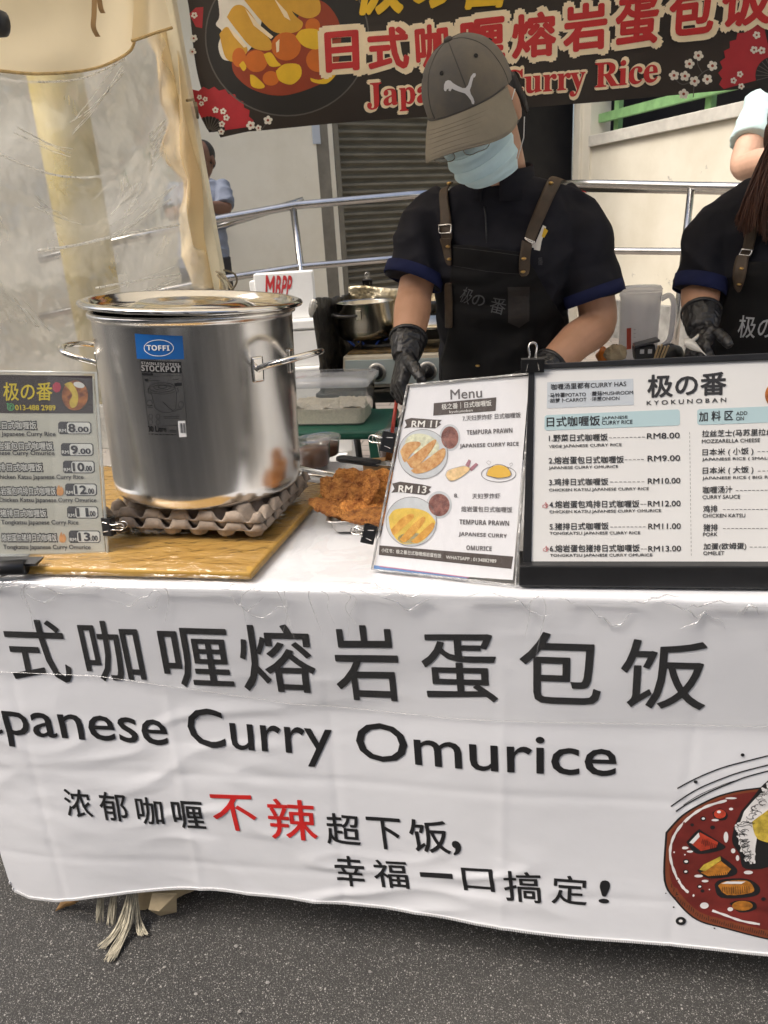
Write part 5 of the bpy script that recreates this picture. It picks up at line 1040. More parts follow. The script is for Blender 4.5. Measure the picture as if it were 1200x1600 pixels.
sv = thing('gas_stove', (ex+.3, SY_+.15, zt), 'two burner steel gas stove with black knobs on the black folding table', 'stove')
s0 = aY(537, 600, SY_+.02).x; zs0 = zt+.012; zs1 = aY(560, 556, SY_+.02).z; SX1 = s0+.60
STV = M('stove_steel', (.60, .58, .54), .32, metal=.9, var=.12, vs=12); CRM = M('stove_cream', (.52, .47, .38), .45, var=.2, vs=9)
mb = MB(); mb.hexa([Vector((s0, SY_+.0, zs0)), Vector((SX1, SY_+.0, zs0)), Vector((SX1, SY_+.36, zs0)), Vector((s0, SY_+.36, zs0))], [Vector((s0+.004, SY_+.02, zs1)), Vector((SX1-.004, SY_+.02, zs1)), Vector((SX1-.004, SY_+.36, zs1)), Vector((s0+.004, SY_+.36, zs1))]); mb.build('body', CRM, sv, bevel=.005)
mb = MB(); y0 = SY_-.001
for xa, xb in ((s0+.012, s0+.19), (s0+.22, SX1-.012)):
    mb.hexa([Vector((xa, y0-.002, zs0+.012)), Vector((xb, y0-.002, zs0+.012)), Vector((xb, y0+.014, zs1-.012)), Vector((xa, y0+.014, zs1-.012))], [Vector((xa, y0-.005, zs0+.012)), Vector((xb, y0-.005, zs0+.012)), Vector((xb, y0+.011, zs1-.012)), Vector((xa, y0+.011, zs1-.012))])
mb.build('control_panel', M('panel_grey', (.36, .42, .43), .3, metal=.4), sv, bevel=.003)
for kx in (aY(589, 580, SY_).x, aY(668, 578, SY_).x):
    kc = Vector((kx, SY_-.004, (zs0+zs1)/2)); kM = Matrix.Rotation(R(90), 3, 'X')
    mb = MB(); mb.lathe([(.030, 0), (.031, .003), (.026, .006)], kc, 28, kM); mb.build('knob_ring', STV, sv, True)
    mb = MB(); mb.lathe([(.023, .006), (.0215, .016), (.018, .019)], kc, 28, kM); mb.box(kc+Vector((0, -.024, 0)), (.010, .014, .036), Matrix.Rotation(R(20), 3, 'Y')); mb.build('knob', BLK, sv, True)
mb = MB(); mb.box(((s0+SX1)/2, SY_+.19, zs1+.004), (SX1-s0-.03, .30, .006)); mb.build('drip_tray', M('burnt', (.05, .035, .02), .6, col2=(.20, .13, .05), vs=40), sv)
BUR = M('cast_iron', (.02, .019, .018), .7)
for bx in (s0+.13, s0+.43):
    mb = MB()
    for k in range(5): a = R(72*k); mb.box((bx+.065*math.cos(a), SY_+.17+.065*math.sin(a), zs1+.022), (.07, .008, .03), Matrix.Rotation(a, 3, 'Z'))
    mb.tube([Vector((bx+.092*math.cos(R(k*15)), SY_+.17+.092*math.sin(R(k*15)), zs1+.02)) for k in range(24)], .005, 8, close=True); mb.build('pan_support', BUR, sv)
    mb = MB(); mb.lathe([(.045, .006), (.045, .02), (.03, .026)], (bx, SY_+.17, zs1), 24); mb.build('burner', BUR, sv, True)
# saucepan on the left burner
def pan(c, r, h, label, handle):
    t = thing('cooking_pot', c, label, 'cooking pot')
    mb = MB(); mb.lathe([(.001, 0), (r*.86, 0), (r*.97, .012), (r, h*.3), (r, h), (r*1.035, h+.003), (r*1.03, h+.005), (r*.985, h), (r*.97, .014), (.001, .006)], c, 64, cap=False); mb.build('body', steel('pan_steel', .22, (1, 1, .3), col=(.50, .46, .38), bump=.12), t, True)
    mb = MB(); mb.lathe([(r*.96, h*.6), (.001, h*.6)], c, 40, cap=False); mb.build('contents', SAUCE, t)
    return t
pc = Vector((aY(574, 540, SY_+.17).x, SY_+.17, zs1+.037)); rp = .094
p1 = pan(pc, rp, .115, 'steel cooking pot with side handle on the left burner inside the foil windshield', True)
mb = MB(); mb.tube(smoothcurve([tuple(pc+Vector((rp*math.cos(a), rp*math.sin(a), z))+Vector((math.cos(a), math.sin(a), 0))*o) for a, o, z in ((R(215), 0, .085), (R(222), .028, .088), (R(238), .05, .087), (R(258), .035, .084), (R(264), 0, .083))], 5), .0055, 8); mb.build('handle', M('handle_dark', (.08, .075, .07), .3, metal=.6), p1, True)
mb = MB(); a = R(268); mb.box(pc+Vector(((rp+.003)*math.cos(a), (rp+.003)*math.sin(a), .085)), (.02, .005, .032)); mb.build('bracket', POLI, p1, bevel=.002)
# frying pan with a domed lid on the right burner
lc = Vector((aY(680, 545, SY_+.17).x, SY_+.17, zs1+.037))
p2_ = thing('frying_pan', lc, 'frying pan under a domed steel lid with a black knob, behind the vendor\'s forearm', 'frying pan')
mb = MB(); mb.lathe([(.001, 0), (.10, 0), (.125, .03), (.128, .032), (.122, .03), (.098, .005), (.001, .005)], lc, 48, cap=False); mb.build('pan', BUR, p2_, True)
mb = MB(); mb.lathe([(.124, .033), (.126, .036), (.115, .048), (.085, .066), (.04, .078), (.001, .08)], lc, 48, cap=False); mb.build('lid', steel('lid_steel', .18, (1, 1, 1), col=(.62, .56, .44), bump=.05), p2_, True)
mb = MB(); mb.lathe([(.010, .079), (.011, .09), (.025, .098), (.026, .104), (.016, .11), (.001, .111)], lc, 24); mb.build('lid_knob', BLK, p2_, True)
# flame under the pot
fmat = bpy.data.materials.new('flame'); fmat.use_nodes = True; bsd = fmat.node_tree.nodes['Principled BSDF']; bsd.inputs['Base Color'].default_value = (.02, .05, .2, 1); bsd.inputs['Emission Color'].default_value = (.10, .25, 1, 1); bsd.inputs['Emission Strength'].default_value = .03
mb = MB()
for k in range(8): a = R(k*45); c0 = pc+Vector((.052*math.cos(a), .052*math.sin(a), -.020)); mb.tube([c0, c0+Vector((.010*math.cos(a), .010*math.sin(a), .009)), c0+Vector((.022*math.cos(a), .022*math.sin(a), .017))], [.0035, .003, .0006], 6)
fo = mb.build('gas_flame', fmat, sv, True)
# foil windshield: gold crinkled back, blackened left wing
ws = thing('windshield', (s0, SY_+.3, zt), 'crinkled foil windshield with a sooty black left wing round the stove', 'windshield')
FOIL = M('foil', (.80, .66, .40), .34, metal=.85, col2=(.92, .86, .70), vs=6, bump=.6, bs=60, bd=.012)
SOOT = M('soot', (.020, .017, .014), .55, col2=(.10, .085, .06), vs=9, bump=.8, bs=35, bd=.01, lo=.45, hi=.8)
zw = aY(600, 447, SY_+.34).z
def crink(a, b, z0, z1, amp, seed, nx=50, nz=26):
    dv_ = (b-a); nn = Vector((dv_.y, -dv_.x, 0)).normalized()
    def f(u, v):
        p_ = a.lerp(b, u); top = z1+.012*noise.noise(Vector((u*6+seed, 0, 0)))+.01*math.sin(u*4+seed)
        p_ = Vector((p_.x, p_.y, z0*(1-v)+top*v)); q = Vector((u*9+seed, v*6, seed)); return p_+nn*amp*(noise.noise(q)+.6*(1-2*abs(noise.noise(q*2.3)))*.6)
    mb = MB(); mb.grid(nx, nz, f); return mb
wA = Vector((aY(503, 600, SY_-.03).x, SY_-.03, 0)); wB = Vector((aY(545, 500, SY_+.36).x+.005, SY_+.37, 0)); wC = Vector((SX1+.03, SY_+.37, 0))
crink(wB, wC, zt+.002, zw, .012, 3).build('back_panel', FOIL, ws, True, solid=.002)
crink(wA, wB, zt+.002, zw-.012, .012, 8).build('side_panel', SOOT, ws, True, solid=.006)
mb = MB(); mb.tube([wA+Vector((0, 0, zt+.004)), wA+Vector((.006, 0, zt+.1)), wA+Vector((-.004, 0, zw-.05)), wA+Vector((0, 0, zw-.015))], .008, 8); mb.build('side_edge', SOOT, ws, True)
mb = MB(); mb.ell(wA+Vector((-.008, 0, zw-.03)), (.014, .012, .030), Matrix.Rotation(R(15), 3, 'Y'), 10, 8); mb.build('foil_fold', M('foil_white', (.7, .68, .64), .3, metal=.7, bump=1, bs=80), ws)
crink(wA+Vector((.02, -.004, 0)), Vector((SX1, SY_-.034, 0)), zt+.001, zt+.016, .003, 5, 40, 4).build('front_lip', SOOT, ws, True, solid=.004)
binder_clip(Vector((aY(575, 455, SY_+.37).x, SY_+.37, zw+.003)), basis((1, 0, 0), (0, 0, -1)) @ Matrix.Rotation(R(180), 3, 'Y'), .034, 'small black binder clip on top of the foil windshield')

# ---- white foam boxes behind the pot
FOAM = M('foam', (.76, .76, .74), .8, var=.05, vs=4, bump=.4, bs=90, bd=.002)
fB = aY(462, 570, 2.35)
def foam_box(c, size, rz, label, txt=False):
    t = thing('foam_box', c, label, 'foam box', 'white foam boxes stacked behind the stockpot'); Mz = Matrix.Rotation(R(rz), 3, 'Z'); P = lambda x, y, z: Vector(c)+Mz @ Vector((x, y, z))
    hx, hy, h = size
    mb = MB(); k = .94; mb.hexa([P(-hx*k, -hy*k, 0), P(hx*k, -hy*k, 0), P(hx*k, hy*k, 0), P(-hx*k, hy*k, 0)], [P(-hx, -hy, h*.78), P(hx, -hy, h*.78), P(hx, hy, h*.78), P(-hx, hy, h*.78)]); mb.build('body', FOAM, t, bevel=.008)
    mb = MB(); q_ = 1.03; mb.hexa([P(-hx*q_, -hy*q_, h*.785), P(hx*q_, -hy*q_, h*.785), P(hx*q_, hy*q_, h*.785), P(-hx*q_, hy*q_, h*.785)], [P(-hx*q_, -hy*q_, h), P(hx*q_, -hy*q_, h), P(hx*q_, hy*q_, h), P(-hx*q_, hy*q_, h)]); lo_ = mb.build('lid', FOAM, t, bevel=.008)
    return t, P
W0, W1 = aY(396, 430, 2.3), aY(472, 430, 2.3); hx = (W1-W0).length/2+.02; cxx = (W0.x+W1.x)/2+.01
ztop = W1.z+.015
for k, (dz, lab) in enumerate(((.755, 'lowest white foam box of the stack behind the stockpot'), (.55, 'second lowest white foam box of the stack behind the stockpot'), (.345, 'white foam box directly under the upright lettered slab'))):
    foam_box((cxx+.07, 2.42+.005*k, ztop-.06-dz), (hx+.045, .15, .205), 14-k*2, lab)
zb_ = ztop-.06-.755
st_ = thing('crate', (cxx+.07, 2.43, .12), 'plain pale crate under the foam box stack, hidden low behind the stove', 'crate')
mb = MB(); mb.box((cxx+.07, 2.43, (.12+zb_)/2), (.34, .3, zb_-.121)); mb.build('body', FOAM, st_, bevel=.01)
for zz in (.3, .6): mb = MB(); mb.box((cxx+.07, 2.275, .12+(zb_-.12)*zz), (.30, .012, .03)); mb.build('rib', FOAM, st_, bevel=.004)
fs = thing('foam_slab', (cxx, 2.30, ztop-.2), 'upright white foam slab with red hand painted letters on top of the stack', 'foam slab')
Mz = Matrix.Rotation(R(12), 3, 'Z'); mb = MB(); mb.box((cxx, 2.36, ztop-.10), (2*hx, .09, .20), Mz); mb.build('slab', FOAM, fs, bevel=.006)
mb = MB(); mb.box(Vector((cxx, 2.36, ztop-.02))+Mz @ Vector((-hx-.012, .02, -.06)), (.024, .08, .10), Mz); mb.build('step', FOAM, fs, bevel=.004)
FP = Plane(Vector((cxx, 2.36, ztop-.1))+Mz @ Vector((0, -.0455, 0)), Mz @ Vector((1, 0, 0)), (0, 0, 1))
p = Print(FP)
for ch_, a, b in (('M', 415, 428), ('B', 430, 437), ('P', 439, 445), ('P', 447, 453)): p.text(ch_, (a, 464), (b, 465), 33, .025, .001)
p.build('red_lettering', M('red_paint', (.50, .03, .035), .6), fs)

# ---- jug and packets on a back table at the right
bt = thing('prep_table', (.5, 1.0, .12), 'low prep table behind the menu board holding the jug and packets', 'table')
mb = MB(); mb.box((.62, 1.05, .765), (.95, .45, .03)); mb.build('top', BLK, bt, bevel=.003)
for x in (.2, 1.04):
    for y in (.87, 1.23): mb = MB(); mb.tube([(x, y, 0 if y < 2.1 else .12), (x, y, .749)], .013, 8); mb.build('leg', BLK, bt, True)
jc = Vector((aY(999, 500, .98).x, .98, .781)); jz = aY(1000, 455, .98).z-.781
jg = thing('jug', jc, 'frosted plastic measuring jug with a handle and red print, right of the vendor', 'jug')
JUG = clear('frosted', (.93, .93, .95), haze=.62, hazecol=(.80, .79, .82), gloss=.02, rough=.25, bump=.05, bs=6)
mb = MB(); mb.lathe([(.001, .002), (.042, .002), (.044, .01), (.048, jz-.012), (.050, jz-.01), (.050, jz)], jc, 40, cap=False); mb.build('body', JUG, jg, True)
mb = MB(); mb.lathe([(.049, jz+.001), (.051, jz+.004), (.046, jz+.012), (.001, jz+.014)], jc, 40, cap=False); mb.build('lid', JUG, jg, True)
mb = MB(); hp = [tuple(jc+Vector((x, -.01, z))) for x, z in ((.046, jz-.02), (.066, jz-.012), (.077, jz-.035), (.076, jz-.10), (.068, jz-.125), (.045, jz-.14))]; mb.tube(smoothcurve(hp, 5), .0065, 10); mb.build('handle', JUG, jg, True)
jp = Plane(jc+Vector((-.012, -.050, 0)), (1, .0, 0), (0, 0, 1)); p = Print(jp)
p.poly([(979, 513), (986, 512), (986, 545), (979, 546)], .002); p.build('red_print', M('jug_red', (.62, .09, .05), .5), jg)
p = Print(jp)
for k in range(6): p.line([(990, 515+k*6), (993, 515+k*6)], 1.2, .002)
p.build('scale_marks', M('jug_grey', (.3, .3, .33), .5), jg)
def lump(c, r, seed, amp=.3, vox=.006):
    mb = MB(); mb.grid(24, 14, lambda u, v: Vector(c)+Vector((r[0]*math.cos(2*math.pi*u)*math.sin(math.pi*v), r[1]*math.sin(2*math.pi*u)*math.sin(math.pi*v), r[2]*math.cos(math.pi*v)))*(1+amp*noise.noise(Vector((math.cos(2*math.pi*u)*2+seed, math.sin(2*math.pi*u)*2, v*5))))); return mb
o = lump(aY(962, 552, .85), (.026, .025, .02), 2).build('paper_wrap', M('kraft', (.42, .34, .22), .8, var=.2, vs=30), None, False); setp(o, 'crumpled brown paper wrapping behind the top edge of the menu board', 'paper'); 
o = lump(aY(942, 556, .9), (.014, .02, .02), 4).build('orange_bag', M('orange_bag', (.62, .18, .02), .5), None, True); setp(o, 'small orange bag peeping out behind the vendor\'s elbow', 'bag')
pk = thing('packet', aY(1005, 548, .9), 'black flip lid packet with silver tags, leaning behind the menu board', 'packet'); c0 = aY(1006, 549, .9)
mb = MB(); mb.box(c0, (.048, .05, .032), Matrix.Rotation(R(-8), 3, 'Y')); mb.build('body', BLK, pk, bevel=.003)
mb = MB(); mb.box(c0+Vector((.003, -.005, .022)), (.058, .05, .006), Matrix.Rotation(R(-14), 3, 'Y')); mb.build('lid', M('packet_lid', (.05, .05, .055), .35), pk, bevel=.002)
for k in range(2): mb = MB(); mb.box(c0+Vector((-.008+k*.018, -.0275, .004)), (.009, .002, .010)); mb.build('tag', M('tag_silver', (.55, .56, .58), .3), pk)
sk = thing('chopsticks', aY(1025, 545, .86), 'bundle of pale wooden chopsticks beside the black packet', 'chopsticks'); c0 = aY(1026, 548, .86)
for k in range(4): mb = MB(); mb.tube([c0+Vector((-.008+k*.006, .02, -.05)), c0+Vector((.004+k*.006, -.008*k, .012+.003*(k % 2)))], .0025, 6); mb.build('stick', M('stick_wood', (.62, .46, .26), .6), sk)
o = lump(aY(1046, 556, .95), (.035, .03, .03), 6, .15).build('black_bag', BLK, None, True); setp(o, 'rounded black bag between the chopsticks and the gloved hand', 'bag')

# ---- things on the road under the cloth
rp_ = aZ(205, 1440, .01)
rt = thing('rope_tassel', (rp_.x, rp_.y, 0), 'frayed grey rope end hanging out from under the cloth onto the road', 'rope')
ROPE = M('rope_fibre', (.36, .33, .25), .9, var=.35, vs=60, bump=.5, bs=150)
rg = random.Random(5)
def strandset(pts, n, r, spread):
    mb = MB()
    for i in range(n):
        ox, oy = rg.uniform(-1, 1), rg.uniform(-1, 1); P_ = []
        for k, (x, y, z) in enumerate(pts):
            t = k/(len(pts)-1); s_ = spread*(.35+.65*t); yy = .035 if z > .03 else 0
            q_ = aY(x, y-6, -.03) if z > .05 else aZ(x, y, z); P_.append(q_+Vector((ox*s_+.004*rg.uniform(-1, 1), oy*s_*.7, abs(oy)*s_*.3+.002)))
        mb.tube(smoothcurve([tuple(p_) for p_ in P_], 3), [r]*(len(P_)*3-3)+[r*.4], 4)
    return mb
for pts, n, sp_ in (([(208, 1395, .09), (200, 1440, .03), (185, 1478, .006), (172, 1502, .004)], 34, .010), ([(205, 1395, .09), (195, 1430, .035), (178, 1462, .008), (160, 1482, .005)], 26, .008), ([(212, 1395, .09), (214, 1425, .04), (220, 1450, .01), (226, 1462, .006)], 26, .008), ([(160, 1395, .08), (158, 1415, .04), (158, 1442, .01)], 18, .008), ([(180, 1395, .08), (176, 1420, .04), (174, 1446, .012)], 18, .008)):
    strandset(pts, n, .0011, sp_).build('strand', ROPE, rt, True)
wc = aZ(252, 1425, .0)
wb = thing('sandbag', (wc.x, wc.y+.05, 0), 'cream canvas bag corner showing under the cloth beside the rope', 'bag')
mb = MB(); 
def bagf(u, v): 
    a = 2*math.pi*u; rr_ = (.07+.012*math.cos(3*a)+.01*noise.noise(Vector((math.cos(a)*2, math.sin(a)*2, v*4))))*(1-.35*v); return Vector((wc.x-.02+rr_*math.cos(a), wc.y+.085+rr_*math.sin(a)*1.1, .004+.16*v))
mb.grid(40, 14, bagf); mb.add([bagf(i/40, 1) for i in range(40)], [tuple(range(40))]); mb.build('bag', M('canvas_bag', (.52, .42, .26), .85, var=.12, vs=20, bump=.4, bs=40), wb, True)
mb = MB(); c1, c2, c3 = aZ(232, 1420, .05), aZ(250, 1430, .006), aZ(276, 1424, .012); c4 = aZ(276, 1396, .075); c5 = aZ(238, 1396, .08)
mb.add([c1, c2, c3, c4, c5, (c1+c3)/2+Vector((0, -.012, .012))], [(0, 1, 5), (1, 2, 5), (2, 3, 5), (3, 4, 5), (4, 0, 5)]); mb.build('flap', MATS['canvas_bag'], wb, solid=.003)
lf = [aZ(86, 1424, .004), aZ(95, 1409, .012), aZ(112, 1403, .02), aZ(128, 1403, .028), aZ(118, 1412, .018), aZ(103, 1417, .008)]
mb = MB(); cL = sum(lf, Vector())/6+Vector((0, 0, .004)); mb.add(lf+[cL], [(i, (i+1) % 6, 6) for i in range(6)]); o = mb.build('dry_leaf', M('dry_leaf', (.30, .17, .06), .8, var=.3, vs=50), None, True, solid=.0008); setp(o, 'dry brown leaf on the road under the left of the cloth', 'leaf')
# loose stones on the road
sg_ = random.Random(9)
STN = M('stone', (.27, .26, .24), .85, var=.25, vs=40)
for (x, y, r) in ((369, 1478, .006), (257, 1511, .0045), (418, 1535, .0055), (375, 1580, .0055), (184, 1506, .005), (578, 1518, .0045), (120, 1524, .0035), (27, 1500, .004), (306, 1553, .0045), (465, 1530, .003)):
    c = aZ(x, y, r*.5); r *= .62; mb = lump(c, (r, r*.8, r*.5), x, .6); o = mb.build('pebble', STN, None, False)
    setp(o, 'small pale pebble lying loose on the asphalt in front of the stall', 'pebble', 'pebbles on the road')
# ================================================================ PEOPLE
SKIN = M('skin', (.45, .245, .145), .50, col2=(.53, .29, .185), vs=14, bump=.12, bs=120, bd=.001, spec=.4)
SKIN2 = M('skin_fair', (.56, .34, .235), .5, var=.07, vs=25, bump=.1, bs=120, bd=.001)
SKIN3 = M('skin_brown', (.15, .07, .04), .55, var=.08, vs=25)
CLOTHB = M('black_shirt', (.014, .014, .019), .85, var=.3, vs=6, bump=.25, bs=420, bd=.0008, spec=.25)
NAVY = M('navy_trim', (.010, .014, .055), .85, var=.25, vs=9, bump=.25, bs=420, bd=.0008, spec=.25)
APR = M('apron_black', (.0065, .0062, .0062), .8, var=.3, vs=5, bump=.3, bs=260, bd=.0008, spec=.3)
LEA = M('brown_strap', (.070, .046, .026), .6, var=.2, vs=30, bump=.2, bs=90, bd=.0008)
BRASS = M('brass', (.62, .40, .14), .3, metal=1)
GLOVE = M('black_glove', (.013, .013, .014), .38, var=.25, vs=40, bump=.7, bs=75, bd=.003, spec=.55)
HAIR = M('dark_hair', (.012, .009, .008), .55, bump=.8, bs=300, stretch=(1, 1, .15))
def hframe(yaw, pitch, roll):
    F = Vector((-math.sin(R(yaw)), -math.cos(R(yaw)), 0)); zz = Vector((0, 0, 1)); th = R(pitch)
    f = F*math.cos(th)-zz*math.sin(th); u = zz*math.cos(th)+F*math.sin(th); l = f.cross(u); ro = R(roll)
    u2 = u*math.cos(ro)+l*math.sin(ro); l2 = f.cross(u2); return Matrix((l2, f, u2)).transposed()
def head(mb, c, H, s=1.0):
    P = lambda x, y, z: c+H @ Vector((x*s, y*s, z*s)); e = lambda p, r, n=18: mb.ell(P(*p), [k*s for k in r], H, n, 12)
    e((0, -.012, .035), (.074, .094, .088)); e((0, .022, -.03), (.058, .066, .085)); e((0, .036, -.078), (.040, .044, .034)); e((0, -.03, -.03), (.056, .058, .06))
    mb.tube([P(0, .088, .008), P(0, .098, -.015), P(0, .106, -.034)], [.007*s, .009*s, .013*s], 10); e((.014, .094, -.036), (.009, .011, .008), 10); e((-.014, .094, -.036), (.009, .011, .008), 10)
    e((0, .086, .022), (.05, .010, .010), 12); e((0, .090, -.062), (.022, .010, .005), 10); e((0, .089, -.071), (.019, .010, .006), 10)
    for k in (-1, 1): e((k*.076, -.008, -.008), (.010, .020, .033), 12); e((k*.040, .062, -.022), (.022, .022, .018), 12)
def ring(c, a, b, rx, ry, n=28, pw=2.2):
    out = []
    for k in range(n):
        t = 2*math.pi*k/n; ct, st = math.cos(t), math.sin(t); out.append(c+a*rx*math.copysign(abs(ct)**(2/pw), ct)+b*ry*math.copysign(abs(st)**(2/pw), st))
    return out
def torso(mb, secs, lat):
    a = Vector((lat.x, lat.y, lat.z*.5)).normalized(); b = Vector((-a.y, a.x, 0)).normalized(); mb.loft([ring(c, a, b, rx, ry) for c, rx, ry in secs])
def lerp_pts(pts, rad, n=6):
    c = smoothcurve([(*p, r) for p, r in zip(pts, rad)], n); return [Vector(q_[:3]) for q_ in c], [q_[3] for q_ in c]
def limb(mb, pts, rad, n=16): P, r = lerp_pts(pts, rad); mb.tube(P, r, n); return mb
def hand(mb, W, d, n, curl, side=1, s=1.0, spread=.05, grow=0, thumb=(.6, .8, .3), fingers=(1, 1, 1, 1)):
    d = d.normalized(); n = (n-d*n.dot(d)).normalized(); l = d.cross(n)*side
    rg_ = []
    for t, wd_, th in ((-.012, .025, .020), (.01, .028, .019), (.04, .038, .017), (.07, .042, .0145), (.088, .041, .012)):
        rg_.append(ring(W+d*t*s+n*.002, l, n, wd_*s+grow, th*s+grow, 18, 2.6))
    mb.loft(rg_)
    for k, (off, L_, sc2) in enumerate(((.031, .070, .96), (.0105, .080, 1), (-.0105, .074, .97), (-.030, .057, .85))):
        if not fingers[k]: continue
        p = W+d*.084*s+l*off*s; dd = (d+l*off*spread*12).normalized(); pts = [p-dd*.012*s, p]; ang = 0
        for j, fr in enumerate((.46, .31, .23)):
            ang += R(curl[j]*(1+.08*k)); v = dd*math.cos(ang)+n*math.sin(ang); m_ = pts[-1]+v*L_*fr*s*.5; pts.append(m_); pts.append(pts[-1]+v*L_*fr*s*.5)
        rr_ = [(.0100, .0100, .0094, .0092, .0084, .0082, .0074, .0060)[i]*sc2*s+grow for i in range(len(pts))]; mb.tube(pts, rr_, 10)
    tdir = (d*thumb[0]+l*thumb[1]+n*thumb[2]).normalized(); p = W+d*.022*s+l*.024*s; t2_ = (tdir+d*.5+n*.25).normalized(); t3_ = (tdir*.5+d*.7+n*.5).normalized()
    mb.tube([p, p+tdir*.022*s, p+tdir*.042*s, p+tdir*.042*s+t2_*.016*s, p+tdir*.042*s+t2_*.032*s, p+tdir*.042*s+t2_*.032*s+t3_*.012*s, p+tdir*.042*s+t2_*.032*s+t3_*.024*s], [(.016, .0145, .0125, .0115, .0108, .010, .007)[i]*s+grow for i in range(7)], 10)
def legs(mb, hip, floor_z, y0, rad=(.088, .062, .045), sep=.095):
    for k in (-1, 1):
        h = hip+Vector((k*sep*.9, 0, -.04)); kn_ = Vector((hip.x+k*sep, y0-.01, (hip.z+floor_z)/2+.02)); an = Vector((hip.x+k*sep*1.05, y0+.03, floor_z+.08))
        limb(mb, [h, (h+kn_)/2, kn_, (kn_+an)/2+Vector((0, .015, 0)), an], [rad[0], rad[0]*.9, rad[1], rad[1]*.95, rad[2]])
        mb.tube([an+Vector((0, .03, -.045)), an+Vector((0, -.03, -.045)), an+Vector((0, -.12, -.055)), an+Vector((0, -.16, -.060))], [.034, .036, .030, .018], 12)
class PxProj:
    """surface coordinates = picture px, put on a body mesh where the sight line meets it"""
    def __init__(s, me, off0=0): 
        bm = bmesh.new(); bm.from_mesh(me); bm.transform(Matrix.Identity(4)); s.t = BVHTree.FromBMesh(bm); bm.free(); s.off0 = off0
    def uv(s, px, py): return px, -py
    def P(s, u, v, off=0):
        d = ray(u, -v); dn = d.normalized(); h = s.t.ray_cast(CAM, dn)
        if h[0] is None:
            p = CAM+dn*1.7; b = s.t.find_nearest(p)
            for _ in range(3): p = CAM+dn*((b[0]-CAM).dot(dn)); b = s.t.find_nearest(p)
            return b[0]+(b[1] if b[1].dot(dn) < .2 else -dn)*(off+s.off0)
        nn = h[1] if h[1].dot(dn) < 0 else -h[1]; nn = (nn*.7-dn*.3).normalized(); return h[0]+nn*(off+s.off0)
def patch(S, left, right, off, nu=8, per=8):
    """sheet between two picture polylines laid on surface S"""
    Lc = smoothcurve(left, per); Rc = smoothcurve(right, per); mb = MB(); n = len(Lc)-1
    mb.grid(nu, n, lambda u, v: S.P(Lc[round(v*n)][0]*(1-u)+Rc[round(v*n)][0]*u, -(Lc[round(v*n)][1]*(1-u)+Rc[round(v*n)][1]*u), off)); return mb
def relax(me, it=4): return evalmesh(me, [('SMOOTH', dict(factor=.5, iterations=it))])

# ---------------------------------------------------------------- the working vendor in the middle
v1 = thing('person', aY(785, 660, .90)*1.0, 'vendor in grey cap and pale blue face mask bending over the table', 'person')
v1.location.z = 0; ORI[v1.name] = Vector(v1.location)
HC = aY(742, 178, .60); H1 = hframe(17, 31, 11)
nk = aY(782, 292, .735); sL = aY(684, 322, .775); sR = aY(886, 314, .775); ch = aY(783, 400, .775); wa = aY(786, 545, .835); hp_ = aY(786, 655, .885)
eL = aY(648, 458, .715); wL = aY(635, 553, .575); eR = aY(934, 500, .745); wR = aY(842, 590, .60)
lat = sR-sL
b1 = MB(); head(b1, HC, H1, 1.0)
limb(b1, [HC+H1 @ Vector((0, -.035, -.05)), nk+Vector((0, -.01, .02)), nk+Vector((0, .02, -.04))], [.054, .055, .056])
torso(b1, [(hp_, .15, .105), (wa, .128, .098), (ch, .15, .108), ((sL+sR)/2+Vector((0, 0, -.01)), .13, .08), (nk+Vector((0, .01, -.02)), .07, .06)], lat)
limb(b1, [sL, (sL+eL)/2+Vector((-.004, 0, 0)), eL, eL.lerp(wL, .35), wL], [.042, .041, .039, .041, .027])
limb(b1, [sR, (sR+eR)/2+Vector((.006, 0, 0)), eR, eR.lerp(wR, .4), wR], [.042, .041, .042, .041, .029])
dL_ = (aY(612, 640, .50)-wL).normalized()
legs(b1, hp_, 0, .93)
body1 = link('body', fuse(b1, .0042, 3), SKIN, v1, True)
# eyes, hair
for k in (-1, 1):
    mb = MB(); mb.ell(HC+H1 @ Vector((k*.032, .078, .004)), (.0125, .0125, .0125)); eo = mb.build('eye', M('eye_white', (.6, .58, .55), .2), v1, True)
    mb = MB(); mb.ell(HC+H1 @ Vector((k*.032, .0875, .001)), (.0055, .004, .0055)); mb.build('iris', M('iris', (.02, .012, .008), .2), eo, True)
mb = MB(); mb.ell(HC+H1 @ Vector((0, -.03, .02)), (.0755, .086, .080), H1, 24, 14); mb.ell(HC+H1 @ Vector((0, -.065, -.035)), (.062, .045, .05), H1, 16, 10)
for k in (-1, 1):
    for j in range(5): a = rg.uniform(-.055, -.035); mb.tube([HC+H1 @ Vector((k*.074, a, .03)), HC+H1 @ Vector((k*(.077+rg.uniform(0, .003)), a-.004, -.005-rg.uniform(0, .02))), HC+H1 @ Vector((k*(.074+rg.uniform(0, .004)), a-.012, -.035-rg.uniform(0, .025)))], [.006, .005, .0015], 6)
link('hair', fuse(mb, .003, 1), HAIR, v1, True)
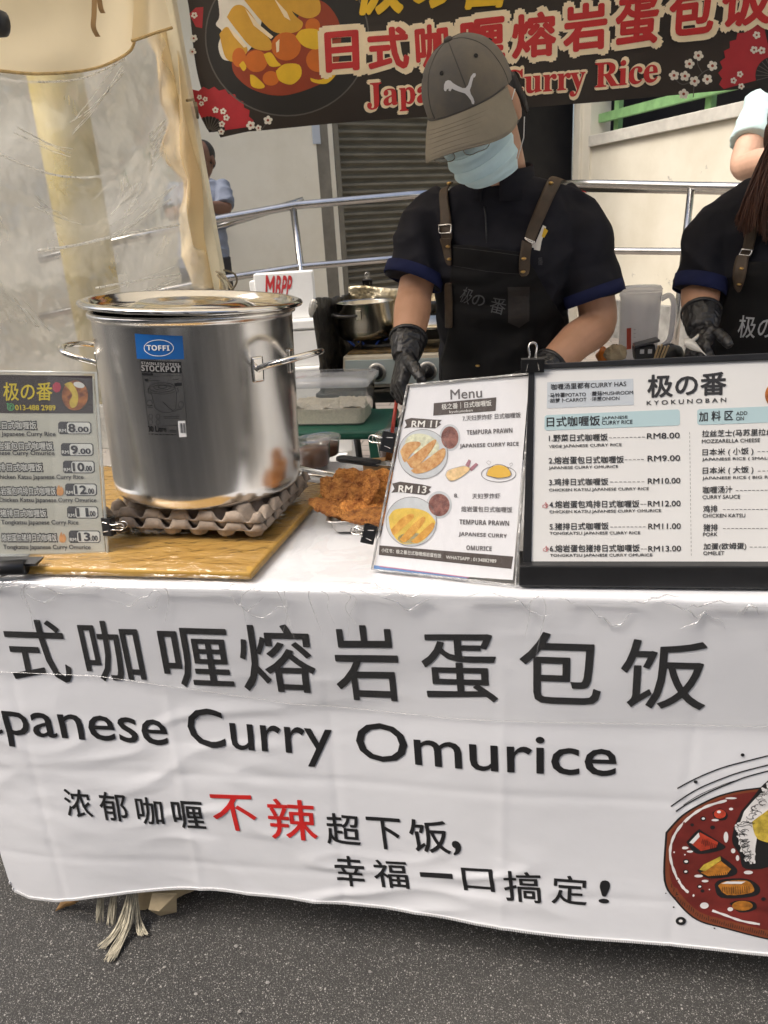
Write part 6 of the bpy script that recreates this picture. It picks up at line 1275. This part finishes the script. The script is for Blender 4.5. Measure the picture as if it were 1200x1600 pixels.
# shirt: torso and sleeves one surface, folds modelled
s1m = MB()
torso(s1m, [(hp_+Vector((0, 0, -.03)), .168, .122), (wa, .150, .118), (wa.lerp(ch, .5), .150, .122), (ch, .168, .126), (ch.lerp((sL+sR)/2, .6), .172, .116), ((sL+sR)/2+Vector((0, 0, .014)), .158, .096), (((sL+sR)/2).lerp(nk, .6)+Vector((0, .01, .012)), .12, .085), (nk+Vector((0, .006, .012)), .068, .064)], lat)
hL = aY(646, 436, .722); hR = aY(929, 464, .75)
limb(s1m, [sL+Vector((.03, 0, -.005)), sL.lerp(hL, .3)+Vector((-.010, 0, 0)), sL.lerp(hL, .7)+Vector((-.006, 0, 0)), hL], [.054, .058, .060, .063], 22)
limb(s1m, [sR+Vector((-.03, 0, -.005)), sR.lerp(hR, .3)+Vector((.010, 0, 0)), sR.lerp(hR, .7)+Vector((.006, 0, 0)), hR], [.054, .060, .061, .061], 22)
sme = fuse(s1m, .006, 6)
wrinkle(sme, .010, (6, 6, 9), 2.0); wrinkle(sme, .0035, (14, 14, 22), 5.0)
SP1_ = PxProj(sme)
shirt = link('shirt', sme, CLOTHB, v1, True)
# navy cuffs
for h_, s_ in ((hL, sL), (hR, sR)):
    ax = (h_-s_).normalized(); mb = MB(); rr_ = .066 if h_ is hL else .0645
    P_ = [h_-ax*.020, h_-ax*.004, h_+ax*.006]; mb.tube(P_, [rr_+.001, rr_+.0015, rr_+.001], 32, cap=False); mb.build('sleeve_trim', NAVY, v1, True, solid=.003)
# stand collar and zip
mb = MB(); cN = nk+Vector((0, -.004, .012)); ca = Vector((lat.x, lat.y, lat.z)).normalized(); cb_ = Vector((-ca.y, ca.x, 0)).normalized()
rings = []
for t, e in ((-.03, .078), (0, .070), (.028, .066)):
    rings.append([cN+ca*e*math.cos(R(-75+330*k/40-15+0))+cb_*e*.98*math.sin(R(-75+330*k/40-15))+Vector((0, -.012, 0))*(t/.03)+Vector((0, 0, t+.012*math.sin(R(-75+330*k/40-15)))) for k in range(41)])
mb.loft(rings, closed=False); mb.build('collar', CLOTHB, shirt, True, solid=.004)
zp = [SP1_.P(x, -y, .0015) for x, y in ((757, 322), (759, 340), (760, 362), (760, 380))]; mb = MB(); mb.tube(zp, .0016, 6); mb.build('zip', M('zip', (.03, .03, .032), .4), shirt, True)
# small embroidered marks on the shirt
p = Print(SP1_, 6); p.poly([(848, 352), (853, 355), (846, 378), (843, 392), (834, 390), (838, 376)], .0022); p.build('white_mark', C_['white'], shirt)
p = Print(SP1_, 6); p.poly([(850, 356), (856, 361), (850, 372), (846, 370)], .0028); p.build('yellow_mark', C_['yellow'], shirt)
p = Print(SP1_, 6); p.poly([(829, 382), (838, 379), (838, 389), (828, 386)], .0028); p.build('label_mark', C_['white'], shirt)
p = Print(SP1_, 6); p.poly([(914, 283), (917, 282), (925, 292), (922, 294)], .0024); p.build('red_mark', C_['red'], shirt)
p = Print(SP1_, 6); p.text('番', (840, 414), (848, 414), 12, 0, .0018); p.build('grey_mark', M('thread_grey', (.07, .07, .075), .7), shirt)
# apron bib and skirt
apm = patch(SP1_, [(708, 380), (706, 420), (700, 455), (702, 505), (694, 545), (682, 585), (676, 640)], [(818, 394), (838, 425), (866, 475), (888, 512), (896, 550), (902, 590), (906, 640)], .006, 40, 10)
apm = relax(apm.mesh(), 6); SPA = PxProj(apm); ap = link('apron', apm, APR, v1, True); mo = ap.modifiers.new('solidify', 'SOLIDIFY'); mo.thickness = .003; mo.offset = 0
p = Print(SPA, 6); p.poly([(793, 448), (827, 447), (827, 500), (811, 511), (794, 503)], .0032); p.build('pocket', M('pocket', (.022, .017, .014), .55, var=.2, vs=40, bump=.3, bs=200, bd=.0006), ap)
SEAMT = M('seam_thread', (.035, .033, .03), .7)
p = Print(SPA, 6); p.line([(709, 386), (760, 392), (817, 400)], 1, .0026); p.line([(709, 415), (760, 424), (815, 428)], .9, .0026); p.line([(794, 451), (826, 450)], .9, .0040); p.line([(796, 452), (797, 501), (811, 508), (824, 499), (824, 452)], .5, .0040); p.build('stitching', SEAMT, ap)
p = Print(SPA, 6); p.text('极', (717, 470), (733, 476), 25, 0, .0028, .1); p.text('の', (737, 476), (757, 478), 17, .01, .0028); p.text('番', (763, 487), (787, 493), 26, 0, .0028); p.build('grey_lettering', M('thread_lettering', (.085, .085, .085), .7), ap)
# straps with buckles and rivets
SPB = PxProj(sme, .003)
def strap(left, right, off=.008): me = patch(SP1_, left, right, off, 4, 8); me = relax(me.mesh(), 8); S_r = PxProj(me); o = link('strap', me, LEA, ap, True); m_ = o.modifiers.new('solidify', 'SOLIDIFY'); m_.thickness = .003; m_.offset = 0; return S_r
A1 = strap([(684, 262), (685, 300), (689, 352), (692, 374)], [(700, 262), (704, 300), (708, 352), (711, 374)])
A2 = strap([(689, 370), (693, 388), (697, 406), (703, 414)], [(711, 370), (711, 388), (711, 404), (708, 414)], .011)
A3 = strap([(873, 252), (850, 284), (831, 330), (815, 378)], [(898, 258), (872, 300), (852, 345), (835, 386)])
A4 = strap([(812, 376), (808, 400), (808, 422), (814, 431)], [(834, 384), (830, 402), (828, 424), (822, 431)], .011)
A5 = strap([(697, 436), (698, 470), (699, 512)], [(710, 436), (712, 470), (712, 512)], .012)
def rivet(S, x, y, r=.0055): mb = MB(); mb.ell(S.P(x, -y, .0025), (r, r, r*.6), nu=14, nv=8); mb.build('rivet', BRASS, ap, True)
for S_r, x, y in ((A1, 692, 268), (A2, 701, 385), (A2, 703, 405), (A3, 860, 287), (A4, 818, 404), (A4, 817, 424)): rivet(S_r, x, y)
rivet(SPA, 747, 571)
def buckle(S, x0, y0, x1, y1, w_):
    a = math.atan2(y1-y0, x1-x0); c_ = [(x0, y0), (x1, y1), (x1-w_*math.sin(a), y1+w_*math.cos(a)), (x0-w_*math.sin(a), y0+w_*math.cos(a))]
    mb = MB(); pts = []
    for i in range(4):
        for k in range(4): pts.append(S.P(c_[i][0]+(c_[(i+1) % 4][0]-c_[i][0])*k/4, -(c_[i][1]+(c_[(i+1) % 4][1]-c_[i][1])*k/4), .005))
    mb.tube(pts, .0016, 6, close=True); mb.build('buckle', POLI, ap, True)
buckle(A1, 685, 352, 711, 352, 12); buckle(A3, 814, 371, 840, 381, 13)
# gloves: hands over the hands
def glove(W, d, n, curl, side, s, parent, cuff_from, grow=.0022, **k):
    mb = MB(); hand(mb, W, d, n, curl, side, s, grow=grow, **k); ax = (W-cuff_from).normalized()
    mb.tube([W-ax*.045, W-ax*.03, W-ax*.01, W+d*.012], [.039, .038, .034, .028], 18)
    me = fuse(mb, .0022, 2); wrinkle(me, .0022, (70, 70, 70), 1.0); o = link('glove', me, GLOVE, parent, True)
    mb = MB(); mb.tube([W-ax*.047, W-ax*.040], [.0402, .0395], 24, cap=False); mb.build('cuff', GLOVE, o, True, solid=.003); return o
glove(wL, dL_, Vector((.8, .5, .1)), (38, 45, 35), 1, .92, v1, eL)
glove(wR, (aY(790, 625, .5)-wR).normalized(), Vector((-.2, .2, -1)), (20, 25, 20), -1, .92, v1, eR)
tl_ = thing('spatula', aY(615, 660, .52), 'utensil with a thin red handle held in the vendor\'s gloved hand', 'utensil')
mb = MB(); mb.tube([aY(622, 612, .56), aY(616, 650, .53), aY(611, 690, .50)], .0042, 8); mb.build('handle', M('red_plastic', (.45, .05, .03), .4), tl_, True)
mb = MB(); a_ = aY(611, 690, .50); mb.hexa([a_+Vector((-.004, 0, 0)), a_+Vector((.004, 0, 0)), a_+Vector((.004, .003, 0)), a_+Vector((-.004, .003, 0))], [a_+Vector((-.02, -.01, -.06)), a_+Vector((.02, -.01, -.06)), a_+Vector((.02, -.008, -.06)), a_+Vector((-.02, -.008, -.06))]); mb.build('blade', POLI, tl_)
# mask
MASK = M('mask_blue', (.60, .79, .83), .8, var=.05, vs=20, bump=.3, bs=300, bd=.0006)
def maskf(u, v):
    a = (u-.5)*2*R(80); z = .004-.116*v; prof = interp([0, .12, .4, .7, .9, 1], [.094, .110, .117, .108, .086, .066], v); rx = interp([0, .3, .7, 1], [.063, .066, .064, .050], v)
    pl_ = .0045*(abs((v*4.2) % 1-.5)*2-.5)*(1 if .15 < v < .85 else 0); sag = .010*(1-math.cos(a))*(v-.5)*2
    return HC+H1 @ Vector((rx*math.sin(a)*1.02+pl_*math.sin(a), .004+(prof)*math.cos(a)*.98+pl_*math.cos(a), z-.018*(1-math.cos(a))*0-sag*.8))
mb = MB(); mb.grid(36, 42, maskf); mk = mb.build('face_mask', MASK, v1, True, solid=.0012)
for v, r_ in ((.02, .0016), (.27, .0012), (.48, .0012), (.69, .0012), (.985, .0016)):
    mb = MB(); mb.tube([maskf(.04+.92*i/24, v)+H1 @ Vector((0, .0008, 0)) for i in range(25)], r_, 6); mb.build('pleat', MASK, mk, True)
for k in (0, 1):
    for v in (.12, .86):
        mb = MB(); e0 = maskf(k, v); e1 = HC+H1 @ Vector(((.086 if k else -.086), -.010, .015 if v < .5 else -.038)); mb.tube([e0, e0.lerp(e1, .5)+H1 @ Vector(((.006 if k else -.006), 0, 0)), e1], .0011, 6); mb.build('ear_loop', M('loop_white', (.7, .7, .68), .7), mk, True)
# glasses
gl = MB(); WIRE = M('wire_rim', (.25, .23, .20), .25, metal=1)
for k in (-1, 1): gl.tube([HC+H1 @ Vector((k*.034+.026*math.cos(t)*(1-.12*math.cos(4*t)), .119-.012*abs(math.cos(t)*.5+k*.5), -.006+.021*math.sin(t)*(1-.1*math.cos(4*t)))) for t in [2*math.pi*i/32 for i in range(32)]], .0009, 6, close=True)
gl.tube([HC+H1 @ Vector((-.010, .121, -.004)), HC+H1 @ Vector((0, .123, -.001)), HC+H1 @ Vector((.010, .121, -.004))], .0009, 6)
gs_ = gl.build('glasses', WIRE, v1, True)
for k in (-1, 1):
    mb = MB(); mb.tube([HC+H1 @ Vector((k*.060, .110, -.004)), HC+H1 @ Vector((k*.076, .05, .0)), HC+H1 @ Vector((k*.082, -.01, .004)), HC+H1 @ Vector((k*.080, -.03, -.012))], .0011, 6); mb.build('temple', WIRE, gs_, True)
    mb = MB(); mb.add([HC+H1 @ Vector((k*.034, .1195, -.006))]+[HC+H1 @ Vector((k*.034+.0255*math.cos(t), .1185-.012*abs(math.cos(t)*.5+k*.5), -.006+.0205*math.sin(t))) for t in [2*math.pi*i/24 for i in range(24)]], [(0, 1+i, 1+(i+1) % 24) for i in range(24)]); mb.build('lens', clear('lens', (.97, .98, .98), haze=.02, gloss=.03, rough=.03, bump=0), gs_, True)
# cap
CAPM = M('cap_cloth', (.125, .116, .103), .9, col2=(.20, .168, .122), vs=9, bump=.35, bs=350, bd=.0008, lo=.4, hi=.75); BRIM = M('cap_brim', (.235, .205, .152), .9, var=.12, vs=10, bump=.35, bs=300, bd=.0008)
CC = Vector((0, -.006, .040)); CR = Vector((.081, .098, .094))
def capf(a, t):  # a around (0 = front), t 0 top .. 1 rim
    drop = R(90)+R(14)*(1-math.cos(a))/2; ph = drop*t; r = math.sin(ph)**.92 if ph > 0 else 0; sq = 1+.018*math.cos(6*a)*math.sin(ph)*.6
    z = math.cos(ph); p = Vector((CR.x*r*math.sin(a)*sq, CR.y*r*math.cos(a)*sq, CR.z*z)); p *= 1+.012*noise.noise(Vector((p.x*40, p.y*40, p.z*40)))
    if math.cos(a) > 0: p.z += .006*math.cos(a)*math.sin(ph)
    return HC+H1 @ (CC+p)
mb = MB(); mb.grid(72, 30, lambda u, v: capf(2*math.pi*u, v)); cap_me = evalmesh(mb.mesh(), [('WELD', dict(merge_threshold=.0006))]); cap = link('cap', cap_me, CAPM, v1, True)
CAPS = PxProj(cap_me); 
ORI['cap_w'] = None
_off = ORI[cap.name]; _bm = bmesh.new(); _bm.from_mesh(cap_me); _bm.transform(Matrix.Translation(_off)); CAPS.t = BVHTree.FromBMesh(_bm); _bm.free()
mb = MB()
for k in range(6): mb.tube([capf(R(30+60*k), t/14) for t in range(15)], .0011, 6)
mb.build('seam', M('cap_seam', (.085, .078, .07), .9), cap, True)
mb = MB(); mb.ell(capf(0, 0)+H1 @ Vector((0, 0, .002)), (.0085, .0085, .005), H1); mb.build('button', MATS['cap_seam'], cap, True)
for a in (-62, -2, 58, 118, 178, 238):
    mb = MB(); c0 = capf(R(a), .52); n0 = (c0-(HC+H1 @ CC)).normalized(); t0 = n0.orthogonal().normalized(); t1 = n0.cross(t0); mb.tube([c0+n0*.001+(t0*math.cos(R(30*k))+t1*math.sin(R(30*k)))*.0028 for k in range(12)], .0012, 6, close=True); mb.add([c0+n0*.0014]+[c0+n0*.0014+(t0*math.cos(R(30*k))+t1*math.sin(R(30*k)))*.0022 for k in range(12)], [(0, 1+k, 1+(k+1) % 12) for k in range(12)]); mb.build('eyelet', M('eyelet', (.02, .018, .016), .8), cap, True)
def brimf(u, v):
    a = (u-.5)*2*R(82); base = CC+Vector((CR.x*math.sin(a)*1.0, CR.y*math.cos(a)*1.0, .005*math.cos(a)-.002)); L_ = .064*max(0, math.cos(a*1.06))**.42
    out = Vector((math.sin(a)*.35, 1, 0)).normalized(); x = base+out*L_*v; x.z -= .034*v*v*.5+.020*v; x.z -= (base.x+out.x*L_*v)**2*3.6*(.35+.65*v); return HC+H1 @ x
mb = MB(); mb.grid(48, 14, brimf); br_ = mb.build('brim', BRIM, cap, True, solid=.0035)
mb = MB()
for v in (.3, .42, .54, .66, .78, .90): mb.tube([brimf(i/40, v)+H1 @ Vector((0, .0004, .0018)) for i in range(3, 38)], .0005, 5)
mb.build('stitching', M('brim_stitch', (.12, .105, .078), .9), br_, True)
mb = MB(); mb.tube([brimf(i/48, 0)+H1 @ Vector((0, .001, .002)) for i in range(1, 48)], .0018, 6); mb.build('seam', MATS['cap_seam'], cap, True)
mb = MB(); mb.tube([brimf(i/48, 1) for i in range(1, 48)], .0020, 6); mb.build('piping', BRIM, br_, True)
zl = lambda X, Y: (560+X/2.667, 20+Y/2.667)
p = Print(CAPS, 3); cat = [(357, 318), (358, 300), (364, 286), (374, 281), (384, 283), (394, 293), (412, 304), (434, 314), (446, 314), (456, 302), (462, 285), (468, 266), (478, 253), (487, 252), (489, 260), (485, 269), (479, 271), (474, 288), (470, 306), (464, 322), (468, 338), (478, 354), (483, 370), (481, 381), (473, 380), (468, 364), (456, 348), (444, 336), (424, 330), (404, 323), (390, 316), (384, 327), (376, 324), (377, 316), (369, 319), (366, 327), (359, 325)]
p.poly([zl(*a) for a in cat], .0012); p.build('cat_emblem', M('emblem_white', (.72, .70, .68), .7, bump=.4, bs=300), cap)

# ---------------------------------------------------------------- second vendor at the right edge
v2 = thing('person', aY(1200, 600, .85), 'vendor with long brown hair and black apron cut off by the right edge', 'person'); v2.location.z = 0; ORI[v2.name] = Vector(v2.location)
H2 = hframe(-8, 40, 6); HC2 = aY(1278, 205, .66)
nk2 = aY(1222, 292, .78); sL2 = aY(1124, 335, .79); sR2 = aY(1335, 335, .80); ch2 = aY(1218, 420, .79); wa2 = aY(1208, 545, .84); hp2 = aY(1205, 650, .88)
eL2 = aY(1094, 462, .74); wL2 = aY(1097, 512, .66); eR2 = aY(1360, 500, .78); wR2 = aY(1290, 570, .62); lat2 = sR2-sL2
b2 = MB(); head(b2, HC2, H2, .95); limb(b2, [HC2+H2 @ Vector((0, -.035, -.05)), nk2, nk2+Vector((0, .01, -.05))], [.048, .05, .065])
torso(b2, [(hp2, .14, .10), (wa2, .115, .09), (ch2, .135, .10), ((sL2+sR2)/2+Vector((0, 0, -.012)), .115, .07), (nk2, .06, .05)], lat2)
limb(b2, [sL2, (sL2+eL2)/2, eL2, wL2], [.036, .038, .040, .028]); limb(b2, [sR2, (sR2+eR2)/2, eR2, wR2], [.036, .038, .040, .028])
d2 = (aY(1086, 560, .60)-wL2).normalized(); n2 = Vector((.7, .3, -.4)); hand(b2, wR2, Vector((-.6, -.6, -.4)), Vector((0, 0, -1)), (20, 30, 20), -1, .85); legs(b2, hp2, 0, .92)
link('body', fuse(b2, .0045, 3), SKIN, v2, True)
for k in (-1, 1): mb = MB(); mb.ell(HC2+H2 @ Vector((k*.03, .074, .004)), (.0115, .0115, .0115)); mb.build('eye', MATS['eye_white'], v2, True)
s2m = MB(); torso(s2m, [(hp2, .165, .12), (wa2, .142, .112), (wa2.lerp(ch2, .5), .142, .115), (ch2, .155, .118), (ch2.lerp((sL2+sR2)/2, .6), .165, .108), ((sL2+sR2)/2+Vector((0, 0, .012)), .158, .09), (((sL2+sR2)/2).lerp(nk2, .6)+Vector((0, .01, .012)), .11, .078), (nk2+Vector((0, .006, .016)), .062, .058)], lat2)
hL2 = aY(1093, 452, .745); hR2 = aY(1352, 470, .78)
limb(s2m, [sL2+Vector((.03, 0, -.005)), sL2.lerp(hL2, .35)+Vector((-.006, 0, 0)), hL2], [.050, .054, .052], 22); limb(s2m, [sR2+Vector((-.03, 0, -.005)), sR2.lerp(hR2, .35), hR2], [.062, .062, .054], 22)
sme2 = fuse(s2m, .006, 6); wrinkle(sme2, .009, (6, 6, 9), 7.0); wrinkle(sme2, .0025, (14, 14, 22), 9.0); SQ = PxProj(sme2); sh2 = link('shirt', sme2, CLOTHB, v2, True)
mb = MB(); ax = (hL2-sL2).normalized(); mb.tube([hL2-ax*.024, hL2-ax*.002, hL2+ax*.006], [.0555, .055, .054], 32, cap=False); mb.build('sleeve_trim', NAVY, v2, True, solid=.003)
ap2m = relax(patch(SQ, [(1150, 408), (1142, 440), (1128, 480), (1120, 520), (1112, 570), (1108, 620)], [(1275, 412), (1290, 440), (1310, 480), (1320, 520), (1325, 570), (1330, 620)], .007, 30, 8).mesh(), 6); SQA = PxProj(ap2m); ap2 = link('apron', ap2m, APR, v2, True); mo = ap2.modifiers.new('solidify', 'SOLIDIFY'); mo.thickness = .003; mo.offset = 0
p = Print(SQA, 6); p.text('极の番', (1153, 526), (1238, 530), 34, .006, .003, .12); p.build('white_lettering', M('thread_white', (.42, .43, .44), .7), ap2)
ap = ap2
me_ = relax(patch(SQ, [(1170, 285), (1168, 320), (1158, 385), (1152, 400)], [(1194, 285), (1192, 320), (1181, 388), (1175, 404)], .009, 4, 8).mesh(), 6); Q1 = PxProj(me_); o = link('strap', me_, LEA, ap2, True); o.modifiers.new('solidify', 'SOLIDIFY').thickness = .003
me_ = relax(patch(SQ, [(1150, 398), (1147, 425), (1146, 444), (1151, 452)], [(1175, 402), (1170, 428), (1164, 446), (1158, 452)], .013, 4, 8).mesh(), 6); Q2 = PxProj(me_); o = link('strap', me_, LEA, ap2, True); o.modifiers.new('solidify', 'SOLIDIFY').thickness = .003
SP1x = SP1_; buckle(Q1, 1151, 388, 1178, 391, 10); rivet(Q2, 1159, 420, .005); rivet(Q2, 1155, 443, .005); rivet(Q1, 1180, 322, .005)
glove(wL2, d2, n2, (38, 45, 35), 1, .74, v2, eL2)
HBR = M('brown_hair', (.060, .021, .009), .5, var=.4, vs=40, bump=.6, bs=200, stretch=(1, 1, .1))
mb = MB(); mb.ell(HC2+H2 @ Vector((0, -.022, .03)), (.086, .10, .10), H2, 24, 14); mb.ell(HC2+H2 @ Vector((0, -.06, -.04)), (.07, .06, .08), H2, 16, 12)
link('hair', fuse(mb, .005, 2), HBR, v2, True)
hs = MB()
for i in range(300):
    t = i/299; x0 = 1196+34*rg.random(); dep = .66+.05*rg.random(); xe = 1150+58*t+rg.uniform(-4, 4); ye = interp([0, .3, .5, .75, 1], [350, 368, 345, 372, 380], t)+rg.uniform(-14, 8)
    P_ = [aY(x0+10, 210, dep), aY(x0-2+(xe-x0)*.3, 262, dep-.02), aY(x0+(xe-x0)*.75, 312, dep-.03), aY(xe, ye, dep-.02)]; hs.tube(smoothcurve([tuple(q_) for q_ in P_], 4), [.0017]*12+[.0005], 4)
hs.build('hair_strands', HBR, v2, True)
sp2 = thing('scoop', aY(1080, 545, .6), 'white plastic scoop held in the right vendor\'s gloved hand', 'scoop')
mb = MB(); mb.grid(14, 10, lambda u, v: aY(1070+34*u, 536+20*u-4*math.sin(u*3.1)+(v-.5)*16*math.sin(math.pi*min(1, u+.15)), .585)+Vector((0, .012*(v-.5)**2*4, 0))); mb.build('bowl', M('white_plastic', (.68, .66, .60), .4), sp2, True, solid=.002)
mb = MB(); mb.tube([aY(1074, 538, .59), aY(1088, 528, .62), aY(1096, 520, .64)], .004, 8); mb.build('handle', MATS['white_plastic'], sp2, True)

TRO = M('trousers_black', (.012, .012, .014), .85)
for v_, h_, y_ in ((v1, hp_, .93), (v2, hp2, .92)):
    mb = MB(); torso(mb, [(h_+Vector((0, 0, -.12)), .15, .11), (h_+Vector((0, 0, .0)), .152, .11)], lat); legs(mb, h_, .06, y_, (.10, .078, .072)); link('trousers', fuse(mb, .008, 4), TRO, v_, True)
# ---------------------------------------------------------------- bystanders behind
def bystander(D, fz, pts, label, skin, shirtm, trous, headf, hs_=1.0, hairm=HAIR, seed=0, ak=1.0, sl=.88, sw=.068):
    q_ = {k: aD(x, y, D+dd) for k, (x, y, dd) in pts.items()}
    t = thing('person', (q_['hip'].x, q_['hip'].y, fz), label, 'person'); la = q_['sR']-q_['sL']; sm = (q_['sL']+q_['sR'])/2
    b = MB(); head(b, q_['head'], headf, hs_); limb(b, [q_['head']+headf @ Vector((0, -.03, -.05)), q_['neck'], q_['neck']+Vector((0, .01, -.06))], [.05, .052, .068])
    torso(b, [(q_['hip'], .15, .105), (q_['hip'].lerp(sm, .45), .13, .10), (q_['hip'].lerp(sm, .8), .15, .11), (sm, .16, .09), (q_['neck'], .065, .058)], la)
    for s_ in 'LR':
        limb(b, [q_['s'+s_], (q_['s'+s_]+q_['e'+s_])/2, q_['e'+s_], q_['e'+s_].lerp(q_['w'+s_], .45), q_['w'+s_]], [.046*ak, .046*ak, .043*ak, .042*ak, .029*ak])
        hand(b, q_['w'+s_], q_['h'+s_]-q_['w'+s_], Vector((0, .2, 1)) if s_ == 'L' else Vector((0, .2, 1)), (25, 35, 25), 1 if s_ == 'L' else -1, .92)
    legs(b, q_['hip'], fz, q_['hip'].y+.02)
    link('body', fuse(b, .006, 3), skin, t, True)
    s = MB(); torso(s, [(q_['hip']+Vector((0, 0, -.10)), .178, .13), (q_['hip'], .175, .128), (q_['hip'].lerp(sm, .45), .158, .122), (q_['hip'].lerp(sm, .8), .172, .126), (sm+Vector((0, 0, .012)), .168, .1), (sm.lerp(q_['neck'], .6), .11, .08), (q_['neck']+Vector((0, 0, .0)), .066, .06)], la)
    for s_ in 'LR': limb(s, [q_['s'+s_], q_['s'+s_].lerp(q_['e'+s_], .4), q_['s'+s_].lerp(q_['e'+s_], sl)], [.062*ak**.7, .067*ak**.7, sw], 20)
    me = fuse(s, .007, 5); wrinkle(me, .008, (8, 8, 13), seed); link('shirt', me, shirtm, t, True)
    tr_ = MB(); torso(tr_, [(q_['hip']+Vector((0, 0, -.14)), .16, .118), (q_['hip']+Vector((0, 0, .03)), .162, .118)], la); legs(tr_, q_['hip'], fz+.06, q_['hip'].y+.02, (.10, .078, .072)); link('trousers', fuse(tr_, .008, 4), trous, t, True)
    hm = MB(); hm.ell(q_['head']+headf @ Vector((0, -.026, .035)), (.080, .092, .09), headf, 20, 12); hm.ell(q_['head']+headf @ Vector((0, -.06, -.02)), (.066, .046, .055), headf, 16, 10); link('hair', fuse(hm, .005, 2), hairm, t, True)
    for k in (-1, 1): mb = MB(); mb.ell(q_['head']+headf @ Vector((k*.032, .078, .004)), (.0125, .0125, .0125)); mb.build('eye', MATS['eye_white'], t, True)
    return t, q_
bystander(5.2, .20, dict(head=(316, 250, 0), neck=(314, 280, 0), sL=(277, 292, .05), sR=(346, 289, .05), eL=(268, 334, .0), eR=(352, 326, .0), wL=(286, 330, -.2), wR=(326, 322, -.2), hL=(302, 330, -.28), hR=(308, 322, -.28), hip=(318, 394, .1)), 'man in blue grey shirt behind the ramp handrail, partly hidden by the tent pole', SKIN3, M('shirt_bluegrey', (.19, .215, .27), .85, var=.12, vs=8), M('trousers_dark', (.02, .02, .024), .8), hframe(5, 8, 0), seed=3)
H4 = hframe(10, 10, 0)
bystander(3.3, .30, dict(head=(1252, 45, .1), neck=(1245, 115, .1), sL=(1192, 158, .1), sR=(1306, 152, .1), eL=(1163, 258, .02), eR=(1330, 270, .02), wL=(1222, 248, -.2), wR=(1270, 262, -.2), hL=(1246, 240, -.27), hR=(1245, 252, -.25), hip=(1240, 350, .1)), 'person in pale teal t-shirt with a bent arm, below the right end of the banner', SKIN2, M('shirt_teal', (.50, .64, .62), .85, var=.06, vs=8), M('trousers_navy', (.03, .035, .06), .8), H4, seed=6, ak=1.35, sl=.66, sw=.088)
